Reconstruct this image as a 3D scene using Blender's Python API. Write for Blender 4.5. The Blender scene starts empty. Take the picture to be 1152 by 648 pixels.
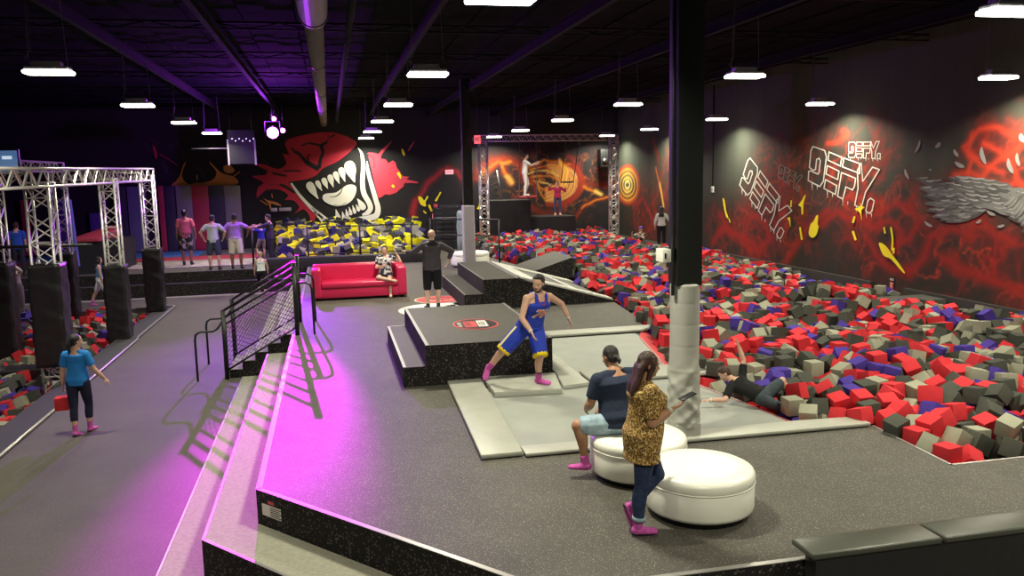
import bpy, bmesh, math, random
import numpy as np
from mathutils import Vector, Matrix, Quaternion
from mathutils.bvhtree import BVHTree
random.seed(11); NR = np.random.RandomState(7)
C = bpy.context.scene.collection
PI = math.pi
# ------------------------------------------------------------------ camera
F, ROLL, VPX, VPY, HC = 930.0, 0.020, 370.0, 199.0, 3.9
def _dv(px, py): return Vector((px-576, -(py-324), -F))
Yd = _dv(VPX, VPY).normalized()
Zd = _dv(VPX+1000, VPY-1000*ROLL).cross(Yd).normalized()
if Zd.y < 0: Zd = -Zd
Xd = Yd.cross(Zd)
RC = Matrix((Xd, Yd, Zd))            # camera coords -> world
EYE = Vector((0, 0, HC))
def at(px, py, x=None, y=None, z=None):
    d = RC @ _dv(px, py)
    t = (z-EYE.z)/d.z if z is not None else ((y-EYE.y)/d.y if y is not None else (x-EYE.x)/d.x)
    return EYE + t*d
def proj(p):
    c = RC.transposed() @ (Vector(p)-EYE)
    return 576+F*c.x/-c.z, 324-F*c.y/-c.z, -c.z
cam = bpy.data.cameras.new('camera'); camo = bpy.data.objects.new('camera', cam); C.objects.link(camo)
cam.sensor_width = 36; cam.lens = F/1152*36; cam.clip_end = 200
camo.matrix_world = Matrix.Translation(EYE) @ RC.to_4x4()
bpy.context.scene.camera = camo
# ------------------------------------------------------------------ materials
def lin(c): return tuple(((v/255)/12.92 if v/255 <= .04045 else ((v/255+.055)/1.055)**2.4) for v in c)
MC = {}
def mat(name, col, rough=.6, spec=.4, noise=0, nscale=8, bump=0, bscale=40, fleck=0, fscale=220, fcol=(.35,.33,.28), coat=0, metal=0, sheen=0):
    if name in MC: return MC[name]
    m = bpy.data.materials.new(name); m.use_nodes = True; nt = m.node_tree; b = nt.nodes['Principled BSDF']
    b.inputs['Base Color'].default_value = (*col, 1); b.inputs['Roughness'].default_value = rough
    b.inputs['Specular IOR Level'].default_value = spec; b.inputs['Metallic'].default_value = metal
    b.inputs['Coat Weight'].default_value = coat
    tc = nt.nodes.new('ShaderNodeTexCoord'); L = nt.links
    src = None
    if noise:
        n = nt.nodes.new('ShaderNodeTexNoise'); n.inputs['Scale'].default_value = nscale; n.inputs['Detail'].default_value = 4
        L.new(tc.outputs['Object'], n.inputs['Vector'])
        r = nt.nodes.new('ShaderNodeValToRGB')
        r.color_ramp.elements[0].position = .3; r.color_ramp.elements[1].position = .7
        r.color_ramp.elements[0].color = (*[c*(1-noise) for c in col], 1); r.color_ramp.elements[1].color = (*[min(1, c*(1+noise)) for c in col], 1)
        L.new(n.outputs['Fac'], r.inputs['Fac']); src = r.outputs['Color']
    if fleck:
        n2 = nt.nodes.new('ShaderNodeTexVoronoi'); n2.inputs['Scale'].default_value = fscale
        L.new(tc.outputs['Object'], n2.inputs['Vector'])
        sp = nt.nodes.new('ShaderNodeSeparateColor'); L.new(n2.outputs['Color'], sp.inputs['Color'])
        r2 = nt.nodes.new('ShaderNodeMath'); r2.operation = 'GREATER_THAN'; r2.inputs[1].default_value = 1-fleck
        L.new(sp.outputs[0], r2.inputs[0])
        mx = nt.nodes.new('ShaderNodeMix'); mx.data_type = 'RGBA'
        L.new(r2.outputs[0], mx.inputs['Factor'])
        if src: L.new(src, mx.inputs['A'])
        else: mx.inputs['A'].default_value = (*col, 1)
        mx.inputs['B'].default_value = (*fcol, 1); src = mx.outputs['Result']
    if src: L.new(src, b.inputs['Base Color'])
    if bump:
        n3 = nt.nodes.new('ShaderNodeTexNoise'); n3.inputs['Scale'].default_value = bscale; n3.inputs['Detail'].default_value = 3
        L.new(tc.outputs['Object'], n3.inputs['Vector'])
        bp = nt.nodes.new('ShaderNodeBump'); bp.inputs['Strength'].default_value = bump; bp.inputs['Distance'].default_value = .02
        L.new(n3.outputs['Fac'], bp.inputs['Height']); L.new(bp.outputs['Normal'], b.inputs['Normal'])
    MC[name] = m; return m
def emat(name, col, strength):
    if name in MC: return MC[name]
    m = bpy.data.materials.new(name); m.use_nodes = True; b = m.node_tree.nodes['Principled BSDF']
    b.inputs['Base Color'].default_value = (.5, .5, .5, 1); b.inputs['Emission Color'].default_value = (*col, 1); b.inputs['Emission Strength'].default_value = strength
    MC[name] = m; return m
def vmat(name, rough=.75, noise=.12, nscale=30, bump=0):
    "colour comes from the painted colour attribute of the mesh"
    if name in MC: return MC[name]
    m = bpy.data.materials.new(name); m.use_nodes = True; nt = m.node_tree; b = nt.nodes['Principled BSDF']; L = nt.links
    a = nt.nodes.new('ShaderNodeAttribute'); a.attribute_name = 'paint'
    tc = nt.nodes.new('ShaderNodeTexCoord'); n = nt.nodes.new('ShaderNodeTexNoise'); n.inputs['Scale'].default_value = nscale
    L.new(tc.outputs['Object'], n.inputs['Vector'])
    mr = nt.nodes.new('ShaderNodeMapRange'); mr.inputs['To Min'].default_value = 1-noise; mr.inputs['To Max'].default_value = 1+noise
    L.new(n.outputs['Fac'], mr.inputs['Value'])
    mu = nt.nodes.new('ShaderNodeVectorMath'); mu.operation = 'SCALE'; L.new(a.outputs['Color'], mu.inputs[0]); L.new(mr.outputs['Result'], mu.inputs['Scale'])
    L.new(mu.outputs['Vector'], b.inputs['Base Color']); b.inputs['Roughness'].default_value = rough
    b.inputs['Specular IOR Level'].default_value = .25
    MC[name] = m; return m
# ------------------------------------------------------------------ object helpers
def tag(o, label=None, cat=None, group=None, kind=None):
    if label: o['label'] = label
    if cat: o['category'] = cat
    if group: o['group'] = group
    if kind: o['kind'] = kind
    return o
def empty(name, loc, label, cat, group=None, rz=0):
    o = bpy.data.objects.new(name, None); C.objects.link(o); o.location = loc; o.rotation_euler = (0, 0, rz); o.empty_display_size = .1
    return tag(o, label, cat, group)
class MB:
    "collects shapes into one mesh"
    def __init__(s): s.v = []; s.f = []; s.mi = []; s.sm = []
    def add(s, vs, fs, mi=0, smooth=False):
        n = len(s.v); s.v += [tuple(v) for v in vs]
        for f in fs: s.f.append(tuple(i+n for i in f)); s.mi.append(mi); s.sm.append(smooth)
        return s
    def box(s, a, b, mi=0):
        (x0, y0, z0), (x1, y1, z1) = a, b
        return s.add([(x0,y0,z0),(x1,y0,z0),(x1,y1,z0),(x0,y1,z0),(x0,y0,z1),(x1,y0,z1),(x1,y1,z1),(x0,y1,z1)],
                     [(0,3,2,1),(4,5,6,7),(0,1,5,4),(1,2,6,5),(2,3,7,6),(3,0,4,7)], mi)
    def obox(s, c, ux, uy, uz, mi=0):
        c = Vector(c); ux, uy, uz = Vector(ux), Vector(uy), Vector(uz)
        vs = [c+ux*i+uy*j+uz*k for k in (-1, 1) for i, j in ((-1,-1),(1,-1),(1,1),(-1,1))]
        return s.add(vs, [(0,3,2,1),(4,5,6,7),(0,1,5,4),(1,2,6,5),(2,3,7,6),(3,0,4,7)], mi)
    def prism(s, poly, z0, z1, mi=0):
        n = len(poly); a = sum(poly[i][0]*poly[(i+1)%n][1]-poly[(i+1)%n][0]*poly[i][1] for i in range(n))
        if a < 0: poly = poly[::-1]
        zt = z1 if isinstance(z1, (list, tuple)) else [z1]*n
        if a < 0 and isinstance(z1, (list, tuple)): zt = list(z1)[::-1]
        vs = [(x, y, z0) for x, y in poly]+[(poly[i][0], poly[i][1], zt[i]) for i in range(n)]
        fs = [tuple(range(n))[::-1], tuple(range(n, 2*n))]+[(i, (i+1)%n, n+(i+1)%n, n+i) for i in range(n)]
        return s.add(vs, fs, mi)
    def tube(s, p, q, r, n=8, mi=0, r2=None):
        p, q = Vector(p), Vector(q); d = (q-p)
        if d.length < 1e-6: return s
        d.normalize(); a = d.orthogonal().normalized(); b = d.cross(a); r2 = r if r2 is None else r2
        vs = [p+(a*math.cos(t)+b*math.sin(t))*r for t in [2*PI*i/n for i in range(n)]]+[q+(a*math.cos(t)+b*math.sin(t))*r2 for t in [2*PI*i/n for i in range(n)]]
        return s.add(vs, [tuple(range(n))[::-1], tuple(range(n, 2*n))]+[(i, (i+1)%n, n+(i+1)%n, n+i) for i in range(n)], mi, n > 5)
    def path(s, pts, r, n=8, mi=0):
        pts = [Vector(p) for p in pts]; k = len(pts); vs = []; a = None
        for i, p in enumerate(pts):
            d = (pts[min(i+1, k-1)]-pts[max(i-1, 0)]).normalized()
            a = d.orthogonal().normalized() if a is None else (a-d*a.dot(d)).normalized()
            b = d.cross(a); rr = r[i] if isinstance(r, (list, tuple)) else r
            vs += [p+(a*math.cos(t)+b*math.sin(t))*rr for t in [2*PI*j/n for j in range(n)]]
        fs = [tuple(range(n))[::-1], tuple(range((k-1)*n, k*n))]
        for i in range(k-1): fs += [(i*n+j, i*n+(j+1)%n, (i+1)*n+(j+1)%n, (i+1)*n+j) for j in range(n)]
        return s.add(vs, fs, mi, True)
    def lathe(s, prof, c, n=48, mi=0):
        vs = []; k = len(prof)
        for r, z in prof: vs += [(c[0]+r*math.cos(2*PI*j/n), c[1]+r*math.sin(2*PI*j/n), c[2]+z) for j in range(n)]
        fs = [tuple(range(n))[::-1], tuple(range((k-1)*n, k*n))]
        for i in range(k-1): fs += [(i*n+j, i*n+(j+1)%n, (i+1)*n+(j+1)%n, (i+1)*n+j) for j in range(n)]
        return s.add(vs, fs, mi, True)
    def ell(s, c, r, M=None, n=16, m=10, mi=0):
        c = Vector(c); vs = []
        for i in range(1, m):
            ph = PI*i/m
            for j in range(n):
                v = Vector((r[0]*math.sin(ph)*math.cos(2*PI*j/n), r[1]*math.sin(ph)*math.sin(2*PI*j/n), r[2]*math.cos(ph)))
                vs.append(c+(M @ v if M else v))
        tp = Vector((0, 0, r[2])); top = c+(M @ tp if M else tp); bot = c-(M @ tp if M else tp)
        vs += [top, bot]; N = (m-1)*n; fs = []
        for i in range(m-2): fs += [(i*n+j, (i+1)*n+j, (i+1)*n+(j+1)%n, i*n+(j+1)%n) for j in range(n)]
        fs += [(N, j, (j+1)%n) for j in range(n)]+[(N+1, (m-2)*n+(j+1)%n, (m-2)*n+j) for j in range(n)]
        return s.add(vs, fs, mi, True)
    def build(s, name, m, parent=None, bevel=0, seg=2, loc=None, smooth=None):
        me = bpy.data.meshes.new(name); off = Vector(loc) if loc is not None else Vector((0, 0, 0))
        me.from_pydata([tuple(Vector(v)-off) for v in s.v], [], s.f)
        ms = m if isinstance(m, (list, tuple)) else [m]
        for x in ms: me.materials.append(x)
        me.polygons.foreach_set('material_index', s.mi); me.polygons.foreach_set('use_smooth', s.sm if smooth is None else [smooth]*len(s.f))
        if bevel:
            bm = bmesh.new(); bm.from_mesh(me)
            es = [e for e in bm.edges if len(e.link_faces) == 2 and e.calc_face_angle(0) > .5]
            bmesh.ops.bevel(bm, geom=es, offset=bevel, segments=seg, profile=.6, affect='EDGES', clamp_overlap=True)
            bm.to_mesh(me); bm.free()
            if seg > 1: me.shade_smooth(); 
            try: me.set_sharp_from_angle(angle=.7)
            except Exception: pass
        me.update(); me.validate()
        o = bpy.data.objects.new(name, me); C.objects.link(o)
        if parent: o.parent = parent; 
        if loc is not None: o.location = loc
        return o
def ch(o, root):
    "give a world-coordinate object built at origin to a root standing elsewhere"
    o.parent = root; o.matrix_parent_inverse = Matrix.Identity(4); 
    me = o.data; inv = (Matrix.Translation(root.location) @ root.rotation_euler.to_matrix().to_4x4()).inverted()
    me.transform(inv); return o
def text_mesh(body, size=1, align='CENTER', bold=0.0, shear=0.0, sub=0):
    cu = bpy.data.curves.new('t', 'FONT'); cu.body = body; cu.size = size; cu.align_x = align; cu.align_y = 'CENTER'; cu.offset = bold; cu.shear = shear; cu.resolution_u = 3
    o = bpy.data.objects.new('t', cu); C.objects.link(o); bpy.context.view_layer.update()
    me = bpy.data.meshes.new_from_object(o.evaluated_get(bpy.context.evaluated_depsgraph_get()))
    bpy.data.objects.remove(o); bpy.data.curves.remove(cu)
    if sub:
        bm = bmesh.new(); bm.from_mesh(me); bmesh.ops.triangulate(bm, faces=bm.faces)
        for _ in range(sub): bmesh.ops.subdivide_edges(bm, edges=[e for e in bm.edges if e.calc_length() > size*.06], cuts=1); bmesh.ops.triangulate(bm, faces=bm.faces)
        bm.to_mesh(me); bm.free()
    return me
def text_obj(name, body, size, M, m, parent=None, thick=.002, **k):
    me = text_mesh(body, size, **k)
    bm = bmesh.new(); bm.from_mesh(me); r = bmesh.ops.extrude_face_region(bm, geom=bm.faces[:])
    bmesh.ops.translate(bm, verts=[v for v in r['geom'] if isinstance(v, bmesh.types.BMVert)], vec=(0, 0, thick)); bmesh.ops.recalc_face_normals(bm, faces=bm.faces)
    bm.to_mesh(me); bm.free(); me.transform(M); me.materials.clear(); me.materials.append(m)
    o = bpy.data.objects.new(name, me); C.objects.link(o)
    if parent: ch(o, parent)
    return o
def frame(o, ux, uy):
    ux = Vector(ux).normalized(); uy = Vector(uy).normalized(); uz = ux.cross(uy).normalized()
    M = Matrix((ux, uy, uz)).transposed().to_4x4(); M.translation = Vector(o); return M
def flat_poly(mb, pts, nrm, th, mi=0):
    "thin plate from 3-D outline points (fan-triangulated by tessellation)"
    from mathutils.geometry import tessellate_polygon
    pts = [Vector(p) for p in pts]; tr = tessellate_polygon([pts]); n = len(pts); nv = Vector(nrm)*th
    def ok(t):
        a, b, c = (pts[i] for i in t); return (b-a).cross(c-a).dot(Vector(nrm)) > 0
    fs = []
    for t in tr:
        t = tuple(t) if ok(t) else tuple(t)[::-1]
        fs.append(tuple(i+n for i in t))
    ar = sum(((pts[i]-pts[0]).cross(pts[(i+1) % n]-pts[0])).dot(Vector(nrm)) for i in range(n))
    for i in range(n):
        j = (i+1) % n; fs.append((i, j, j+n, i+n) if ar > 0 else (j, i, i+n, j+n))
    mb.add(pts+[p+nv for p in pts], fs, mi)
def ribbon(pts, w, closed=False):
    "2-D ribbon polygon quads around a polyline; returns (verts2d, quads)"
    P = [Vector(p) for p in pts]; n = len(P); vs = []; W = w if isinstance(w, (list, tuple)) else [w]*n
    for i in range(n):
        a = P[(i-1) % n] if closed or i > 0 else P[i]; b = P[(i+1) % n] if closed or i < n-1 else P[i]
        d1 = (P[i]-a).normalized() if (P[i]-a).length > 1e-9 else (b-P[i]).normalized(); d2 = (b-P[i]).normalized() if (b-P[i]).length > 1e-9 else d1
        t = (d1+d2); t = t.normalized() if t.length > 1e-6 else d1
        nn = Vector((-t.y, t.x)); k = 1/max(.5, nn.dot(Vector((-d2.y, d2.x))))
        vs += [P[i]+nn*W[i]*k, P[i]-nn*W[i]*k]
    fs = [(2*i, 2*i+1, (2*i+3) % (2*n), (2*i+2) % (2*n)) for i in range(n if closed else n-1)]
    return vs, fs
# ------------------------------------------------------------------ palette
P = .8
M_carpet = mat('rubber carpet', (.066, .060, .052), .62, .45, noise=.12, nscale=3, fleck=.06, fscale=160, fcol=(.27, .24, .19), bump=.2, bscale=300)
M_side = mat('black fleck carpet', (.012, .010, .011), .85, .25, fleck=.10, fscale=70, fcol=(.10, .085, .08))
M_low = mat('lower floor', (.078, .070, .058), .7, .35, noise=.10, nscale=1.2, fleck=.05, fscale=140, fcol=(.15, .13, .12), bump=.2, bscale=300)
M_boxtop = mat('box top rubber', (.062, .057, .050), .6, .4, noise=.08, nscale=5, fleck=.03, fscale=200, fcol=(.2, .19, .17))
M_strip = mat('pale step carpet', (.30, .29, .24), .85, .2, noise=.12, nscale=25)
M_pad = mat('grey vinyl pad', (.36, .36, .32), .42, .5, noise=.06, nscale=4, bump=.35, bscale=6)
M_bed = mat('grey trampoline bed', (.30, .31, .29), .7, .3, noise=.06, nscale=2.5)
M_trim = mat('aluminium edge trim', (.42, .40, .40), .35, .5, metal=.6)
M_blk = mat('black painted steel', (.010, .010, .012), .38, .5)
M_blkpad = mat('black vinyl', (.014, .013, .016), .38, .5, bump=.5, bscale=7)
M_dark = mat('dark panel', (.02, .02, .022), .7, .3)
M_alu = mat('truss aluminium', (.62, .60, .58), .35, .5, metal=.55)
M_white = mat('white vinyl', (.88, .87, .80), .32, .5, bump=.12, bscale=4)
M_red = mat('red vinyl', (.64, .022, .10), .3, .5, bump=.2, bscale=5)
M_ceil = mat('ceiling black paint', (.006, .0065, .009), .95, .05, noise=.3, nscale=2)
M_wall = mat('wall black paint', (.014, .013, .015), .75, .25, noise=.15, nscale=1.5)
# ------------------------------------------------------------------ room shell
YB, XR, ZC = 38.4, 13.7, 6.9
mb = MB().box((-4.8, -3, -.25), (XR, YB, 0)).box((-16, 27, -.25), (-4.8, YB, 0)).box((-16, -3, -.25), (-4.8, 10.5, 0))
tag(mb.build('floor', M_low), kind='structure')
tag(MB().box((-16, 10.5, -.95), (-4.8, 27, -.75)).box((-16, 10.3, -.95), (-4.8, 10.5, -.25)).box((-16, 27, -.95), (-4.8, 27.2, -.25)).box((-4.8, 10.5, -.95), (-4.6, 27, -.25)).build('trim_1', M_side), kind='structure')
tag(MB().box((-16.2, -3, -.95), (-16, YB, ZC+.3)).build('wall_left', M_wall), kind='structure')
tag(MB().box((-16, -3.2, -.25), (XR+.4, -3, ZC+.3)).build('wall_front', M_wall), kind='structure')
# corrugated ceiling deck
mb = MB(); mb.box((-16, -3, ZC+.12), (XR, YB, ZC+.3))
x = -16.0
while x < XR-.2:
    mb.box((x, -3, ZC+.09), (x+.5, YB, ZC+.12)); x += 1.0
tag(mb.build('ceiling', M_ceil), kind='structure')
M_beam = mat('beam black paint', (.009, .009, .012), .8, .12)
n = 1
# longitudinal girders
for gx in (at(210, 0, z=6.55).x, at(40, 0, z=6.55).x, at(500, 0, z=6.55).x, at(690, 0, z=6.55).x, at(900, 0, z=6.55).x, at(1150, 0, z=6.55).x):
    mb = MB().box((gx-.05, -2.9, 6.72), (gx+.05, YB, 6.74)).box((gx-.01, -2.9, 6.55), (gx+.01, YB, 6.74)).box((gx-.05, -2.9, 6.53), (gx+.05, YB, 6.55))
    n += 1; tag(mb.build('trim_%d' % n, M_beam), kind='structure')
# transverse open-web joists
mb = MB()
for k in range(10):
    y = 1.2+4.0*k
    mb.box((-16, y-.04, 6.86), (XR, y+.04, 6.90)); mb.box((-16, y-.03, 6.74), (XR, y+.03, 6.765))
    x = -15.8; 
    while x < XR-.5:
        mb.tube((x, y, 6.76), (x+.6, y, 6.88), .012, 5); mb.tube((x+.6, y, 6.88), (x+1.2, y, 6.76), .012, 5); x += 1.2
tag(mb.build('trim_%d' % (n+1), M_beam), kind='structure')
# ------------------------------------------------------------------ raised platform
PL = [(-.87, 8.34), (1.46, 5.60), (13.65, 5.60), (13.65, 7.10), (6.17, 7.10), (6.24, 8.5), (5.42, 8.75), (5.26, 9.9), (5.06, 10.9), (5.06, 11.9), (5.28, 12.9), (5.55, 14.3), (6.0, 15.3), (6.3, 16.6), (6.57, 19.0), (6.6, 24), (5.75, 30), (5.75, 37.9), (-15.6, 37.9), (-15.6, 29.6), (-.87, 29.6)]
mb = MB().prism(PL, 0, P)
me_plat = mb.build('raised_platform', [M_side, M_carpet], bevel=0)
for p in me_plat.data.polygons: p.material_index = 1 if p.normal.z > .9 else 0
tag(me_plat, kind='structure')
# step below the platform edge and pale strip on the floor
DX, DY = 2.33, -2.74
def along(x0, t): return (x0+DX*t, 8.34+DY*t)
mb = MB().prism([(-1.37, 8.05), (-.87, 8.32), (1.44, 5.62), (2.5, 5.6), (2.5, 5.1), (1.15, 5.1)], 0, .45)
mb.prism([(-1.37, 8.05), (-.87, 8.32), (-.87, 16.75), (-1.37, 16.75)], 0, .45)
mb.prism([(-1.37, 18.2), (-.87, 18.2), (-.87, 29.1), (-1.37, 29.1)], 0, .45)
mb.prism([(-1.37, 29.1), (-.87, 29.1), (-.87, 29.6), (-15.6, 29.6), (-15.6, 29.25), (-1.37, 29.25)], 0, .45)
st = mb.build('platform_step', [M_side, M_strip, mat('far step top', (.05, .045, .045), .8, .2)])
for p in st.data.polygons: p.material_index = (1 if p.center.y < 29.05 else 2) if p.normal.z > .9 else 0
tag(st, kind='structure')
mb = MB().box((-1.86, 7.0, 0), (-1.37, 16.7, .03)).box((-1.86, 18.25, 0), (-1.37, 29.25, .03)).box((-15.6, 28.95, 0), (-1.86, 29.25, .03))
tag(mb.build('floor_strip', M_strip), kind='structure')
# metal edge trims
mb = MB()
def edge_trim(a, b, z, w=.035):
    a, b = Vector((*a, z)), Vector((*b, z)); d = (b-a).normalized(); nn = Vector((d.y, -d.x, 0))*w
    mb.add([a, b, b+nn, a+nn, a+Vector((0,0,.006)), b+Vector((0,0,.006)), b+nn+Vector((0,0,.006)), a+nn+Vector((0,0,.006))], [(0,3,2,1),(4,5,6,7),(0,1,5,4),(1,2,6,5),(2,3,7,6),(3,0,4,7)])
edge_trim((-.87, 8.34), (-.87, 16.75), P, .06); edge_trim((-.87, 18.2), (-.87, 29.5), P, .06); edge_trim((1.46, 5.60), (-.87, 8.34), P, .05); edge_trim((-1.37, 8.05), (-1.37, 16.7), .45, .03); edge_trim((1.15, 5.1), (-1.37, 8.05), .45, .03)
edge_trim((3.6, 5.60), (1.46, 5.60), P, .05); edge_trim((-1.86, 7.0), (-1.86, 16.7), .03, .02)
edge_trim((6.17, 7.10), (6.24, 8.5), P, .03); edge_trim((13.6, 7.10), (6.17, 7.10), P, .03)
tag(mb.build('trim_20', M_trim), kind='structure')
# raised curb in front of the small pit
tag(MB().box((-2.6, 29.65, P), (3.75, 30.2, 1.12)).build('pit_curb', mat('curb vinyl', (.03, .025, .035), .6, .3), bevel=.03), kind='structure')
# big pit floor liner stays dark: the floor itself. wall ledge along right wall and back of the pit
M_ledge = mat('pit ledge vinyl', (.028, .026, .024), .55, .3)
tag(MB().box((11.4, 28.4, 0), (XR, 38.4, .86)).box((5.75, 37.7, 0), (11.4, 38.4, .95)).build('pit_ledge', M_ledge, bevel=.03), kind='structure')
tag(MB().box((XR-.10, 5.6, .0), (XR, 17.55, .93)).box((XR-.10, 18.8, .0), (XR, 28.0, .93)).build('baseboard_right', mat('wall base board', (.035, .032, .028), .6, .3), bevel=.015), kind='structure')
# ------------------------------------------------------------------ people-free furniture
# stairs
rt = empty('staircase', (-1.45, 17.45, 0), 'short black carpeted staircase with pale treads rising from lower floor to platform', 'stairs')
for k in range(5):
    h = .16*(k+1); x0 = -2.1+.25*k
    ch(MB().box((x0, 16.78, 0), (x0+.25 if k < 4 else -.87, 18.15, h)).build('riser', M_side), rt)
    ch(MB().box((x0-.005, 16.78, h), (x0+.25 if k < 4 else -.87, 18.15, h+.012)).build('tread', M_strip), rt)
# stair railings
def railing(y, label, near):
    rt = empty('stair_railing', (-1.45, y, 0), label, 'railing')
    xb, xt = -2.14, -.76; zb, zt = 1.38, 2.25
    ch(MB().tube((xb, y, 0), (xb, y, zb), .045, 12).build('post', M_blk), rt)
    ch(MB().tube((xt, y, P), (xt, y, zt), .045, 12).build('post', M_blk), rt)
    def zz(x, off): return off+(x-xb)/(xt-xb)*P
    for off, r in ((1.22, .024), (1.36, .024), (1.08, .018)):
        ch(MB().tube((xb, y, zz(xb, off)), (xt, y, zz(xt, off)), r, 10).build('handrail', M_blk), rt)
    ch(MB().tube((xb, y, zz(xb, .17)), (xt, y, zz(xt, .17)), .02, 10).build('bottom_rail', M_blk), rt)
    for off in ():
        pass
    m = MB(); H0, H1 = .19, 1.07; L = xt-xb; n = 15
    for i in range(-int((H1-H0)/L*n)-1, n+1):
        for sgn in (1, -1):
            # diagonal wires clipped to the parallelogram (u along rail, v up)
            u0 = i/n*L; pts = []
            k = 1.0
            ua, va, ub, vb = (u0, 0, u0+(H1-H0)*k, H1-H0) if sgn > 0 else (u0, H1-H0, u0+(H1-H0)*k, 0)
            def clip(ua, va, ub, vb):
                t0, t1 = 0, 1; du = ub-ua
                if du: 
                    a, b = (0-ua)/du, (L-ua)/du; a, b = min(a, b), max(a, b); t0, t1 = max(t0, a), min(t1, b)
                return (t0, t1) if t1-t0 > .02 else None
            c = clip(ua, va, ub, vb)
            if c:
                f = lambda t: (xb+ua+(ub-ua)*t, y, H0+va+(vb-va)*t+(ua+(ub-ua)*t)/L*P)
                m.tube(f(c[0]), f(c[1]), .0045, 4)
    ch(m.build('wire_mesh', M_blk), rt)
    # loops at bottom and top
    for zo in (.92,):
        ch(MB().path([(xb, y, zo+.28), (xb-.12, y, zo+.10), (xb-.2, y, zo+.05), (xb-.45, y, zo+.05), (xb-.53, y, zo), (xb-.55, y, zo-.1), (xb-.55, y, 0)], .022, 8).build('end_loop', M_blk), rt)
        ch(MB().path([(xt, y, P+zo+.12), (xt+.20, y, P+zo+.12), (xt+.29, y, P+zo+.08), (xt+.32, y, P+zo-.02), (xt+.33, y, P)], .022, 8).build('end_loop', M_blk), rt)
    return rt
railing(16.70, 'black stair railing with wire mesh on the near side of the steps', 1)
railing(18.22, 'black stair railing with wire mesh on the far side of the steps', 0)
# couch
rt = empty('sofa', (.62, 21.6, P), 'long red vinyl sofa with low arms on the platform beside the stairs', 'sofa')
X0, X1, Y0, Y1 = -.56, 1.82, 21.15, 22.05
ch(MB().box((X0, Y0, P+.06), (X1, Y1, P+.30)).build('base', M_red, bevel=.03), rt)
ch(MB().box((X0+.24, Y0-.02, P+.30), (X1-.24, Y1-.22, P+.46)).build('seat_cushion', M_red, bevel=.06, seg=4), rt)
ch(MB().box((X0+.02, Y1-.26, P+.28), (X1-.02, Y1, P+.86)).build('backrest', M_red, bevel=.07, seg=4), rt)
for a, b in ((X0, X0+.24), (X1-.24, X1)): ch(MB().box((a, Y0-.02, P+.06), (b, Y1, P+.80)).build('armrest', M_red, bevel=.06, seg=4), rt)
for a in (X0+.1, X1-.1):
    for b in (Y0+.1, Y1-.1): ch(MB().tube((a, b, P), (a, b, P+.07), .03).build('foot', M_blk), rt)
# ottomans
def ottoman(c, D, h, label):
    r = D/2; rt = empty('ottoman', c, label, 'ottoman')
    ch(MB().lathe([(r-.07, 0), (r-.07, .06)], c).build('plinth', M_blk), rt)
    ch(MB().lathe([(r-.05, .05), (r-.01, .07), (r, .10), (r, h-.13), (r-.006, h-.12)], c, 64).build('base', M_white), rt)
    ch(MB().lathe([(r-.01, h-.125), (r+.004, h-.11), (r+.005, h-.055), (r-.010, h-.025), (r-.05, h-.004), (r-.2, h+.012), (.05, h+.016)], c, 64).build('cushion', M_white), rt)
    ch(MB().path([(c[0]+(r+.003)*math.cos(t*PI/32), c[1]+(r+.003)*math.sin(t*PI/32), c[2]+h-.118) for t in range(65)], .006, 6).build('piping', M_white), rt)
ottoman((3.17, 6.72, P), .98, .44, 'white round vinyl ottoman in the foreground touching the legs of the woman with the phone')
ottoman((2.97, 7.74, P), .98, .44, 'white round vinyl ottoman the man in the navy T-shirt sits on')
ottoman((4.55, 27.62, P), 1.3, .50, 'white round ottoman standing right behind the far padded column')
# columns
rt = empty('column', (3.86, 8.62, P), 'black steel column wrapped in wrinkled grey vinyl padding beside the ottomans', 'column')
cx, cy = 3.91, 8.72
ch(MB().box((cx-.15, cy-.13, 2.6), (cx+.15, cy+.13, ZC)).build('steel_post', mat('column black', (.013, .015, .016), .5, .4), bevel=.008), rt)
ch(MB().tube((cx-.19, cy-.1, 2.5), (cx-.19, cy-.1, ZC), .022).build('conduit', M_blk), rt)
mb = MB(); prof = []
rr = random.Random(3); N = 72; K = 120; vs = []; z0, z1 = P+.14, 2.62
waves = [(rr.uniform(0, 2*PI), rr.uniform(.7, 1.9), rr.choice((-1, 1)), rr.uniform(-PI, PI)) for _ in range(10)]
for i in range(K):
    z = z0+(z1-z0)*i/(K-1); low = max(0, 1-abs((z-1.25)/.55)**1.4)
    for j in range(N):
        t = 2*PI*j/N; q = 0
        for (ph, fr, sg, o2) in waves:
            s = math.sin(t*2*sg*1+z*9*fr+ph+.6*math.sin(t+o2)); q += max(0, s)**6
        r = .168+.012*q*low+.003*math.sin(3*t+z*4)+.006*math.exp(-((z-1.62)/.02)**2)+.006*math.exp(-((z-1.02)/.02)**2)+.002*math.sin(z*60)*0
        if i in (0, K-1): r -= .02
        for zs in (1.9, 2.15, 2.4): r -= .004*math.exp(-((z-zs)/.008)**2)
        vs.append((cx+r*math.cos(t), cy+r*math.sin(t), z))
fs = [(i*N+j, i*N+(j+1) % N, (i+1)*N+(j+1) % N, (i+1)*N+j) for i in range(K-1) for j in range(N)]+[tuple(range(N))[::-1], tuple(range((K-1)*N, K*N))]
mb.add(vs, fs, 0, True); ch(mb.build('padding', mat('column padding', (.40, .40, .37), .4, .5)), rt)
ch(MB().box((cx-.155, cy-.155, P), (cx+.155, cy+.155, P+.2)).build('lower_cover', mat('column padding', (.4,.4,.37)), bevel=.03), rt)
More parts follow.
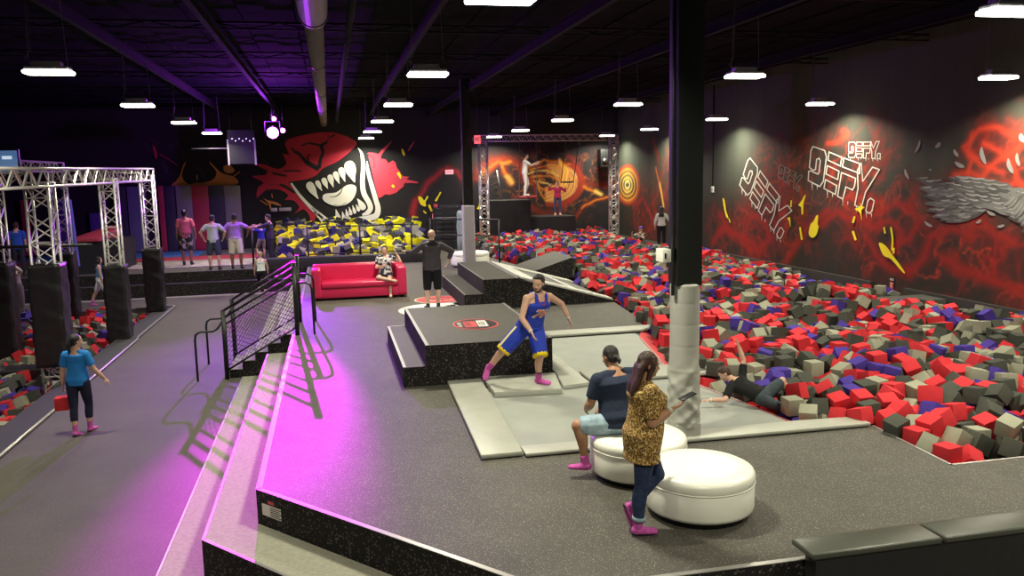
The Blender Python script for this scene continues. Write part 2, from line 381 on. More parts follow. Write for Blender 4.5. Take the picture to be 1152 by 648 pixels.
# box fixed on the column
rt = empty('wall_box', (cx-.28, cy, 2.9), 'small white box with dark slot fixed on the side of the near column', 'box')
c = at(747, 287, y=cy)
ch(MB().box((c.x-.06, cy-.1, c.z-.075), (c.x+.05, cy+.1, c.z+.075)).build('casing', M_white, bevel=.012), rt)
ch(MB().box((c.x-.035, cy-.104, c.z-.03), (c.x-.015, cy-.099, c.z+.03)).build('slot', M_blk), rt)
ch(MB().box((c.x+.05, cy-.09, c.z-.07), (cx-.149, cy+.09, c.z+.07)).build('bracket', M_blk), rt)
cx, cy = at(528, 292, y=26.7).x, 26.7
rt = empty('column', (cx, cy, P), 'black column wrapped in pale grey padding standing inside the far white ottoman', 'column')
ch(MB().box((cx-.15, cy-.15, 2.85), (cx+.15, cy+.15, ZC)).build('steel_post', MC['column black'], bevel=.008), rt)
ch(MB().box((cx-.19, cy-.19, P+.0), (cx+.19, cy+.19, 2.9)).build('padding', mat('lilac grey padding', (.40, .36, .42), .5, .4, bump=.2, bscale=5), bevel=.05, seg=3), rt)
ch(MB().box((cx-.06, cy-.20, 3.2), (cx+.08, cy-.15, 3.42)).build('alarm_box', M_blk, bevel=.01), rt)
# ------------------------------------------------------------------ big jump box with step
rt = empty('jump_box', (2.2, 13.7, P), 'large black jump box with a lower side step and red oval decal on top', 'jump box')
b = MB().box((1.27, 11.95, P), (3.2, 15.5, 1.41)).build('box_body', [M_side, M_boxtop])
for p in b.data.polygons: p.material_index = 1 if p.normal.z > .9 else 0
ch(b, rt)
b = MB().box((.93, 11.95, P), (1.27, 15.4, 1.10)).build('side_step', [M_side, M_boxtop])
for p in b.data.polygons: p.material_index = 1 if p.normal.z > .9 else 0
ch(b, rt)
def trimbar(x0, y0, x1, y1, z, rt, w=.03):
    ch(MB().box((min(x0, x1), min(y0, y1), z), (max(x0, x1)+(w if x0 == x1 else 0), max(y0, y1)+(w if y0 == y1 else 0), z+.008)).build('edge_trim', M_trim), rt)
trimbar(1.27, 11.95, 1.27, 15.5, 1.41, rt, .05); trimbar(3.15, 11.95, 3.15, 15.5, 1.41, rt, .05); trimbar(.93, 11.95, .93, 15.4, 1.10, rt, .045); trimbar(.93, 15.36, 1.27, 15.36, 1.10, rt, .04)
M_dred = mat('decal red', (.55, .06, .07), .5); M_dwh = mat('decal white', (.62, .6, .55), .5); M_dbk = mat('decal black', (.02, .018, .018), .5)
# red oval decal on box: ring, red wordmark blocks, white block
dc = at(535, 364, z=1.42); 
def disc(c, rx, ry, n=48): return [(c[0]+rx*math.cos(2*PI*i/n), c[1]+ry*math.sin(2*PI*i/n), c[2]) for i in range(n)]
dd = MB(); 
rx = (at(561, 364, z=1.42).x-at(508, 364, z=1.42).x)/2; ry = (at(535, 358, z=1.42).y-at(535, 370, z=1.42).y)/2
c0 = (dc.x, dc.y, 1.413)
flat_poly(dd, disc(c0, rx, ry), (0, 0, 1), .002, 0); flat_poly(dd, disc((c0[0], c0[1], 1.4155), rx*.93, ry*.9), (0, 0, 1), .002, 1)
def fb(u0, v0, u1, v1, mi, z=1.418, sh=.08):
    flat_poly(dd, [(c0[0]+rx*(u0+sh*v0), c0[1]+ry*v0, z), (c0[0]+rx*(u1+sh*v0), c0[1]+ry*v0, z), (c0[0]+rx*(u1+sh*v1), c0[1]+ry*v1, z), (c0[0]+rx*(u0+sh*v1), c0[1]+ry*v1, z)], (0, 0, 1), .002, mi)
fb(-.52, -.55, .02, .5, 0); fb(.08, -.55, .5, .55, 2)
for v in (-.28, .0, .25): fb(-.5, v-.05, -.2, v+.05, 1, 1.4205)
for u in (.14, .24, .34): fb(u, -.35, u+.05, .3, 1, 1.4205)
for v in (-.35, -.05, .25): fb(-.82+.05*abs(v), v-.06, -.64, v+.06, 2, 1.4205)
ch(dd.build('decal', [M_dred, M_dbk, M_dwh]), rt)
# far box with step
rt = empty('jump_box', (3.8, 20.6, P), 'smaller black jump box with side step at the top of the sloped trampoline', 'jump box')
for nm, a, bb in (('box_body', (3.36, 18.62, P), (4.2, 22.6, 1.48)), ('side_step', (2.92, 18.66, P), (3.36, 22.6, 1.14))):
    b = MB().box(a, bb).build(nm, [M_side, M_boxtop])
    for p in b.data.polygons: p.material_index = 1 if p.normal.z > .9 else 0
    ch(b, rt)
trimbar(3.36, 18.62, 3.36, 22.6, 1.48, rt, .03); trimbar(2.92, 18.66, 2.92, 22.6, 1.14, rt, .03); trimbar(4.16, 18.62, 4.16, 22.6, 1.48, rt, .03)
# sloped trampoline
rt = empty('ramp_trampoline', (5.4, 20.6, P), 'sloped grey trampoline with white padded rims running down from the small jump box', 'trampoline')
def ramp(x): return 1.48+(x-4.2)/(6.5-4.2)*(P+.04-1.48)
ch(MB().prism([(4.2, 18.62), (6.6, 18.62), (6.6, 18.75), (4.2, 18.75)], P, [1.44, P+.02, P+.02, 1.44]).build('side_panel', M_side), rt)
def slab(x0, y0, x1, y1, dz, t, nm, m, bev=.02):
    b = MB().add([(x0, y0, ramp(x0)+dz), (x1, y0, ramp(x1)+dz), (x1, y1, ramp(x1)+dz), (x0, y1, ramp(x0)+dz), (x0, y0, ramp(x0)+dz+t), (x1, y0, ramp(x1)+dz+t), (x1, y1, ramp(x1)+dz+t), (x0, y1, ramp(x0)+dz+t)], [(0,3,2,1),(4,5,6,7),(0,1,5,4),(1,2,6,5),(2,3,7,6),(3,0,4,7)])
    ch(b.build(nm, m, bevel=bev), rt)
M_wpad = mat('pale ramp pad', (.55, .54, .50), .45, .5, bump=.3, bscale=5)
slab(4.6, 18.95, 6.3, 22.1, -.02, .02, 'bed', mat('ramp bed', (.16, .16, .15), .8), 0)
slab(4.25, 18.6, 6.5, 19.1, 0, .05, 'rim_pad', M_wpad); slab(4.25, 21.9, 6.5, 22.4, 0, .05, 'rim_pad', M_wpad); slab(4.22, 19.0, 4.7, 22.0, .003, .05, 'rim_pad', M_wpad); slab(5.6, 19.0, 5.8, 22.0, 0, .04, 'rim_pad', M_wpad)
# wedge
rt = empty('wedge_ramp', (6.4, 23.8, P), 'dark grey wedge ramp rising towards the foam pit behind the sloped trampoline', 'ramp')
b = MB().prism([(5.0, 23.3), (6.9, 23.3), (6.9, 25.4), (5.0, 25.4)], P, [P+.03, 1.42, 1.42, P+.03]).build('wedge_body', [M_side, M_boxtop])
for p in b.data.polygons: p.material_index = 1 if p.normal.z > .5 else 0
ch(b, rt)
# floor circle decals
def round_decal(c, r, m1, m2, m3, label):
    d = MB(); n = 64
    flat_poly(d, disc((c[0], c[1], P+.002), r, r, n), (0, 0, 1), .003, 0); flat_poly(d, disc((c[0], c[1], P+.006), r*.93, r*.93, n), (0, 0, 1), .002, 1)
    rr = random.Random(int(c[0]*100))
    for i in range(9):
        a = rr.uniform(0, 2*PI); q = rr.uniform(0, .6)*r; w, h = rr.uniform(.05, .16)*r*2, rr.uniform(.04, .1)*r*2
        x, y = c[0]+q*math.cos(a), c[1]+q*math.sin(a)
        flat_poly(d, [(x-w, y-h, P+.009), (x+w, y-h*.6, P+.009), (x+w*.7, y+h, P+.009), (x-w*.8, y+h*.7, P+.009)], (0, 0, 1), .002, 2)
    o = d.build('floor_decal', [m1, m2, m3], loc=(c[0], c[1], P)); tag(o, label, 'decal')
round_decal((2.38, 18.88), .97, M_dwh, mat('decal pale', (.75, .75, .72), .5), M_dwh, 'large white round decal on the floor at the feet of the hoodie man')
c = at(494, 337, z=P); round_decal((c.x, c.y), .62, M_dwh, M_dred, mat('decal pink', (.7, .3, .3), .5), 'red round decal with pale marks on the platform floor behind the jump box')
c = at(536, 341, z=P); round_decal((c.x, c.y), .60, mat('decal grey', (.3, .3, .3), .5), mat('decal dark', (.05, .048, .045), .5), mat('decal mid', (.09, .09, .085), .5), 'dark round decal with thin pale rim on the floor beside the small jump box')
# ------------------------------------------------------------------ trampoline lanes
def mat_thing(name, poly, z0, z1, m, label, cat, bevel=.02, group=None):
    o = MB().prism(poly, z0, z1).build(name, m, bevel=bevel, loc=(sum(p[0] for p in poly)/len(poly), sum(p[1] for p in poly)/len(poly), z0))
    return tag(o, label, cat, group)
B = P+.012
mat_thing('trampoline_bed', [(1.95, 8.62), (5.4, 8.75), (5.26, 9.9), (5.08, 10.9), (5.06, 11.3), (1.95, 11.5)], P+.001, B, M_bed, 'flat grey trampoline bed of the near lane behind the seated man', 'trampoline', 0)
mat_thing('trampoline_bed', [(3.6, 11.9), (5.06, 11.9), (5.28, 12.9), (5.55, 14.3), (5.6, 14.75), (3.6, 14.75)], P+.001, B, M_bed, 'flat grey trampoline bed of the far lane behind the jump box', 'trampoline', 0)
mat_thing('edge_pad', [(1.47, 8.55), (1.94, 8.55), (2.08, 11.92), (1.57, 11.92)], P+.0125, P+.07, M_pad, 'grey vinyl edge pad running along the left side of the near lane', 'pad')
mat_thing('edge_pad', [(1.96, 8.50), (6.2, 8.45), (6.2, 8.75), (5.42, 8.8), (1.96, 8.78)], P+.0125, P+.055, M_pad, 'long narrow grey edge pad along the front of the near lane', 'pad')
mat_thing('edge_pad', [(2.10, 10.98), (3.05, 10.90), (3.21, 11.84), (2.10, 11.92)], P+.0125, P+.095, M_pad, 'thick grey vinyl pad the man in the blue basketball kit stands on', 'pad')
mat_thing('edge_pad', [(3.13, 11.12), (3.56, 11.20), (3.58, 14.7), (3.24, 14.7), (3.24, 11.9)], P+.0125, P+.075, M_pad, 'grey vinyl pad along the right side of the jump box', 'pad')
mat_thing('edge_pad', [(3.62, 11.30), (5.50, 11.26), (5.9, 11.95), (3.62, 11.95)], P+.025, P+.07, M_pad, 'grey vinyl divider pad between the two lanes reaching the foam', 'pad')
mat_thing('edge_pad', [(3.3, 14.78), (5.75, 14.78), (6.3, 15.2), (3.3, 15.2)], P+.025, P+.075, M_pad, 'pale vinyl pad along the far end of the far lane', 'pad')
# red sloped rim where the lanes meet the foam
RE = [(6.0, 15.3), (5.55, 14.3), (5.28, 12.9), (5.06, 11.9), (5.06, 10.9), (5.26, 9.9), (5.42, 8.75)]
mb = MB(); vs = []
for x, y in RE: vs += [(x-.04, y, P+.02), (x+.30, y+.02, P-.12), (x+.30, y+.02, P-.2), (x-.04, y, P-.02)]
fs = [(0, 1, 2, 3), (4*(len(RE)-1)+3, 4*(len(RE)-1)+2, 4*(len(RE)-1)+1, 4*(len(RE)-1))]
for i in range(len(RE)-1):
    for j in range(4): fs.append((4*i+j, 4*(i+1)+j, 4*(i+1)+(j+1) % 4, 4*i+(j+1) % 4))
mb.add(vs, fs); o = mb.build('pit_rim_pad', mat('red rim pad', (.60, .07, .08), .45), loc=(5.2, 11.5, P)); tag(o, 'red curved rim pad between the grey trampoline beds and the foam', 'pad')
bm = bmesh.new(); bm.from_mesh(o.data); bmesh.ops.recalc_face_normals(bm, faces=bm.faces); bm.to_mesh(o.data); bm.free()
# pit divider and its two blocks
o = MB().box((8.6, 15.95, 0), (13.5, 16.75, .89)).build('pit_divider', mat('divider top', (.07, .07, .062), .6), bevel=.03, loc=(10.9, 16.3, 0)); tag(o, 'dark padded divider beam crossing the big foam pit', 'divider')
# near black padded ledge
rt = empty('padded_ledge', (4.9, 5.5, P), 'long black vinyl padded ledge along the front edge of the platform', 'ledge')
for a, b in ((3.48, 4.64), (4.66, 6.9)): 
    ch(MB().prism([(a+.01, 5.38), (b, 5.38), (b, 5.68), (a, 5.68)], .90, .955).build('top_pad', mat('ledge top sheen vinyl', (.060, .062, .052), .33, .5, bump=.2, bscale=4), bevel=.02, seg=3), rt)  # black vinyl coloured paler here, reflected light put into the top pads
ch(MB().box((3.53, 5.40, -.0), (6.9, 5.55, .90)).build('front_panel', M_blkpad), rt)
# warning label on platform corner
rt = empty('warning_label', (-.6, 8.0, .65), 'white printed warning label with red mark on the black side of the platform corner', 'label')
a = Vector((-.87, 8.34, 0)); d = Vector((DX, DY, 0)).normalized(); nn = Vector((d.y, -d.x, 0)); up = Vector((0, 0, 1))
o0 = a+d*.09+nn*.003+up*.53
def onface(u, v, w, h, off=0): p = a+d*(.09+u)+nn*(.003+off)+up*(.56+v); return MB().obox(p+d*w/2+up*h/2, d*w/2, up*h/2, nn*.001)
ch(onface(0, 0, .30, .12).build('sheet', M_dwh), rt); ch(onface(.10, .135, .09, .03, .001).build('red_mark', M_dred), rt)
for k in range(5): ch(onface(.13, .012+.021*k, .17-.02*(k % 2), .008, .002).build('printed_line', M_dbk), rt)
# ------------------------------------------------------------------ lamps
M_lampbody = mat('lamp housing', (.55, .53, .55), .4, .5, metal=.4)
M_lens = emat('lamp diffuser', (1, .99, .86), 9.0)
M_wire = mat('hanger wire', (.12, .12, .13), .5)
LY, LX = [2.0, 8.0, 14.0, 20.0, 26.0, 32.0, 37.3], [-4.05, 1.68, 7.4, 12.75]
def hx(ix, iy):
    col = ('left', 'second', 'third', 'right')[ix]; row = ('out of frame above', 'nearest', 'second', 'third', 'fourth', 'fifth', 'farthest')[iy]
    return ('glowing white high bay light, %s from the camera in the %s row' if iy else 'high bay light %s the camera at start of %s row') % (row, ('leftmost', 'middle left', 'middle right', 'rightmost')[ix])
LAMPZ = 5.55
first = None
def make_lamp(x, y, label):
    rt = empty('ceiling_light', (x, y, LAMPZ), label, 'ceiling light', 'high bay lights')
    w, d = .33, .17
    ch(MB().box((x-w+.03, y-d+.02, LAMPZ+.02), (x+w-.03, y+d-.02, LAMPZ+.075)).build('reflector', M_lampbody, bevel=.02, seg=3), rt)
    ch(MB().box((x-w+.10, y-.09, LAMPZ+.075), (x+w-.14, y+.09, LAMPZ+.15)).build('driver_box', M_lampbody, bevel=.01), rt)
    b = MB(); 
    for k in range(2): b.box((x-w, y-d+k*d+.01, LAMPZ-.035), (x+w, y-d+(k+1)*d-.01, LAMPZ+.02))
    ch(b.build('diffuser', M_lens, bevel=.025, seg=3), rt)
    for s in (-1, 1):
        ch(MB().tube((x+s*(w-.06), y, LAMPZ+.06), (x+s*(w-.10), y, 6.86), .005, 5).build('hanger', M_wire), rt)
    ch(MB().path([(x-w+.14, y, LAMPZ+.12), (x-w+.02, y, LAMPZ+.2), (x-w+.1, y, LAMPZ+.3), (x-w+.12, y, 6.86)], .006, 6).build('power_cord', M_wire), rt)
    return rt
def copy_tree(o, loc, label):
    r = o.copy(); C.objects.link(r); r.location = loc; r['label'] = label
    for c_ in list(o.children):
        k = c_.copy(); C.objects.link(k); k.parent = r
    return r
LPOW = 195
for ix, x in enumerate(LX):
    for iy, y in enumerate(LY):
        if ix == 0 and iy in (0, 6): continue
        if first is None: first = make_lamp(x, y, hx(ix, iy))
        else: copy_tree(first, (x, y, LAMPZ), hx(ix, iy))
        ld = bpy.data.lights.new('lamp_light', 'AREA'); ld.shape = 'RECTANGLE'; ld.size = .62; ld.size_y = .32; ld.energy = LPOW*(.75 if ix == 0 else 1); ld.color = (1, .965, .73); ld.spread = 2.6
        lo = bpy.data.objects.new('lamp_light', ld); C.objects.link(lo); lo.location = (x, y, LAMPZ-.05)
# far-left row outside the frame but lighting the hall
for y in (14.0, 26.0):
    copy_tree(first, (-10.0, y, LAMPZ), 'white glowing high bay light far left of the lit rows, over the truss pit' if y < 20 else 'white glowing high bay light far left over the stage end')
    ld = bpy.data.lights.new('lamp_light', 'AREA'); ld.shape = 'RECTANGLE'; ld.size = .62; ld.size_y = .32; ld.energy = LPOW*.5; ld.color = (1, .95, .9); ld.spread = 2.6
    lo = bpy.data.objects.new('lamp_light', ld); C.objects.link(lo); lo.location = (-10.0, y, LAMPZ-.05)
# ------------------------------------------------------------------ magenta stage lights
MG = (-1.8, 29.8, 5.42)
def spot(name, loc, tgt, ang, e, col, blend=.5, r=.06):
    ld = bpy.data.lights.new(name, 'SPOT'); ld.energy = e; ld.color = col; ld.spot_size = ang; ld.spot_blend = blend; ld.shadow_soft_size = r
    lo = bpy.data.objects.new(name, ld); C.objects.link(lo); lo.location = loc
    lo.rotation_euler = (Vector(tgt)-Vector(loc)).to_track_quat('-Z', 'Y').to_euler(); return lo
def par_can(loc, tgt, label, s=1, glow=60):
    rt = empty('stage_light', loc, label, 'stage light', 'stage lights on the ceiling bar')
    d = (Vector(tgt)-Vector(loc)).normalized(); L = Vector(loc)
    ch(MB().tube(L-d*.28*s, L-d*.03*s, .085*s, 16, r2=.12*s).build('can', M_blk), rt)
    ch(MB().ell(L-d*.03*s, (.105*s, .105*s, .04*s), d.to_track_quat('Z', 'Y').to_matrix()).build('lens', emat('magenta lens %d' % glow, (1, .08, .95), glow)), rt)
    ch(MB().path([L-d*.1*s+Vector((-.14*s, 0, 0)), L-d*.1*s+Vector((-.14*s, 0, .2*s)), L-d*.1*s+Vector((.14*s, 0, .2*s)), L-d*.1*s+Vector((.14*s, 0, 0))], .012*s, 6).build('yoke', M_blk), rt)
    ch(MB().tube(L-d*.1*s+Vector((0, 0, .2*s)), (L.x-d.x*.1, L.y-d.y*.1, 6.4), .015).build('clamp', M_blk), rt)
TG = (-.45, 12.6, P)
par_can(MG, TG, 'large glowing magenta stage light hanging from the ceiling near the back wall', 1.8, 60)
c = at(308, 134, y=30.5); par_can(tuple(c), TG, 'small magenta stage light above the large glowing one', .8, 30)
c = at(318, 147, y=30.5); par_can(tuple(c), TG, 'small magenta stage light just right of the large glowing one', .8, 30)
spot('magenta_spot', (MG[0], MG[1]-.15, MG[2]-.05), (-1.25, 12.4, P), .19, 40000, (1, .0, 1), 1.0)
spot('magenta_wide', (MG[0], MG[1]-.15, MG[2]-.05), (-2.4, 14.5, 0), .66, 6500, (.42, .02, 1), 1.0)
spot('added_violet_wash', tuple(c), (-3.0, 38, 3.2), 1.5, 1500, (.42, .02, 1), 1.0)  # added lamp for a violet cast on the wall; the can faces the platform
# back side spill of the fixtures on wall, ceiling and duct
ld = bpy.data.lights.new('magenta_glow', 'POINT'); ld.energy = 1000; ld.color = (.40, .04, 1); ld.shadow_soft_size = .12
lo = bpy.data.objects.new('magenta_glow', ld); C.objects.link(lo); lo.location = (MG[0]-.05, MG[1]-.32, MG[2]+.02)
# ------------------------------------------------------------------ duct
rt = empty('air_duct', (.0, 20, 6.2), 'round ceiling air duct running lengthwise above the platform', 'duct')
dx0 = at(350, 0, z=6.15).x
mb = MB().tube((dx0, 3, 6.25), (dx0, 12.8, 6.25), .21, 20); ch(mb.build('duct_section', mat('duct grey', (.16, .15, .14), .5)), rt)
ch(MB().tube((dx0, 12.8, 6.25), (dx0, 37.9, 6.25), .15, 20).build('duct_section', MC['duct grey']), rt)
for y in (6, 12.6, 18, 24, 30, 36): ch(MB().tube((dx0, y, 6.25), (dx0, y+.08, 6.25), .225 if y < 12.8 else .165, 20).build('band', M_blk), rt)
for y in (6, 18, 30): ch(MB().tube((dx0, y, 6.25), (dx0, y, 6.85), .01, 6).build('strap', M_blk), rt)
o = MB().tube((dx0+.55, -2, 6.3), (dx0+.55, 37.9, 6.3), .06, 10).build('ceiling_pipe', M_beam, loc=(dx0+.55, 20, 6.3)); tag(o, 'black ceiling pipe running lengthwise right beside the round duct', 'pipe')
# ------------------------------------------------------------------ trusses
def truss_mb(p0, p1, up, w, nb, rc=.022, rl=.011, mb=None, h=None):
    p0, p1 = Vector(p0), Vector(p1); ax = (p1-p0); L = ax.length; ax.normalize(); up = Vector(up).normalized(); sd = ax.cross(up).normalized(); h = h or w
    mb = mb or MB(); cs = [sd*(w/2*a)+up*(h/2*b) for a, b in ((-1,-1),(1,-1),(1,1),(-1,1))]
    for c_ in cs: mb.tube(p0+c_, p1+c_, rc, 8)
    for k in range(4):
        a, b = cs[k], cs[(k+1) % 4]
        for i in range(nb):
            s = p0+ax*(L*i/nb); e = p0+ax*(L*(i+1)/nb)
            if (i+k) % 2: mb.tube(s+a, e+b, rl, 5)
            else: mb.tube(s+b, e+a, rl, 5)
            if k % 2 == 0 and i % 3 == 0: mb.tube(s+a, s+b, rl, 5)
        for q in (p0, p1): mb.tube(q+a, q+b, rl*1.3, 5)
    return mb
# gate over the big pit
gy = 35.6
gl, gr = at(544, 200, y=gy).x, at(690.5, 200, y=gy).x; gt = at(620, 155, y=gy).z
rt = empty('truss_gate', ((gl+gr)/2, gy, 0), 'tall silver box truss gate standing over the back of the big foam pit', 'truss gate')
ch(truss_mb((gl, gy, .5), (gl, gy, gt), (0, 1, 0), .34, 22, .028, .014).build('upright', M_alu), rt)
ch(truss_mb((gr, gy, .5), (gr, gy, gt), (0, 1, 0), .34, 22, .028, .014).build('upright', M_alu), rt)
ch(truss_mb((gl-.17, gy, gt), (gr+.17, gy, gt), (0, 0, 1), .26, 34, .022, .012).build('crossbeam', M_alu), rt)
# truss frame over the left pit
rt = empty('truss_rig', (-5.3, 22, -.7), 'white box truss frame with black padded posts standing in the left foam pit', 'truss frame')
posts = [(-5.25, 26.3, 4.05, -.0, 1.9), (-5.28, 22.0, 3.95, -.3, 1.85), (-5.42, 17.5, 3.9, .35, 2.35), (-7.55, 26.0, 4.2, -.3, 1.9), (-7.5, 21.0, 3.95, -.3, 2.1)]
for x, y, zt, z0, zp in posts:
    w = .34 if y > 20 else .40
    ch(truss_mb((x, y, -.72), (x, y, zt), (0, 1, 0), w, 16, .027, .015).build('post', M_alu), rt)
    m = MB(); K = 26; N = 40; vs = []; rr = random.Random(int(y*10)); hw = w/2+.085
    for i in range(K):
        z = z0+(zp-z0)*i/(K-1)
        for j in range(N):
            t = 2*PI*j/N; c_, s_ = math.cos(t), math.sin(t); k = 1/max(abs(c_), abs(s_)); k = min(k, 1.38)
            rr_ = hw*k+.012*math.sin(z*9+math.sin(t*2+z)*2+y)+.008*math.sin(z*23+3*t)
            vs.append((x+rr_*c_, y+rr_*s_, z))
    m.add(vs, [(i*N+j, i*N+(j+1) % N, (i+1)*N+(j+1) % N, (i+1)*N+j) for i in range(K-1) for j in range(N)]+[tuple(range(N))[::-1], tuple(range((K-1)*N, K*N))], 0, True)
    ch(m.build('post_padding', M_blkpad), rt)
ch(truss_mb((-5.25, 26.5, 4.07), (-5.45, 12.0, 3.95), (0, 0, 1), .34, 40, .027, .015).build('beam', M_alu), rt)
ch(truss_mb((-7.55, 26.2, 4.32), (-7.55, 12.0, 4.32), (0, 0, 1), .26, 40, .022, .013).build('beam', M_alu), rt)
ch(truss_mb((-5.6, 17.5, 3.95), (-9.5, 17.5, 3.95), (0, 0, 1), .30, 10, .024, .014).build('beam', M_alu), rt)
ch(truss_mb((-5.4, 26.2, 3.98), (-7.4, 26.2, 4.1), (0, 0, 1), .26, 6, .022, .013).build('beam', M_alu), rt)
o = MB().tube((-9.8, 20.0, 2.55), (-5.25, 20.0, 2.5), .035, 10).build('padded_bar', M_blk, loc=(-7, 20, 2.5)); tag(o, 'thin black horizontal bar strung between the padded truss posts', 'bar')
# screen on top of the truss
c = at(6, 181, y=17.4)
rt = empty('television', (c.x, 17.4, c.z), 'flat television screen glowing blue on top of the truss frame', 'television')
ch(MB().box((c.x-.9, 17.40, c.z-.22), (c.x+.24, 17.46, c.z+.22)).build('casing', M_blk, bevel=.01), rt)
ch(MB().box((c.x-.87, 17.392, c.z-.19), (c.x+.21, 17.40, c.z+.19)).build('screen', emat('screen blue', (.02, .09, .22), 1.0)), rt)
ch(MB().box((c.x-.05, 17.388, c.z+.03), (c.x+.12, 17.393, c.z+.09)).build('caption', emat('screen text', (.5, .6, .7), 1.0)), rt)
# left pit rim
mb = MB().box((-5.35, 11.0, -.25), (-4.8, 27.0, .012)); o = mb.build('pit_border', mat('pit border rubber', (.035, .035, .035), .7), loc=(-5.1, 19, 0)); tag(o, 'dark rubber border of the left foam pit beside the walkway', 'border')
o = MB().path([(-4.8, 11.0, .03), (-4.8, 21.6, .03), (-4.86, 21.8, .03), (-4.86, 27.0, .03), (-6.0, 27.0, .03)], .028, 6).build('edge_rail', M_trim, loc=(-4.8, 19, 0)); tag(o, 'thin metal edge strip along the walkway side of the left pit', 'edge strip')
o = MB().box((-12, 18.45, -.7), (-5.7, 18.95, .10)).build('pit_divider', M_blkpad, bevel=.06, seg=3, loc=(-8.5, 18.7, -.7)); tag(o, 'black padded divider beam crossing the left foam pit', 'divider')
# ------------------------------------------------------------------ exit signs, speaker, switches
M_exit = emat('exit red', (1, .10, .14), 1.2); M_exitw = emat('exit face', (1, .45, .45), 1.0)
def exit_sign(px, py, y, label, face, wd=.34, ht=.24):
    c = at(px, py, y=y); rt = empty('exit_sign', tuple(c), label, 'exit sign', 'exit signs')
    ch(MB().box((c.x-wd/2, c.y-.03, c.z-ht/2), (c.x+wd/2, c.y+.03, c.z+ht/2)).build('sign_box', face, bevel=.01), rt)
    text_obj('lettering', 'EXIT', ht*.62, frame((c.x, c.y-.032, c.z), (1, 0, 0), (0, 0, 1)), M_exit if face is not M_exit else M_dwh, rt, bold=.004)
    ch(MB().tube((c.x, c.y, c.z+ht/2), (c.x, c.y, 6.85), .008, 6).build('stem', M_blk), rt)
exit_sign(505.5, 193.5, 37.0, 'pale pink exit sign hanging before the back wall left of the far column', M_exitw, .36, .2)
exit_sign(537, 157, 26.2, 'red exit sign hanging high beside the far column', M_exit, .2, .26)
exit_sign(537-48, 243, 38.2, 'red sign mounted low on the back wall left of the dark door', M_exit, .3, .22) if 0 else None
c = at(882, 205, y=0) if 0 else None
c = at(680, 178, y=38.0); 
rt = empty('loudspeaker', (c.x, 38.1, c.z), 'black loudspeaker cabinet on the back wall inside the truss gate', 'loudspeaker')
ch(MB().box((c.x-.22, 37.9, c.z-.42), (c.x+.22, 38.35, c.z+.42)).build('cabinet', M_blk, bevel=.02), rt)
ch(MB().tube((c.x, 37.89, c.z-.15), (c.x, 37.9, c.z-.15), .16, 20).build('woofer', M_blk), rt)
c = at(802.5, 213, x=XR); 
rt = empty('light_switch', (XR-.02, c.y, c.z), 'small white switch plate at the foot of the conduit on the right wall', 'switch')
ch(MB().box((XR-.05, c.y-.09, c.z-.11), (XR-.012, c.y+.09, c.z+.11)).build('plate', M_white, bevel=.01), rt)
ch(MB().box((XR-.055, c.y-.03, c.z-.05), (XR-.05, c.y+.03, c.z+.05)).build('toggle', M_blk), rt)
o = MB().tube((XR-.03, c.y, c.z+.1), (XR-.03, c.y, ZC), .022, 8).build('conduit', M_blk, loc=(XR-.03, c.y, c.z)); tag(o, 'thin black conduit running up the right wall from the switch', 'conduit')
# safety notice on right wall
c = at(1003.5, 322, x=XR)
rt = empty('safety_notice', (XR-.02, c.y, c.z), 'small black and red safety notice low on the right wall between the base boards', 'notice')
U = Vector((0, -1, 0)); V = Vector((0, 0, 1))
def wp(u, v, w, h, off): return MB().obox((XR-.012-off, c.y-u, c.z+v), U*w/2, V*h/2, Vector((.002, 0, 0)))
ch(wp(0, 0, .20, .50, 0).build('board', M_dbk), rt); ch(wp(0, .02, .14, .17, .005).build('red_field', M_dred), rt)
text_obj('symbol', 'Z', .15, frame((XR-.022, c.y, c.z+.02), U, V), M_dwh, rt, bold=.003)
for v in (.16, .13): ch(wp(0, v+.03, .14, .018, .005).build('printed_line', M_dwh), rt)
for v in (-.12, -.15, -.18): ch(wp(0, v, .16 if v < -.13 else .1, .018, .005).build('printed_line', M_dwh), rt)
# back door and small wall signs
def dpx(px, py): q = at(px, py, y=YB-.04); return q
a, b = dpx(494, 231), dpx(522, 231); zt = a.z
tag(MB().box((a.x, YB-.09, 1.02), (b.x, YB-.02, zt)).build('door_1', mat('door black', (.03, .026, .04), .5), bevel=.01), kind='structure')
q = dpx(514, 234.5); o = MB().box((q.x-.22, YB-.14, q.z-.03), (q.x+.22, YB-.09, q.z+.03)).box((q.x-.02, YB-.14, q.z-.03), (q.x+.02, YB-.10, q.z+.1)).build('door_closer', M_trim, loc=(q.x, YB-.1, q.z)); tag(o, 'grey metal door closer on top of the dark back door', 'door closer')
for px, py, w, h, mm, lab in ((490.5, 243.5, .32, .26, M_exit, 'square red notice on the back wall left of the dark door'), (490, 232, .18, .2, mat('alarm red', (.5, .06, .1), .5), 'small round red alarm bell above the red notice'), (522, 226, .14, .28, M_dwh, 'small white box on the back wall beside the far column'), (492, 258, .2, .12, M_dwh, 'small white printed card on the back wall under the red notice'), (492, 266, .2, .2, MC['alarm red'], 'small dark red box low on the back wall under the cards')):
    q = dpx(px, py); o = MB().box((q.x-w/2, YB-.12, q.z-h/2), (q.x+w/2, YB-.02, q.z+h/2)).build('wall_notice', mm, bevel=.012, loc=(q.x, YB-.05, q.z)); tag(o, lab, 'notice')
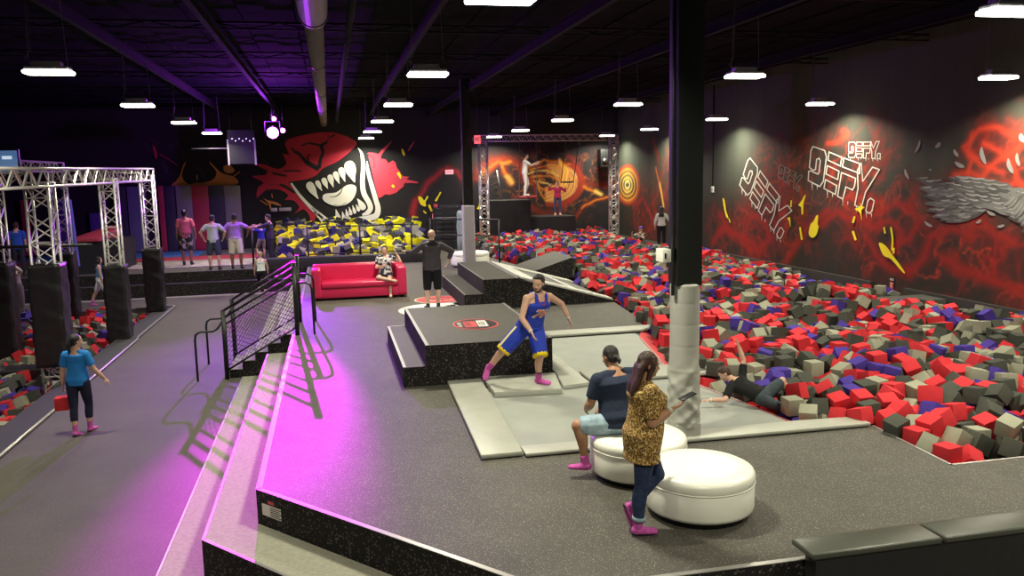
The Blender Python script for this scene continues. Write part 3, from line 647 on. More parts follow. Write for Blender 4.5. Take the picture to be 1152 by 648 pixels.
# ------------------------------------------------------------------ railings at the back
def fence(name, pts, zs, label, posts, zb, r=.022, rp=.03):
    cx_ = sum(p[0] for p in pts)/len(pts); cy_ = sum(p[1] for p in pts)/len(pts)
    rt = empty(name, (cx_, cy_, zb), label, 'railing')
    for z in zs: ch(MB().path([(x, y, z) for x, y in pts], r, 8).build('rail', M_blk), rt)
    for x, y in posts: ch(MB().tube((x, y, zb), (x, y, max(zs)+.02), rp, 10).build('post', M_blk), rt)
yr = 29.95
xs = [at(px, 270, y=yr).x for px in (346, 405, 463)]
fence('pit_railing', [(xs[0], yr), (xs[2]+.05, yr)], [2.16, 1.2], 'black railing with upright posts in front of the yellow foam pit', [(x, yr) for x in xs], 1.12)
xl = at(285, 290, y=30.1).x
o = MB().tube((xl, 30.1, P), (xl, 30.1, 2.2), .035, 10).tube((xl, 30.1, 2.18), (at(255,0,y=30.1).x if 0 else xl+1.9, 30.1, 2.2), .012, 6).build('rope_post', M_blk, loc=(xl, 30.1, P)); tag(o, 'black post with thin rope at the right end of the stage', 'post')
xe, ye = 5.75, 27.6; pe = at(561.5, 270, y=ye); xe = pe.x
fence('pit_railing', [(xs[2]+.6, 29.2), (xe, ye)], [at(561, 247, y=ye).z, at(561, 247, y=ye).z-.55], 'black railing behind the far column ending at a tall post', [(xe, ye), (xs[2]+.6, 29.2)], P)
# dark cage racks and a mannequin-like bag stand at back
rt = empty('equipment_rack', (5.0, 35.0, P), 'dark wire equipment rack with horizontal bars behind the bald man', 'rack')
x0_, x1_ = at(489, 270, y=34).x, at(519, 270, y=34).x
for x in (x0_, x1_): ch(MB().box((x-.03, 33.97, P), (x+.03, 34.03, 2.6)).build('upright', M_blk), rt)
for k in range(9): ch(MB().tube((x0_, 34, 1.0+.19*k), (x1_, 34, 1.0+.19*k), .014, 6).build('bar', M_blk if k != 6 else M_trim), rt)
ch(MB().box((x0_, 34.3, P), (x1_, 34.35, 2.55)).build('back_panel', M_dark), rt)
q = at(518, 268, y=33.2)
o = MB().lathe([(.05, P), (.13, P+.05), (.14, 1.3), (.12, 1.5), (.15, 1.8), (.12, 2.1), (.13, 2.3), (.1, 2.42), (.03, 2.46)], (q.x, 33.2, 0), 20).build('punch_bag', mat('mint vinyl', (.30, .38, .36), .5, bump=.4, bscale=9), loc=(q.x, 33.2, P)); tag(o, 'pale grey green padded post standing left of the far column', 'padded post')
# ------------------------------------------------------------------ jump platforms behind the gate
def blk(name, a, b, m, label, cat, bev=.03): return tag(MB().box(a, b).build(name, m, bevel=bev, loc=((a[0]+b[0])/2, (a[1]+b[1])/2, a[2])), label, cat)
q0, q1 = at(553, 226, y=36.3), at(598, 226, y=36.3)
blk('launch_platform', (q0.x-.1, 36.4, 1.0), (q1.x, 38.3, q0.z), M_dark, 'tall dark launch platform behind the trapeze at the back wall', 'platform')
q2, q3 = at(600, 243, y=36.3), at(650, 243, y=36.3)
blk('launch_platform', (q1.x+.05, 36.6, 1.0), (q3.x, 38.3, q3.z), M_dark, 'lower dark launch platform under the person in the red jacket', 'platform')
q = at(556, 214, y=37.0)
rt = empty('access_ladder', (q.x, 37.3, q0.z), 'black ladder frame at left end of tall launch platform', 'ladder')
for dx in (0, .75): ch(MB().tube((q.x-.35+dx, 37.3, q0.z), (q.x-.55+dx, 37.3, q0.z+1.35), .03, 8).build('rail', M_blk if dx == 0 else M_trim), rt)
for k in range(5): ch(MB().tube((q.x-.37-.04*k, 37.3, q0.z+.2+.25*k), (q.x+.38-.04*k, 37.3, q0.z+.2+.25*k), .014, 6).build('rung', M_blk), rt)
# trapezes
def trapeze(pxl, pxr, ptop, ybar, y, label, m):
    a, b = at(pxl, ybar, y=y), at(pxr, ybar, y=y)
    rt = empty('trapeze', ((a.x+b.x)/2, y, a.z), label, 'trapeze')
    ch(MB().tube(a, (b.x, y, a.z), .035, 10).build('bar', m), rt)
    for p, t in ((a, ptop[0]), (Vector((b.x, y, a.z)), ptop[1])):
        tp = at(t, 156, y=gy); ch(MB().tube(p, (tp.x, gy, gt), .016, 6).build('rope', M_blk if m is M_blk else mat('rope grey', (.12, .1, .1), .8)), rt)
trapeze(584, 604, (584.5, 603), 221.5, 34.3, 'trapeze with red bar hanging from left half of truss gate beneath person in white', mat('trapeze red', (.5, .05, .08), .5))
trapeze(631, 645, (637, 652), 205, 34.6, 'trapeze with dark straps hanging from right half of truss gate', M_blk)
# ------------------------------------------------------------------ stage: mats and wall pads
def quadpx(pts, z): return [tuple(at(px, py, z=z))[:2] for px, py in pts]
def matpx(name, x0, x1, y0, y1, z0, z1, m, label): return tag(MB().box((x0, y0, z0), (x1, y1, z1)).build(name, m, bevel=.02, loc=((x0+x1)/2, (y0+y1)/2, z0)), label, 'mat')
matpx('floor_mat', -12, -2.9, 33.6, 35.0, P, P+.06, mat('mat red', (.42, .05, .07), .5), 'long red gym mat crossing the stage behind the three men')
matpx('floor_mat', -12, -5.3, 35.05, 37.9, P, P+.06, mat('mat blue', (.05, .16, .42), .5), 'blue gym mat at the back of the stage by the coloured wall pads')
matpx('floor_mat', -5.25, -2.9, 35.05, 37.9, P, P+.05, mat('mat grey', (.12, .11, .11), .5), 'grey gym mat at the back right of the stage')
matpx('floor_mat', -12, -2.9, 31.0, 33.5, P, P+.04, mat('mat tan', (.34, .30, .25), .6, noise=.3, nscale=3), 'worn beige mat strip under the feet of the three men')
def wpad(pxa, pxb, pya, pyb, m, label, y=38.15):
    a, b = at(pxa, pya, y=y), at(pxb, pya, y=y)
    o = MB().box((a.x, y, P+.06), (b.x-.01, y+.12, a.z)).build('wall_pad', m, bevel=.02, loc=((a.x+b.x)/2, y, P+.06)); tag(o, label, 'wall pad', 'coloured wall pads behind the stage')
g_ = mat('pad mauve grey', (.24, .21, .24), .55); r_ = mat('pad crimson', (.42, .03, .07), .5); d_ = mat('pad navy', (.035, .03, .06), .55); b_ = mat('pad slate', (.14, .15, .24), .55)
wpad(197, 215, 209, 272, g_, 'grey wall pad left of the crimson one under the orange splash'); wpad(215, 234, 209, 272, r_, 'crimson wall pad in the middle under the orange splash'); wpad(234, 251.5, 209, 272, d_, 'navy wall pad right of the crimson one'); wpad(251.5, 270, 209, 272, g_, 'grey wall pad at the right end of the row under the orange splash')
wpad(184, 196, 209, 272, d_, 'dark navy wall pad between the left red pad and grey pad'); wpad(177, 183.5, 209, 272, r_, 'narrow crimson wall pad right of the farthest truss post'); wpad(142, 163, 210, 272, b_, 'slate blue wall pad between the truss posts'); wpad(126, 141, 210, 272, d_, 'dark navy wall pad left of the slate blue one'); wpad(22, 31, 225, 272, r_, 'crimson wall pad far left behind the truss posts')
wpad(60, 74, 225, 272, mat('pad violet', (.09, .05, .25), .5), 'violet wall pad behind the thin truss post'); wpad(100, 112, 240, 272, MC['pad violet'], 'small violet wall pad left of the walking girl post')
# red inclined mat
a, b, c_, d__ = at(77, 269, y=30.2), at(104, 269, y=30.2), at(120, 262, y=32.5), at(88, 262, y=32.5)
mb = MB(); zt = a.z; mb.prism([(a.x, 30.2), (b.x+.2, 30.2), (d__.x+1.3, 33.2), (a.x+.6, 33.2)], zt-.12, [zt, zt, zt+.28, zt+.28]); 
o = mb.build('sloped_mat', MC['mat red'], bevel=.03, loc=(a.x, 31, zt)); tag(o, 'red raised landing mat with pale rim behind the walking girl', 'mat')
o = MB().box((a.x+.1, 30.3, P), (a.x+1.5, 32.8, zt-.12)).build('mat_stand', M_dark, loc=(a.x, 31, P)); tag(o, 'dark block carrying the red raised landing mat', 'block')
a = at(74, 225, y=28.0); b = at(84, 300, y=28.0)
o = MB().add([Vector(a)+Vector((-.1, 0, 0)), Vector(a)+Vector((.12, 0, 0)), Vector(b)+Vector((.12, 0, 0)), Vector(b)+Vector((-.1, 0, 0)), Vector(a)+Vector((-.1, .15, 0)), Vector(a)+Vector((.12, .15, 0)), Vector(b)+Vector((.12, .15, 0)), Vector(b)+Vector((-.1, .15, 0))], [(0,1,2,3),(4,7,6,5),(0,4,5,1),(1,5,6,2),(2,6,7,3),(3,7,4,0)]).build('padded_post', mat('post blue', (.10, .11, .42), .5), loc=(b.x, 28.0, 0)); tag(o, 'slanting blue padded post behind the thin truss post', 'post')
# speaker/basketball-like frame hanging left of magenta light
a, b = at(256, 157, y=33), at(288, 184, y=33)
rt = empty('hanging_panel', ((a.x+b.x)/2, 33, a.z), 'dark rectangular panel in a pale frame hanging left of the magenta light', 'panel')
ch(MB().box((a.x, 33, b.z), (b.x, 33.06, a.z+.35)).build('panel', M_blk), rt)
for x in (a.x, b.x): ch(MB().box((x-.03, 32.96, b.z-.05), (x+.03, 33.0, a.z)).build('frame_bar', M_trim), rt)
ch(MB().tube((a.x-1.3, 33, at(240, 167, y=33).z), (a.x, 33, at(240, 167, y=33).z), .02).build('arm', M_trim), rt)
for k in range(7): 
    q = at(261+4*k, 156+(k % 2)*2.5, y=32.95); ch(MB().ell((q.x, 32.95, q.z), (.018, .012, .018)).build('led', emat('led white', (.8, .6, 1), 4)), rt)
for x in (a.x+.1, b.x-.1): ch(MB().tube((x, 33.03, a.z+.3), (x, 33.03, 6.85), .012).build('hanger', M_blk), rt)
world = bpy.data.worlds.new('world'); bpy.context.scene.world = world; world.use_nodes = True
world.node_tree.nodes['Background'].inputs[0].default_value = (.85, .85, .8, 1); world.node_tree.nodes['Background'].inputs[1].default_value = .06
sc = bpy.context.scene; sc.view_settings.view_transform = 'Standard'; sc.view_settings.look = 'None'; sc.view_settings.gamma = 1; sc.view_settings.use_curve_mapping = False; sc.view_settings.exposure = 0.0
# settled heap of cubes: x, y, z in cm, turn as w, x, y, z
FOAM = [
18,17,15,12,-42,-3,-41, 12,49,10,32,-28,32,28, 15,71,10,1,60,-7,-3, 12,99,10,0,60,6,0, 12,146,10,0,-60,-4,0, 20,179,12,10,22,-51,20, 16,209,10,28,-28,-31,31, 15,233,3,13,-38,-44,-1,
15,260,10,41,-41,10,-10, 17,287,15,48,18,31,4, 14,315,13,31,-17,-39,29, 14,341,3,21,45,11,32, 18,369,10,28,-28,-32,32, 11,417,10,0,0,43,43, 16,449,19,47,14,14,-32, 16,478,10,43,43,2,2,
14,503,20,35,8,-4,-48, 44,18,16,19,-10,-45,-33, 42,44,11,7,-11,-7,-58, 47,98,7,47,-14,-21,28, 46,314,14,9,-28,-32,-41, 43,422,16,38,21,36,-20, 44,476,14,11,58,-8,-9, 44,505,10,8,8,42,42,
70,17,6,37,9,-34,32, 70,46,15,14,52,26,4, 73,153,15,28,16,-47,18, 73,205,10,27,32,27,-32, 76,314,10,3,0,0,-60, 72,364,16,13,-46,-29,-21, 72,449,10,38,-45,8,5, 72,475,10,56,0,0,20,
69,503,16,37,-18,11,43, 99,13,10,25,-25,-34,34, 98,44,7,7,-12,30,-50, 96,71,16,19,-53,-18,11, 100,98,12,34,0,-28,-41, 101,476,3,34,47,-7,-15, 94,505,10,55,0,0,-24, 128,17,8,4,42,-33,-28,
130,42,15,15,39,-4,-43, 127,71,17,38,4,42,21, 130,98,10,30,30,30,30, 128,152,16,53,-27,-5,-5, 125,179,9,43,-37,-12,-17, 127,341,7,6,54,-13,-22, 130,449,11,40,-17,2,42, 126,479,16,39,9,-28,34,
124,503,3,31,-6,-51,-3, 157,15,10,28,28,32,32, 157,44,13,18,-23,52,6, 151,74,14,39,23,31,25, 154,260,17,28,42,4,32, 157,291,16,16,-52,18,18, 153,314,7,12,23,-50,-21, 157,368,19,28,24,43,-21,
152,422,12,16,29,-47,17, 154,476,10,4,-40,-44,-9, 151,505,10,42,42,8,8, 185,17,3,40,21,-29,26, 183,48,17,15,-16,52,20, 182,233,11,9,28,-52,6, 181,287,13,25,51,4,-18, 184,395,13,13,50,25,-19,
185,424,11,40,-4,-45,-3, 180,449,14,44,-32,-18,-16, 176,479,10,30,30,31,30, 185,503,6,7,-19,41,39, 210,17,10,42,42,-6,-6, 210,44,17,36,-35,-28,17, 212,74,17,24,-19,-7,51, 210,181,14,28,41,6,-33,
212,206,11,40,29,18,28, 212,260,16,12,50,-30,9, 204,338,10,30,-30,30,30, 211,422,18,21,-19,53,0, 209,452,15,32,16,11,-47, 210,476,3,47,-26,14,24, 210,506,13,32,19,40,-24, 237,17,19,50,33,2,-6,
237,96,15,22,6,56,0, 237,148,14,5,59,-3,12, 237,206,21,25,-46,23,19, 237,233,20,40,-1,-40,21, 238,395,20,5,17,-44,-37, 239,426,20,5,-20,44,35, 236,478,10,1,0,0,60, 237,503,13,12,-45,-38,0,
260,15,10,3,-3,43,-43, 266,44,19,19,-20,12,52, 265,152,12,15,54,20,8, 260,235,15,20,36,41,-14, 261,444,11,0,-2,0,-60, 263,476,4,10,-13,51,-26, 263,504,10,1,12,-59,0, 292,17,12,22,-14,-6,54,
295,45,16,32,-48,-11,-13, 294,71,17,8,-26,3,-53, 290,96,14,17,-42,34,20, 290,125,16,7,-12,39,43, 293,151,16,55,12,-19,7, 294,209,20,48,-30,-20,-5, 290,233,19,15,-57,-13,0, 290,368,18,52,5,20,-22,
297,423,14,38,-15,-40,20, 292,449,7,1,25,54,-10, 296,479,17,20,-5,-10,-55, 290,503,20,19,22,44,28, 324,17,16,36,-37,-9,-29, 320,44,6,20,-26,9,50, 322,98,19,10,-51,-22,21, 322,152,15,46,0,-15,35,
318,182,14,38,-31,24,25, 317,290,17,12,53,-9,-24, 322,422,4,40,-11,-14,41, 322,476,13,13,58,5,4, 316,502,10,42,-9,42,9, 345,17,9,28,17,50,1, 346,43,14,12,-15,39,42, 350,71,14,9,41,-41,13,
349,98,23,32,-23,8,44, 349,125,16,37,-40,7,-25, 354,155,10,37,38,20,20, 348,202,17,27,-24,25,41, 347,315,10,4,42,-4,42, 350,341,13,29,7,47,-23, 354,369,10,0,-59,-11,0, 345,422,14,25,-42,-7,34,
349,476,10,42,8,-42,8, 346,503,7,26,-9,25,47, 374,17,10,37,20,37,-20, 377,74,17,25,4,-37,40, 376,98,10,16,-17,8,55, 376,125,19,20,-35,-20,40, 374,180,10,27,33,27,-33, 378,232,12,32,35,24,-28,
375,399,10,0,-60,-5,0, 375,422,19,28,-20,36,33, 377,450,11,39,-10,-43,-9, 376,476,6,31,0,51,1, 372,499,15,44,-36,18,10, 405,17,3,56,0,21,3, 402,40,10,50,0,0,34, 404,149,18,3,-42,40,16,
401,341,6,15,51,-25,-15, 404,395,15,48,-4,25,26, 404,423,20,22,44,-32,13, 407,473,12,26,39,16,-34, 402,503,13,14,18,52,-18, 429,16,14,36,44,17,6, 429,44,3,2,-16,47,-34, 430,152,16,44,-12,38,11,
431,206,14,38,-19,-11,-41, 428,260,11,49,7,-3,34, 432,314,19,42,25,-20,-28, 431,341,10,0,2,-60,0, 435,450,14,53,0,27,0, 430,497,16,23,-45,12,-30, 458,17,18,41,-6,2,-43, 459,45,16,12,2,-23,54,
455,97,10,2,2,-43,-43, 459,151,15,57,19,3,-6, 456,179,20,13,59,-1,4, 455,203,10,60,0,0,-6, 456,395,17,10,-1,-51,-30, 457,478,10,30,30,-30,-30, 457,503,18,44,-32,5,-25, 485,13,10,34,-34,25,-25,
488,44,8,41,-21,35,-16, 489,69,10,29,-29,-31,31, 487,152,19,56,11,15,10, 486,177,10,0,42,43,0, 485,206,6,2,11,57,13, 486,229,19,16,-18,13,-53, 485,340,21,10,-49,-30,-17, 481,395,16,17,-57,-8,3,
485,452,27,34,4,-31,-38, 484,476,18,30,25,-30,-35, 486,505,10,31,29,31,-29, 512,17,20,20,31,44,18, 515,45,22,21,26,-45,-21, 516,125,12,0,42,37,23, 514,153,10,43,43,1,1, 515,179,16,3,-30,35,38,
515,207,10,43,43,0,0, 511,341,8,15,34,47,-3, 513,419,14,41,17,20,-35, 515,470,10,8,0,0,60, 513,503,16,9,-13,39,-43, 540,19,10,42,-42,5,-5, 542,44,18,14,9,44,37, 542,72,20,28,50,-9,-16,
539,124,14,24,-36,35,22, 541,152,14,53,23,-13,-9, 543,368,8,30,-50,-5,-13, 539,476,17,40,-14,6,42, 537,502,10,33,-26,-33,-26, 570,17,9,44,-40,-9,4, 567,45,10,42,-42,-8,8, 568,71,18,43,-13,-16,-37,
558,100,17,24,44,33,-3, 568,125,13,11,-29,51,-4, 567,152,10,59,0,0,-10, 573,264,17,1,-46,24,-30, 570,287,10,17,-51,23,13, 569,317,10,1,-43,1,43, 568,371,10,29,29,31,31, 570,395,18,30,21,44,17,
570,449,14,14,-26,35,38, 565,476,10,33,-27,33,27, 567,503,12,50,20,-1,-27, 593,17,14,30,17,-10,48, 595,44,6,26,52,13,3, 594,98,15,41,-31,26,18, 597,288,10,30,-30,30,-30, 599,445,10,0,4,-60,0,
597,476,7,17,37,30,-32, 596,502,17,9,-44,31,-24, 621,17,8,38,38,27,-1, 627,44,10,24,-35,24,35, 623,71,4,13,51,21,20, 620,97,10,0,-44,-40,0, 622,125,16,26,-41,32,-17, 621,149,10,0,58,17,0,
622,179,19,35,9,-17,44, 624,207,16,26,41,32,-14, 624,233,10,28,36,25,-30, 620,263,17,53,-4,16,21, 625,287,11,0,40,-27,-35, 622,315,18,34,37,11,-31, 622,341,15,15,-52,-26,1, 625,368,10,43,-43,-2,2,
623,395,5,40,-20,22,-34, 622,421,10,14,0,0,59, 624,449,16,43,-1,-32,-26, 625,479,10,4,-4,-42,42, 620,503,14,47,-2,-37,2, 10,16,36,27,33,-33,27, 11,39,30,0,-43,0,43, 12,66,31,3,-44,-2,-40,
10,101,30,0,0,43,43, 10,124,28,32,-28,-28,-32, 10,144,30,0,-60,0,0, 11,189,31,2,-3,52,29, 10,214,33,35,23,-23,35, 10,238,28,33,-50,0,0, 11,265,33,34,28,31,27, 11,289,40,31,28,-34,-26,
10,316,36,0,-43,0,-43, 12,338,27,45,-39,3,4, 15,362,30,25,34,-25,34, 15,396,24,10,0,40,-43, 13,420,30,43,-2,-43,-1, 18,464,34,10,47,-21,-28, 12,487,40,35,-27,23,33, 19,510,42,27,-33,-33,26,
34,10,36,53,-1,28,1, 33,47,34,8,43,1,41, 32,73,31,4,40,3,-44, 32,122,29,46,1,38,0, 31,142,29,4,43,-43,-3, 40,167,30,3,-37,-43,-17, 39,209,30,50,-6,2,-33, 34,232,31,0,-58,0,-17,
34,260,32,8,52,-6,-28, 34,284,36,36,-33,23,26, 34,317,34,38,32,25,23, 36,342,30,43,-43,3,-3, 36,370,40,26,-7,-51,15, 37,393,31,4,44,3,-40, 34,421,36,1,-39,46,-1, 47,448,30,6,-42,-6,-42,
39,487,34,43,-13,-3,-40, 46,510,30,43,0,-43,0, 64,10,30,0,-17,0,58, 56,46,32,27,28,-41,-20, 55,81,29,8,37,-46,-6, 52,103,34,31,-33,-28,28, 56,123,34,1,-53,2,27, 57,146,30,1,19,7,-57,
68,179,28,34,23,-31,31, 69,242,28,1,-4,31,-51, 64,265,32,0,-58,-3,-16, 62,310,29,22,19,-43,29, 63,334,24,47,-31,-8,-19, 65,354,34,18,-45,-11,34, 63,389,27,45,-23,20,-26, 74,450,32,45,39,6,-3,
73,508,40,31,26,33,29, 96,10,30,43,43,-1,1, 111,35,25,42,-27,-17,-28, 86,101,31,31,-47,-12,-18, 101,138,31,28,-32,20,-37, 104,157,22,1,4,8,60, 111,180,26,11,-42,41,-8, 103,202,28,33,-10,49,4,
98,240,32,13,39,18,40, 95,264,26,4,51,0,-32, 90,288,30,4,4,-43,-42, 94,360,35,27,-40,31,-17, 89,384,32,12,16,18,-53, 98,433,33,47,37,0,0, 97,456,39,25,34,-35,25, 102,480,30,36,22,12,41,
97,503,30,3,3,-43,-43, 122,14,36,4,-53,12,-25, 128,32,41,5,-14,-33,-48, 133,59,35,20,40,-28,29, 115,90,31,25,29,-39,-25, 123,112,33,40,43,-7,-8, 128,136,32,32,-17,-14,-46, 136,176,31,6,-45,1,-39,
133,198,31,60,0,-2,1, 120,238,42,48,8,35,5, 118,285,34,23,-9,-54,-2, 138,317,32,0,32,-2,-51, 118,365,30,39,30,30,-17, 124,417,30,2,0,-1,60, 120,457,28,10,-2,57,-16, 133,487,37,34,22,19,-40,
120,508,23,39,-44,-11,-5, 164,10,30,0,0,43,43, 148,35,33,43,22,-5,35, 170,63,32,2,-55,-2,-24, 167,95,33,60,-7,2,3, 149,117,32,34,-27,2,42, 154,154,29,4,49,-34,2, 155,200,33,0,-38,-46,-8,
141,223,37,23,-54,1,-12, 148,253,38,27,-26,-40,25, 152,278,36,26,39,-19,-33, 165,314,28,58,4,14,1, 162,357,38,40,5,44,5, 150,391,42,2,4,41,44, 154,434,28,42,-16,-37,15, 157,466,32,2,0,56,22,
156,490,33,0,-60,0,-4, 149,510,30,0,0,-43,43, 186,20,23,12,4,-46,-36, 183,39,38,20,-40,38,11, 191,75,27,4,-21,-1,-56, 187,97,30,29,31,-29,31, 189,124,29,46,0,39,-1, 177,285,38,7,29,51,8,
190,313,32,2,45,-39,-7, 186,334,42,30,51,-7,5, 184,364,42,31,30,-33,26, 173,391,32,47,14,34,4, 174,416,30,42,-43,1,-7, 178,444,37,6,7,47,-36, 183,479,31,42,37,-9,-20, 174,510,24,14,-14,40,40,
211,13,30,60,0,0,4, 206,34,35,8,2,45,-38, 211,82,40,43,2,-15,-40, 209,101,30,0,7,-13,-58, 202,201,30,11,-10,2,58, 205,223,30,21,-21,36,-37, 216,241,34,37,-43,0,-20, 203,268,35,28,-31,-41,-15,
203,293,31,31,-33,29,-26, 213,335,34,21,38,-36,-20, 196,387,38,22,-10,31,45, 198,414,35,11,43,-31,-26, 200,443,32,29,52,-4,5, 214,468,27,2,11,56,17, 222,509,31,5,-44,-40,5, 238,16,41,12,36,-4,-46,
235,42,33,42,-8,-42,6, 234,72,35,60,-2,-2,1, 231,97,37,22,27,-31,38, 237,122,29,7,-24,-38,39, 240,180,31,47,8,5,36, 226,213,36,15,-18,5,55, 246,241,40,37,13,-29,34, 229,273,28,41,-30,4,-32,
233,298,29,1,-43,9,-41, 237,317,33,37,-24,28,29, 239,338,45,9,6,59,-1, 234,362,31,5,5,60,1, 235,395,40,40,-44,-7,-6, 227,415,38,16,-39,-38,20, 225,437,33,9,53,-4,-26, 240,476,30,43,42,-2,-5,
244,500,32,38,-29,-21,-30, 260,13,30,27,27,33,33, 257,38,44,43,41,-9,-8, 258,128,42,58,-9,-12,-6, 257,150,33,50,1,30,-14, 261,172,44,20,31,-29,-37, 266,196,37,5,40,-40,-20, 271,224,34,46,9,23,-30,
269,257,29,29,24,35,30, 255,288,30,32,-35,-29,23, 259,314,33,39,-44,6,-8, 265,336,34,39,10,44,-2, 268,362,25,5,-17,46,-34, 262,394,30,60,0,0,3, 263,418,32,15,6,-45,36, 277,451,30,43,16,-31,23,
261,473,26,29,-24,40,-25, 267,509,30,41,2,43,-3, 284,16,30,42,40,-7,15, 283,46,34,20,-49,-26,12, 292,67,40,12,0,36,47, 281,107,30,1,-7,-26,53, 285,132,37,39,44,-10,5, 281,153,39,21,36,-34,-26,
293,196,38,9,-9,30,51, 299,226,37,2,-4,51,-31, 296,251,35,1,-3,52,-30, 279,282,32,2,-11,-47,36, 279,305,36,58,12,-1,-11, 307,358,30,56,2,-17,-14, 292,432,35,43,26,27,19, 301,452,26,3,0,-59,9,
295,480,39,9,-9,35,-47, 299,506,41,7,6,-46,-37, 310,18,32,18,36,-43,-13, 325,44,29,45,-19,-23,26, 321,71,30,9,0,0,60, 308,108,32,2,-28,-46,-27, 310,134,35,33,-25,-32,30, 310,176,32,35,-34,22,26,
317,204,38,4,39,44,-9, 320,226,31,0,0,-45,-39, 316,272,28,38,19,36,21, 304,298,30,15,54,1,21, 315,322,29,39,45,-9,-2, 329,346,30,0,60,-8,0, 335,371,27,15,4,43,-39, 311,396,32,23,18,-39,35,
318,418,26,38,-32,24,24, 322,446,30,43,0,0,-42, 326,485,32,50,32,2,7, 322,509,30,41,0,0,44, 350,16,33,34,45,-8,-18, 356,42,36,6,-12,-42,-41, 344,71,37,15,58,-5,4, 334,108,37,15,-13,48,29,
336,130,32,20,-27,-37,-32, 340,153,31,11,-42,42,-6, 334,174,28,39,44,-9,6, 338,194,38,3,0,-49,34, 359,248,30,28,-31,13,41, 364,275,35,21,29,10,47, 358,304,34,34,34,-24,27, 365,352,33,29,-23,-44,16,
355,376,36,31,18,-21,43, 346,426,37,35,-2,11,48, 345,450,25,7,2,42,-43, 350,475,30,42,-42,9,-9, 356,509,28,38,-43,11,11, 374,12,30,0,37,-47,0, 378,44,29,43,29,-26,18, 390,65,31,25,4,55,1,
368,105,28,11,-7,56,-16, 363,139,34,7,18,-54,17, 377,160,36,2,57,19,1, 370,182,30,43,-4,41,4, 360,203,38,43,4,5,41, 370,226,31,10,46,7,-36, 382,252,32,48,11,7,-33, 392,284,28,23,39,-32,-24,
387,307,30,7,-21,6,-56, 394,336,33,35,47,11,-8, 384,359,41,30,37,31,-18, 378,390,31,29,32,-34,24, 385,416,36,19,29,32,-37, 370,462,33,18,-28,22,-45, 380,486,31,35,44,12,-16, 382,509,38,26,34,34,26,
397,16,26,43,-1,-4,42, 407,37,30,1,0,0,60, 400,97,38,0,44,-41,-1, 412,118,34,17,26,34,-38, 413,143,36,51,-31,6,7, 394,182,39,33,-26,-3,43, 410,235,24,4,11,3,59, 411,313,32,6,-60,-4,1,
413,343,26,12,3,-59,4, 412,365,44,44,-36,3,17, 411,398,38,34,37,-19,27, 415,423,42,59,6,11,-5, 397,454,29,15,-26,-33,-40, 405,481,32,8,5,59,-3, 403,509,38,24,-36,31,-27, 440,11,31,33,26,-24,-36,
434,40,22,2,43,-39,-13, 438,62,30,0,-7,60,0, 431,85,28,42,-5,-42,8, 439,118,39,37,-30,-24,-28, 437,146,37,3,-41,44,-2, 430,180,30,26,0,0,-54, 439,216,31,53,24,12,-1, 435,247,32,55,25,2,-3,
436,271,32,4,60,-2,-4, 440,291,30,28,-33,-30,-28, 442,313,37,4,-42,-41,13, 438,334,34,20,-39,30,-28, 438,360,38,16,-41,13,-39, 434,401,42,4,-60,-8,0, 438,427,39,34,-4,49,1, 421,448,28,25,-40,-35,14,
438,473,35,9,41,41,14, 424,506,38,15,-34,40,26, 467,12,37,46,2,-38,5, 457,36,36,18,40,-18,-37, 460,117,34,34,49,6,-1, 460,191,37,21,-29,24,-41, 469,212,30,60,-7,0,-6, 458,235,36,5,-7,41,-43,
458,261,37,0,-6,-60,2, 467,281,31,3,60,-1,0, 466,305,34,38,-20,-37,19, 461,346,30,25,-31,25,38, 457,376,36,23,40,-29,25, 459,404,35,15,58,4,-8, 450,451,39,51,8,30,0, 463,477,30,31,31,29,29,
444,499,38,3,-36,-3,48, 489,10,30,0,0,-43,42, 486,35,26,22,38,-38,15, 490,78,30,43,-43,-3,3, 480,126,33,34,-24,22,37, 482,145,42,25,35,36,-20, 480,174,30,0,0,60,0, 488,198,24,4,4,58,13,
498,236,39,51,10,-28,10, 482,252,30,26,-18,-34,38, 488,279,32,27,-53,1,-2, 489,307,35,7,-4,-46,-37, 477,380,33,17,-43,12,-36, 483,407,39,43,-3,-3,-42, 488,427,32,28,-34,-33,-24, 498,453,43,23,36,40,13,
492,478,37,38,-4,45,6, 489,504,30,27,32,-27,32, 523,15,38,33,-47,15,9, 504,54,37,19,-27,-43,-26, 511,98,30,31,31,-28,-28, 506,122,31,20,-1,55,13, 504,144,33,20,36,28,33, 506,171,32,29,46,21,-14,
514,215,34,17,56,-15,2, 522,244,34,43,20,-14,-34, 516,264,35,1,16,-43,39, 511,286,38,26,-32,-36,25, 514,308,38,1,60,2,9, 518,333,33,30,51,-4,3, 504,399,28,1,0,39,-45, 516,425,36,5,43,-10,-40,
522,450,43,45,40,1,-3, 512,506,36,44,-1,-41,3, 546,14,30,45,1,1,39, 534,37,40,38,1,-4,-46, 540,57,39,40,2,44,-4, 533,97,34,60,4,-6,5, 542,119,37,2,-60,-5,-2, 530,141,32,33,8,-16,47,
539,182,31,31,-27,28,-33, 536,205,34,50,8,32,-2, 546,228,30,42,-42,5,-5, 544,264,41,3,5,-28,52, 534,286,31,30,33,-27,-30, 528,370,30,29,32,28,-31, 546,427,33,19,-25,48,17, 542,461,36,18,-41,19,-35,
538,485,36,44,-13,37,-7, 534,507,33,1,7,-37,47, 568,15,28,29,-23,34,-33, 565,52,33,41,10,-10,41, 566,75,41,42,-4,-6,-43, 578,99,29,42,30,11,28, 563,122,34,29,35,-29,-26, 569,159,30,0,0,0,-60,
574,185,35,51,29,14,-2, 574,209,43,40,45,0,4, 560,289,31,22,-46,17,27, 568,340,35,43,-16,-39,-7, 564,367,30,32,0,0,-51, 576,406,34,15,34,-11,-46, 580,435,34,57,11,10,-11, 565,464,36,59,-8,9,-4,
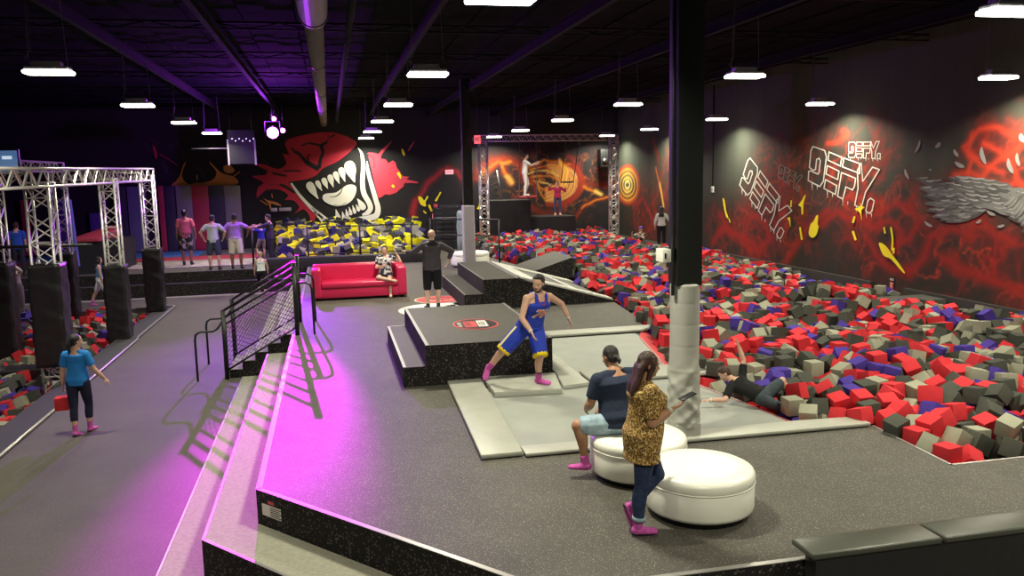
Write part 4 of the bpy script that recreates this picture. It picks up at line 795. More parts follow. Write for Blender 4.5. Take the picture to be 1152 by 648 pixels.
564,487,32,43,-42,-2,-5, 558,509,38,2,0,0,60, 603,11,37,31,28,-26,-34, 604,38,24,7,-9,-28,-52, 591,61,28,7,-40,13,-43, 596,79,35,43,8,-38,-13, 588,123,34,19,-41,-9,38, 598,160,39,43,11,-39,14,
598,185,30,31,-29,-31,-29, 596,208,38,44,-6,41,1, 596,232,30,0,-48,-36,0, 596,255,30,7,39,-10,44, 586,317,32,5,-39,43,-15, 597,341,30,60,0,0,-3, 594,367,32,32,24,-31,-32, 604,391,30,18,30,25,-42,
609,423,36,1,43,41,-6, 588,458,29,34,-7,-49,6, 594,483,32,47,-3,-4,-36, 582,508,30,54,-6,-25,0, 627,16,30,1,9,-1,59, 630,44,30,30,30,30,-30, 622,65,29,46,13,-7,-35, 627,90,30,22,22,36,36,
630,127,38,29,-31,-28,32, 627,152,30,33,-33,27,-27, 620,190,40,47,10,14,-34, 628,219,40,11,43,-7,-39, 621,239,30,1,60,5,4, 630,271,37,0,1,-59,10, 624,292,34,24,-39,30,25, 610,312,40,19,42,-36,-13,
626,336,39,2,-38,-46,5, 623,364,30,25,-35,-24,-35, 630,387,30,1,43,43,-2, 630,427,30,60,-1,0,0, 630,448,41,41,11,12,-41, 616,484,33,32,-19,-38,28, 623,509,33,37,-2,47,-2, 10,12,56,38,46,0,0,
10,38,50,30,30,-30,-30, 14,66,51,28,35,-26,31, 12,91,50,27,-28,-33,32, 11,123,48,42,4,43,1, 10,144,50,0,-43,0,43, 13,165,37,2,-43,43,0, 11,198,49,35,19,-22,39, 24,225,51,4,54,10,23,
11,247,47,37,21,-26,34, 12,286,60,2,4,60,-5, 13,309,58,60,-5,0,-3, 14,352,50,17,-17,-39,39, 11,378,48,32,25,-27,34, 13,400,44,1,60,0,7, 10,420,50,30,-30,30,-30, 10,443,45,8,42,42,-9,
11,478,58,23,33,-35,27, 12,510,61,33,-33,26,27, 52,14,46,11,-13,41,40, 44,57,52,41,-8,43,-1, 38,80,50,32,31,-28,28, 32,102,52,34,-30,23,-31, 45,127,52,22,-6,55,-3, 34,146,49,39,-6,45,4,
34,182,47,14,-32,-41,-26, 48,205,49,45,39,-2,-9, 54,226,44,55,-10,21,-6, 50,256,46,4,16,0,-58, 52,285,43,35,-34,22,27, 30,332,52,60,-5,-1,2, 57,336,48,46,24,30,-3, 50,388,53,16,21,33,-43,
54,409,49,40,-39,20,7, 51,432,55,8,5,3,59, 54,453,50,30,26,-31,-33, 58,474,52,47,-2,-37,-5, 52,507,50,31,-32,29,-28, 79,10,48,35,0,-48,0, 75,51,42,41,28,11,-32, 62,82,48,23,26,32,-37,
70,102,50,19,21,37,-38, 74,123,43,57,0,-18,-2, 73,146,43,18,-3,56,13, 56,177,49,2,41,-43,7, 70,198,50,6,-6,-42,42, 78,223,39,16,44,21,31, 79,265,46,3,58,2,16, 72,286,50,27,-22,-34,-34,
80,324,36,25,-9,-50,-21, 96,342,60,6,-49,-33,6, 70,372,45,0,-3,-55,25, 74,398,46,10,-18,-45,-34, 75,425,50,38,19,38,-19, 76,454,52,26,-28,37,28, 82,482,50,3,0,0,60, 80,508,61,39,-46,0,0,
100,10,52,4,-42,42,-4, 86,31,30,20,26,-36,35, 80,72,33,43,34,-18,17, 96,100,51,37,-15,7,-44, 102,120,42,9,-16,-49,-30, 95,157,44,8,-4,59,-10, 91,178,39,15,5,40,-42, 107,214,46,4,45,36,-14,
96,244,56,50,34,-7,-3, 103,267,50,32,29,-31,-28, 98,287,51,1,42,3,43, 95,312,44,49,-4,-26,23, 121,345,50,9,-16,43,37, 101,365,54,13,-1,-59,2, 103,387,46,44,13,-14,-35, 100,410,37,44,9,0,-40,
101,473,53,9,-60,3,-1, 101,506,54,0,0,-24,55, 118,10,61,42,42,-5,5, 121,31,64,9,-11,38,44, 129,66,58,10,-11,-40,42, 121,95,55,11,58,-9,2, 132,124,52,43,-11,18,35, 120,156,44,4,-34,-41,-28,
131,180,53,29,-27,30,33, 128,203,50,43,-42,1,-5, 115,235,62,35,48,-9,4, 124,260,66,44,-9,-39,3, 126,282,59,40,28,-26,-24, 123,306,48,49,-29,13,15, 144,346,53,26,-15,-38,-36, 127,391,46,44,7,-40,0,
121,412,50,6,-5,43,-41, 118,438,42,12,-42,-13,39, 121,471,46,4,0,16,58, 125,506,49,9,41,42,-12, 146,13,47,43,20,1,37, 159,32,53,55,11,15,-14, 155,58,48,40,39,14,-17, 144,90,32,28,-29,-34,-29,
165,123,42,19,-21,-46,-26, 152,155,49,3,2,46,39, 151,178,51,32,28,-29,-32, 151,201,53,28,37,-27,-26, 139,235,53,55,-23,-7,-7, 146,258,60,9,-38,46,1, 145,292,53,44,11,22,-32, 150,320,48,19,-26,31,40,
168,340,61,20,31,-35,-32, 165,362,62,43,0,-4,42, 156,386,61,43,-37,-13,16, 146,413,41,60,3,-2,3, 141,451,42,54,22,-13,-2, 151,485,57,52,4,-27,12, 147,510,50,29,30,30,29, 190,11,44,0,-60,-1,7,
181,42,62,59,5,-6,-11, 184,71,51,40,-9,26,-35, 182,106,51,26,-36,23,-33, 188,129,49,6,0,41,-43, 176,149,52,45,-1,5,-40, 176,169,55,1,-5,39,45, 175,195,48,5,6,-32,-51, 168,240,51,37,31,24,-26,
185,264,50,35,-41,-24,-12, 170,286,58,4,9,44,-39, 176,308,52,32,2,-51,-6, 186,328,62,30,51,-10,0, 187,358,62,3,-42,-43,-2, 184,384,54,22,1,-54,-14, 169,407,53,4,53,-26,9, 158,450,54,34,-20,26,-37,
200,483,47,26,-40,-20,-29, 187,506,42,56,4,17,14, 214,13,57,50,-11,-31,-7, 219,39,57,4,-57,-18,3, 207,64,55,35,14,-43,-17, 205,108,49,34,27,-37,-18, 208,132,51,31,26,29,33, 198,152,46,26,37,-33,-23,
197,178,48,33,50,2,7, 196,210,50,57,0,-1,-18, 200,242,49,9,-16,56,-10, 223,266,54,44,-39,9,9, 217,288,50,42,9,12,40, 215,310,54,24,30,35,31, 212,330,57,5,-47,37,-3, 210,372,55,56,-21,1,-2,
213,396,54,30,-49,16,8, 205,431,52,14,7,27,51, 213,460,45,27,52,-10,-8, 222,488,38,9,-5,-59,0, 216,510,52,0,2,0,60, 249,23,62,4,-36,23,-42, 236,52,55,37,-17,-38,-22, 229,76,55,41,-44,-6,-1,
226,99,56,44,-7,-7,40, 232,131,51,28,32,-41,-12, 218,157,49,37,-46,-10,-6, 219,187,41,42,-14,7,40, 222,220,56,26,20,-29,41, 230,243,59,24,31,-36,-27, 247,266,42,43,-13,-17,35, 242,286,49,4,-3,40,45,
240,308,52,5,-39,45,2, 230,339,64,28,-38,24,27, 232,375,51,35,27,20,-35, 238,399,61,59,-2,-9,-6, 246,420,47,11,-18,-43,-35, 237,452,46,23,52,-2,20, 244,478,50,2,0,-60,0, 243,509,55,33,-27,-25,34,
268,12,50,60,0,0,-7, 261,46,64,59,-2,-1,-10, 265,65,50,35,24,-34,25, 250,89,51,24,39,-30,-25, 251,132,60,30,31,-38,-17, 242,152,49,3,-13,10,58, 245,193,50,2,51,29,-14, 250,214,44,33,1,-29,41,
268,237,49,33,-18,-45,10, 270,261,49,35,24,-29,31, 262,285,52,42,4,-3,-43, 264,317,56,26,20,-34,37, 270,339,55,27,36,26,28, 271,361,45,39,-23,-25,30, 260,393,50,47,0,0,37, 272,414,49,7,34,-47,-15,
254,442,38,44,29,1,-28, 274,468,48,33,-16,12,46, 264,510,51,29,27,31,-32, 289,13,54,1,-5,-60,3, 300,37,44,37,-38,-8,-26, 286,61,59,12,0,38,45, 276,89,44,36,0,-18,44, 276,130,55,2,-34,1,-50,
266,157,61,8,2,-10,59, 284,179,53,9,-5,37,46, 279,212,55,25,-49,23,10, 294,240,55,4,1,-22,-56, 296,267,48,58,17,2,3, 282,291,56,60,0,-5,4, 300,315,49,8,57,4,17, 292,340,52,36,27,-31,24,
297,360,49,13,45,35,11, 284,383,39,20,23,-37,36, 301,414,50,42,-4,-39,19, 298,459,46,44,-9,-3,-39, 296,486,58,26,-33,24,-35, 286,509,60,36,-3,-48,2, 326,13,46,4,55,-11,-21, 336,39,45,41,19,0,40,
317,65,50,42,-9,42,9, 304,90,41,16,47,32,-13, 302,134,58,6,-5,-39,-45, 298,155,52,34,40,22,-19, 307,179,53,6,-10,-5,59, 322,212,55,34,-48,8,-6, 319,237,55,29,-42,-26,-17, 319,252,39,8,44,8,39,
314,284,47,10,9,-55,-19, 328,309,46,27,-18,33,39, 318,342,50,53,2,-3,27, 326,369,46,39,-21,24,-33, 330,394,42,39,9,-10,-44, 323,418,49,46,2,3,-38, 319,463,49,34,26,28,-32, 317,486,53,27,-36,31,25,
323,508,50,33,27,-33,27, 353,14,53,35,48,0,-8, 364,40,54,32,1,51,-2, 335,90,48,33,22,-40,-21, 320,117,54,40,23,-34,18, 332,136,50,34,6,-11,-48, 327,161,48,4,12,44,-38, 345,178,54,44,0,-39,-13,
348,207,60,34,31,-26,-28, 346,228,46,31,-24,-34,31, 343,261,33,48,-33,-10,12, 342,285,48,16,3,58,-7, 355,305,56,4,-46,-37,8, 356,329,38,35,-8,-26,-40, 348,382,53,46,-18,3,33, 358,402,42,39,20,-23,-33,
352,432,56,57,-9,8,17, 342,453,45,28,33,-32,-26, 346,476,50,42,7,42,-7, 347,506,51,9,-11,1,58, 375,14,50,32,-32,-28,28, 383,34,49,24,38,33,22, 382,59,52,0,55,0,-23, 378,89,39,26,-39,11,-36,
388,123,42,28,-24,-30,36, 362,148,53,8,-17,27,-50, 376,186,55,5,54,22,11, 369,210,56,4,37,4,-47, 374,232,52,43,41,-6,2, 376,252,55,60,-1,-6,-3, 382,274,44,7,42,40,14, 380,298,50,49,17,-10,-29,
377,324,47,8,-26,0,-53, 383,348,58,34,46,1,16, 375,377,48,59,7,0,8, 382,399,56,3,0,-36,-48, 369,440,39,11,6,52,27, 367,490,51,34,10,-14,-46, 383,508,59,37,-29,-21,31, 396,12,46,41,-1,-44,-3,
407,35,50,0,-60,3,0, 416,59,47,59,9,3,4, 407,79,54,28,53,3,2, 422,112,53,35,-20,-23,38, 406,134,56,3,10,-32,-50, 412,184,50,0,41,-33,30, 392,209,50,2,-2,-43,43, 404,243,46,4,60,-2,3,
406,265,50,31,-29,-31,-29, 414,292,51,10,-1,-3,-59, 407,313,52,8,6,-39,-45, 418,338,47,7,11,-42,41, 420,363,62,14,-27,18,48, 399,380,55,23,-28,-44,18, 422,418,60,10,3,-59,-7, 388,463,46,25,17,-37,36,
398,486,50,7,52,29,4, 408,509,58,35,33,-24,27, 417,14,37,36,-26,26,30, 431,35,45,45,-32,-20,13, 436,67,50,2,-2,43,-42, 429,89,50,9,59,1,7, 447,113,58,1,6,-44,40, 427,136,58,6,-7,59,-10,
434,169,50,0,-39,46,0, 416,206,39,19,53,17,-11, 428,233,46,16,39,-40,13, 426,270,54,3,41,43,-2, 437,290,51,28,-30,34,28, 432,319,58,11,7,36,-46, 442,341,54,3,-4,-8,-59, 437,379,52,47,-4,8,-36,
420,394,61,36,-5,-13,46, 443,423,59,5,-10,-2,-59, 410,445,45,12,34,-41,-27, 421,471,48,20,22,-40,34, 433,509,62,17,0,-57,2, 469,14,57,43,-6,3,-41, 454,36,60,41,7,-44,0, 457,71,54,3,6,-7,-59,
449,93,52,0,-60,-2,-7, 468,115,54,26,39,-29,25, 458,136,58,33,-29,-32,-26, 455,166,41,44,10,39,3, 457,214,52,15,53,17,15, 475,245,55,11,49,-9,31, 446,267,57,32,28,30,29, 458,287,50,60,-3,0,-2,
462,312,57,3,-1,-9,-59, 462,334,50,29,-34,30,-27, 466,358,51,4,-59,-9,3, 464,405,58,35,-33,-32,-17, 463,428,50,39,0,0,45, 446,446,60,33,-41,15,26, 469,472,50,42,42,6,6, 454,491,55,0,36,8,-47,
492,15,50,0,-34,-49,0, 476,35,51,1,-60,-4,-7, 480,60,47,33,-24,-38,22, 478,81,52,36,47,-4,6, 493,110,52,37,21,35,-24, 507,137,52,47,4,11,-35, 480,168,50,6,0,0,-60, 498,206,48,49,9,-28,17,
484,222,48,1,-55,-17,16, 490,261,49,31,-22,38,28, 497,295,58,0,-43,-42,-1, 485,317,55,1,9,-37,46, 488,341,47,46,18,2,-34, 485,370,49,40,-23,36,-12, 504,402,48,42,-3,-43,3, 485,432,52,59,-7,4,7,
475,452,51,16,34,44,16, 492,481,57,47,-3,5,-36, 492,506,53,0,11,-44,-39, 533,11,58,0,52,1,30, 518,39,57,34,35,-28,-19, 514,71,58,48,36,-3,7, 510,91,53,4,41,9,43, 519,117,49,17,17,44,-33,
526,161,45,58,17,0,-3, 500,182,55,18,-30,-41,-26, 527,205,56,28,25,-24,-41, 532,238,55,33,22,-27,-36, 525,265,53,33,1,50,-1, 517,290,61,1,-43,42,1, 513,328,52,22,30,21,42, 518,358,50,12,-40,-6,-43,
504,380,50,3,5,-44,-40, 526,399,40,7,59,3,6, 510,425,57,42,-7,4,42, 515,469,60,39,-9,43,-10, 515,486,49,23,-35,35,24, 517,509,55,30,-30,-28,32, 555,10,50,32,32,-28,27, 542,33,61,28,-34,28,29,
546,55,60,4,-7,40,-44, 537,80,51,50,-33,-8,0, 543,114,57,41,44,2,5, 548,159,40,38,26,-17,34, 528,184,51,46,9,38,1, 551,203,54,10,-7,-35,-47, 552,228,51,4,5,-1,60, 549,270,60,18,-34,40,22,
537,293,52,60,1,0,1, 536,317,51,6,-39,11,44, 541,345,44,10,-35,19,-43, 534,375,51,41,8,-42,8, 559,403,49,47,-9,12,-34, 559,440,43,48,18,-16,26, 540,468,59,37,-47,2,2, 535,488,59,37,-47,-2,0,
537,508,54,31,28,36,24, 577,10,50,2,0,60,1, 563,35,47,4,-2,51,-32, 562,75,62,23,-31,-29,36, 581,95,53,15,-40,4,42, 564,118,55,5,-5,60,1, 581,143,48,18,38,30,30, 556,183,49,1,-26,-7,54,
574,203,63,30,-28,-34,28, 575,230,48,10,-41,-43,0, 569,253,60,35,49,2,-2, 559,294,54,28,-32,23,-36, 561,316,50,30,30,30,30, 569,342,55,17,-26,34,-38, 585,375,53,31,-27,36,25, 588,401,55,23,26,35,-34,
583,425,52,4,-7,-32,-50, 577,463,54,50,-11,4,-32, 562,480,56,41,41,16,0, 559,508,58,43,43,2,2, 599,10,58,28,-27,32,33, 588,33,42,14,43,-33,-21, 587,54,47,51,-32,-6,0, 608,87,56,37,-8,17,43,
605,135,46,4,-37,38,27, 592,184,54,9,11,-41,42, 594,205,58,44,-3,41,-1, 602,232,50,8,42,9,-42, 590,256,50,33,-31,27,29, 585,295,41,32,10,-27,42, 586,326,54,38,-28,34,14, 596,345,50,42,41,-8,-8,
606,372,51,26,-37,-26,-29, 607,396,49,34,25,-25,-34, 607,435,55,2,7,45,38, 607,457,35,1,-41,42,-14, 586,489,50,43,0,41,-7, 594,510,46,0,55,0,25, 623,14,53,4,42,-42,-9, 615,36,49,43,5,-4,-42,
613,59,48,33,-5,-49,-8, 629,90,50,0,2,-60,0, 629,123,58,60,-2,1,0, 629,149,50,40,0,0,-44, 623,176,54,14,-34,-46,-10, 616,203,56,41,11,37,21, 626,238,55,23,34,20,39, 628,260,58,21,36,23,37,
607,280,53,9,13,2,-58, 626,315,53,3,23,-7,-55, 628,340,58,32,-29,-26,33, 630,360,50,43,1,43,-1, 630,386,51,27,-34,-33,-26, 630,408,44,41,-11,42,-11, 630,440,59,58,17,0,0, 629,477,51,43,8,-40,-8,
628,509,52,1,37,-2,-47, 13,12,77,0,0,39,45, 12,40,70,34,34,26,26, 17,62,71,36,-2,2,-48, 12,86,71,29,32,26,-32, 26,122,66,32,1,51,6, 10,154,70,31,-29,-30,-30, 10,178,57,35,24,24,-35,
10,211,71,43,3,43,3, 29,239,68,8,54,8,24, 24,260,63,1,2,59,-12, 11,292,80,26,-31,-34,-28, 20,328,74,59,-8,2,8, 19,352,70,0,-6,60,0, 14,380,73,42,33,17,-22, 10,401,66,29,-31,31,29,
14,427,71,9,53,26,-4, 10,454,63,1,0,-33,50, 11,474,78,1,-3,-9,59, 12,507,82,47,0,38,0, 33,10,59,14,0,59,0, 35,34,57,26,-40,33,16, 46,82,70,1,60,-5,-3, 52,108,64,18,17,-34,43,
61,138,62,21,41,-36,-13, 41,157,67,38,-10,45,9, 31,191,66,24,-29,17,-44, 43,214,69,35,-35,-19,28, 53,238,66,0,-5,34,-50, 48,261,68,33,5,-50,6, 34,284,58,10,-39,44,-4, 54,309,48,55,9,-14,-18,
48,334,66,20,-29,-44,19, 50,361,58,36,22,-7,42, 34,411,60,0,19,0,57, 34,443,67,9,51,-2,30, 34,464,56,37,32,-26,22, 35,490,62,8,40,34,28, 34,506,73,19,40,-24,-33, 65,32,56,5,37,-33,34,
66,61,58,37,-19,2,43, 87,79,54,2,-13,-45,-38, 81,104,67,57,0,17,-5, 88,124,61,53,0,-28,-2, 85,146,65,37,-25,28,-28, 75,171,59,35,26,30,28, 66,208,70,0,0,43,-43, 74,242,53,39,-18,-40,11,
77,265,68,40,25,30,-23, 58,284,67,10,6,59,2, 72,320,55,22,49,12,-24, 74,346,57,28,-13,46,-22, 78,380,66,42,-4,40,-16, 87,403,61,18,-12,-42,-37, 74,427,70,12,-12,-41,41, 73,463,71,6,-4,-60,6,
75,485,71,3,-5,-60,0, 60,510,70,30,30,30,-30, 82,11,70,36,-32,26,24, 100,31,52,45,2,-39,-2, 97,53,53,43,-14,-18,35, 111,74,55,10,57,-15,-1, 112,132,60,58,-13,9,1, 110,156,66,43,7,-17,-38,
109,176,60,58,-8,13,0, 95,196,61,31,1,-39,-33, 91,225,67,6,7,56,-20, 101,269,70,1,0,-3,-60, 97,294,74,21,-56,1,0, 106,318,68,40,-11,43,-7, 108,342,77,39,8,4,44, 113,364,72,39,22,-25,-32,
108,388,71,52,-7,-1,-28, 98,423,71,60,8,0,-4, 96,443,77,40,6,5,-44, 95,466,72,5,-44,-40,-7, 104,492,68,2,1,-24,55, 138,11,71,0,11,3,-59, 102,26,78,11,32,49,8, 110,53,69,52,18,-23,4,
142,84,52,2,-25,55,-4, 135,135,69,9,2,-56,19, 133,159,68,2,-4,46,39, 124,180,77,36,25,-21,-35, 122,201,70,1,-44,0,41, 132,224,72,39,-16,32,-28, 125,274,82,38,-11,45,1, 122,299,76,20,57,3,0,
127,322,63,35,-21,-24,-37, 132,346,70,35,-38,14,26, 135,368,61,5,13,-4,-58, 129,392,69,17,-45,-6,-34, 117,416,70,39,1,1,-45, 119,450,60,14,-46,-12,34, 127,478,65,50,28,-16,-10, 134,506,72,39,-43,11,-9,
165,13,65,27,27,-17,-43, 144,41,66,24,36,41,4, 166,64,70,5,-6,42,43, 161,102,52,46,-7,-3,-38, 156,134,63,36,27,-24,31, 155,158,69,43,-1,-42,5, 154,179,71,3,40,2,-45, 146,201,73,45,-7,37,12,
159,234,70,27,-9,-1,52, 147,256,81,37,8,-47,-1, 143,294,77,2,0,-9,-60, 147,318,72,44,1,-3,41, 155,338,78,40,44,-10,1, 150,364,80,1,-58,-4,-15, 146,405,65,9,-28,-52,7, 140,430,59,3,0,60,-8,
140,452,68,23,36,-35,-24, 171,486,68,24,17,29,-43, 170,510,62,23,0,-55,0, 189,13,65,40,6,5,44, 170,31,79,34,48,-6,7, 185,63,75,38,-28,19,32, 181,87,69,46,6,-38,-4, 179,125,70,34,-22,-28,-34,
175,160,75,5,-43,1,-42, 174,188,69,44,13,-38,-5, 169,214,54,5,-44,-15,38, 184,241,68,23,-32,-39,25, 170,259,72,2,-60,-4,-8, 168,279,77,35,34,28,-22, 166,301,79,0,-35,5,-48, 174,323,82,3,2,58,14,
175,352,84,17,44,10,-36, 171,410,73,9,37,46,-2, 176,431,59,49,20,24,-15, 184,462,50,4,-3,-13,59, 194,489,69,42,-3,-2,-43, 195,510,62,0,51,0,32, 219,10,77,22,-22,36,36, 210,30,79,41,-43,0,2,
207,54,74,45,11,34,17, 203,91,63,0,0,-19,-57, 198,135,70,29,-27,-33,-30, 196,170,66,1,5,-33,-50, 195,193,71,42,-43,-5,-1, 186,218,70,32,33,-33,-21, 205,247,74,59,-4,-12,-3, 219,267,78,46,6,1,38,
200,286,59,26,31,42,17, 203,312,75,13,33,-23,43, 208,352,74,40,36,12,-25, 201,381,74,45,-18,-11,-34, 196,404,67,16,-24,40,35, 197,430,73,3,-17,31,49, 206,452,62,26,28,-45,11, 216,481,63,22,28,29,-38,
222,507,72,40,-9,43,9, 244,14,79,5,-38,-42,-19, 232,39,76,2,16,-58,-4, 227,64,76,46,4,-3,-38, 223,86,76,10,4,59,4, 225,118,70,7,8,51,-31, 216,151,72,37,35,-27,-14, 219,197,58,2,4,31,-51,
210,224,72,41,21,24,30, 226,245,79,26,-36,-32,24, 240,264,69,7,39,-44,-10, 233,286,71,25,19,-40,32, 242,309,73,28,-21,36,-33, 250,351,67,52,29,0,4, 253,373,62,17,1,56,-15, 222,420,60,1,57,-18,7,
258,426,62,9,54,-13,-20, 256,453,62,9,5,17,57, 242,476,70,23,2,1,55, 247,508,75,2,60,0,-8, 268,11,70,31,29,-31,28, 248,73,72,20,-45,32,12, 270,83,71,6,-1,55,-23, 266,103,62,24,-53,-13,-7,
249,115,72,9,30,12,50, 240,155,70,16,-37,-30,33, 234,174,60,28,-50,-15,-8, 260,216,64,29,-19,10,-48, 250,241,68,35,-34,28,21, 265,265,69,7,59,-7,1, 267,287,73,5,7,60,1, 283,316,64,0,-17,0,58,
272,337,75,33,-29,-25,-32, 278,360,64,25,41,29,22, 273,384,71,26,-5,-32,-43, 286,400,61,22,46,-21,23, 278,444,54,7,2,-46,-38, 266,486,58,18,41,39,-9, 271,509,78,42,-6,-4,42, 290,12,74,30,-29,34,27,
284,37,58,25,11,54,-1, 284,55,79,47,11,35,-4, 292,108,55,4,30,48,-19, 271,128,74,35,-20,28,-34, 276,149,79,9,-41,-5,43, 270,176,69,26,26,-40,26, 297,218,63,24,-9,-52,17, 285,249,73,19,-38,16,-39,
292,273,72,36,24,-34,-23, 302,293,67,40,3,-20,-40, 313,318,70,11,-7,-46,-36, 296,338,72,29,-25,-31,35, 301,361,76,19,-34,-44,9, 301,385,51,5,-51,-10,30, 301,439,58,1,2,-53,-27, 298,464,66,44,-4,-40,7,
282,488,78,38,34,19,-26, 294,510,83,26,33,34,25, 335,12,66,43,39,11,-11, 317,38,59,16,44,31,21, 318,65,70,60,0,0,0, 313,97,64,25,-46,-19,22, 322,126,74,4,40,-44,-4, 314,153,66,4,-57,1,-18,
296,172,74,34,-23,-33,29, 326,220,74,3,7,-59,9, 329,244,71,14,50,3,31, 325,262,59,5,-45,-34,19, 332,296,66,24,-18,42,31, 334,322,67,7,11,-34,47, 318,343,71,22,35,-27,34, 320,369,65,48,11,-8,-33,
319,396,59,34,-37,23,22, 321,440,50,43,-2,43,2, 319,466,68,26,-32,-28,34, 312,489,77,36,-45,12,10, 320,510,70,0,43,0,-43, 359,10,75,33,-27,-27,33, 361,31,77,28,-26,34,31, 341,71,59,36,26,18,-36,
340,104,65,39,26,34,17, 346,129,64,23,20,-43,30, 341,153,69,17,42,28,29, 344,180,76,29,-28,20,39, 358,210,80,32,-30,-27,31, 351,233,69,41,9,43,4, 349,250,52,43,8,5,-40, 358,279,60,12,-49,-19,27,
356,328,65,31,27,34,-28, 341,349,52,4,7,-41,-43, 340,392,69,13,-12,14,55, 360,408,64,9,0,-59,5, 358,438,74,14,36,1,-46, 340,458,69,38,46,-1,0, 338,482,70,0,60,5,0, 343,509,71,36,34,23,-26,
380,12,70,0,0,-43,-43, 391,32,71,0,1,41,44, 364,63,62,15,-17,-36,-42, 361,94,55,4,10,28,-52, 366,118,54,36,-36,-18,-25, 363,162,67,6,14,-56,17, 368,189,73,9,9,41,-42, 384,209,74,50,-2,-34,0,
374,233,72,25,-29,-32,-34, 370,257,74,0,-57,18,-7, 393,274,70,43,-7,40,7, 376,292,70,35,39,25,-13, 379,316,72,28,28,35,27, 357,349,70,42,18,-16,-35, 373,373,68,3,-42,-7,43, 383,421,59,29,32,-30,-29,
364,461,58,7,-11,-4,59, 361,490,72,32,16,31,37, 388,509,78,33,35,-25,26, 401,10,67,2,2,43,-41, 412,32,70,1,-43,-1,-43, 398,55,69,39,5,-14,-43, 385,87,65,31,29,43,-4, 396,108,60,15,-20,43,-34,
390,147,66,37,32,-9,-34, 392,175,65,55,13,-11,-17, 406,206,69,38,11,8,45, 404,230,67,17,35,-32,32, 398,250,69,9,-46,38,4, 412,284,72,60,-3,0,9, 403,305,72,35,-32,28,-23, 398,331,57,8,-52,-5,-29,
381,343,78,0,35,47,13, 410,383,76,41,-22,23,-30, 423,413,80,47,-36,3,12, 387,442,54,39,12,-10,-43, 384,473,68,11,49,9,-32, 412,504,78,8,-5,-59,3, 423,12,59,7,-60,0,-4, 432,32,66,7,-42,6,-42,
425,54,70,32,-24,-33,-30, 427,100,73,43,39,5,-16, 441,121,80,5,1,-60,1, 421,143,76,9,0,34,-49, 425,166,70,29,-31,29,31, 436,191,50,43,0,42,0, 430,218,59,43,-3,-25,-34, 426,247,62,15,43,-38,9,
433,289,72,29,-34,26,-30, 422,325,74,40,20,25,32, 440,345,74,30,-36,-20,32, 442,370,74,58,2,17,4, 444,399,68,9,-54,-1,-25, 446,424,79,28,20,37,-32, 404,447,66,37,23,19,37, 436,471,62,6,-34,-40,-29,
442,508,81,25,38,36,15, 447,12,50,32,37,-26,25, 475,29,77,26,42,-17,29, 448,70,73,3,-26,53,-9, 465,92,70,0,7,-16,-57, 470,117,75,1,-39,-6,45, 456,141,78,1,60,0,-2, 454,161,63,0,4,0,-60,
456,191,61,21,-38,37,19, 491,229,68,18,25,34,-38, 470,267,69,6,55,-12,-19, 453,293,70,3,60,3,0, 462,325,74,42,-6,7,42, 467,348,70,45,4,2,40, 464,377,68,25,-35,-38,-19, 477,410,74,19,-31,34,34,
467,429,70,7,0,0,-60, 426,441,70,43,-38,-15,-9, 463,471,70,47,0,0,-38, 465,506,73,58,-15,4,1, 493,11,72,34,34,-25,26, 494,38,62,24,37,39,-12, 478,56,68,34,-29,16,37, 489,96,73,49,-27,16,-15,
491,123,70,2,37,47,-2, 479,144,64,12,-39,1,-43, 476,168,70,31,-31,-29,29, 477,197,59,39,16,-38,-20, 509,238,56,38,17,-25,-35, 499,261,68,19,27,37,33, 477,294,72,38,4,17,-43, 491,323,74,37,29,-23,29,
502,345,64,1,-51,-10,31, 488,362,70,9,-59,-9,1, 500,404,68,30,-34,26,-29, 489,438,73,25,-9,12,52, 464,450,70,4,-28,-5,-52, 495,478,77,43,-3,4,-42, 489,509,73,6,5,40,-44, 514,11,66,18,-23,38,36,
510,54,74,47,-8,35,-5, 510,76,77,11,40,43,-1, 514,97,72,36,26,32,25, 533,139,55,19,35,-22,-39, 502,156,64,27,49,21,5, 498,190,73,12,58,-7,10, 509,217,62,30,-30,-17,39, 539,233,75,5,-36,8,47,
532,258,74,41,-27,-32,-12, 517,275,80,6,-29,-51,-9, 513,315,69,16,35,-26,-38, 522,355,70,2,43,9,-40, 519,382,70,51,-3,0,32, 524,404,60,37,-6,-47,3, 514,430,77,34,27,26,-33, 510,448,66,1,1,-35,49,
516,486,74,37,25,-20,35, 512,509,76,1,41,-1,-44, 555,10,72,6,-42,-42,6, 530,40,80,5,-14,-40,42, 533,75,70,38,-22,33,-25, 534,96,74,8,-42,-42,-10, 550,118,78,38,-15,-39,-19, 557,142,52,42,19,-34,-17,
524,174,69,9,-36,47,1, 546,195,76,19,32,31,36, 561,222,70,37,7,-2,47, 553,281,77,23,-34,-17,40, 541,305,73,0,-42,1,43, 538,335,69,18,4,9,57, 551,357,65,60,-3,8,0, 552,378,69,35,33,-23,27,
543,398,71,37,22,24,35, 542,422,58,51,3,6,30, 542,446,59,42,10,15,39, 541,488,80,6,41,43,-4, 538,508,75,6,40,-5,-44, 578,10,70,28,29,-32,31, 580,33,64,7,-57,2,-17, 563,85,80,4,41,-43,6,
556,93,57,9,43,-1,-42, 584,117,67,38,-12,-14,43, 589,141,67,48,9,-34,-6, 573,167,56,28,-6,20,49, 568,197,82,4,-41,0,-44, 582,226,66,31,33,-20,-34, 577,244,77,12,-43,2,-41, 558,323,70,21,0,0,-56,
580,336,75,41,0,7,43, 574,356,72,5,-1,-46,-39, 586,377,73,60,-4,2,-7, 570,399,66,0,-51,0,-31, 568,420,69,42,-35,-19,-16, 579,470,73,29,-24,-24,40, 582,491,72,22,-33,32,32, 560,509,78,0,44,-41,0,
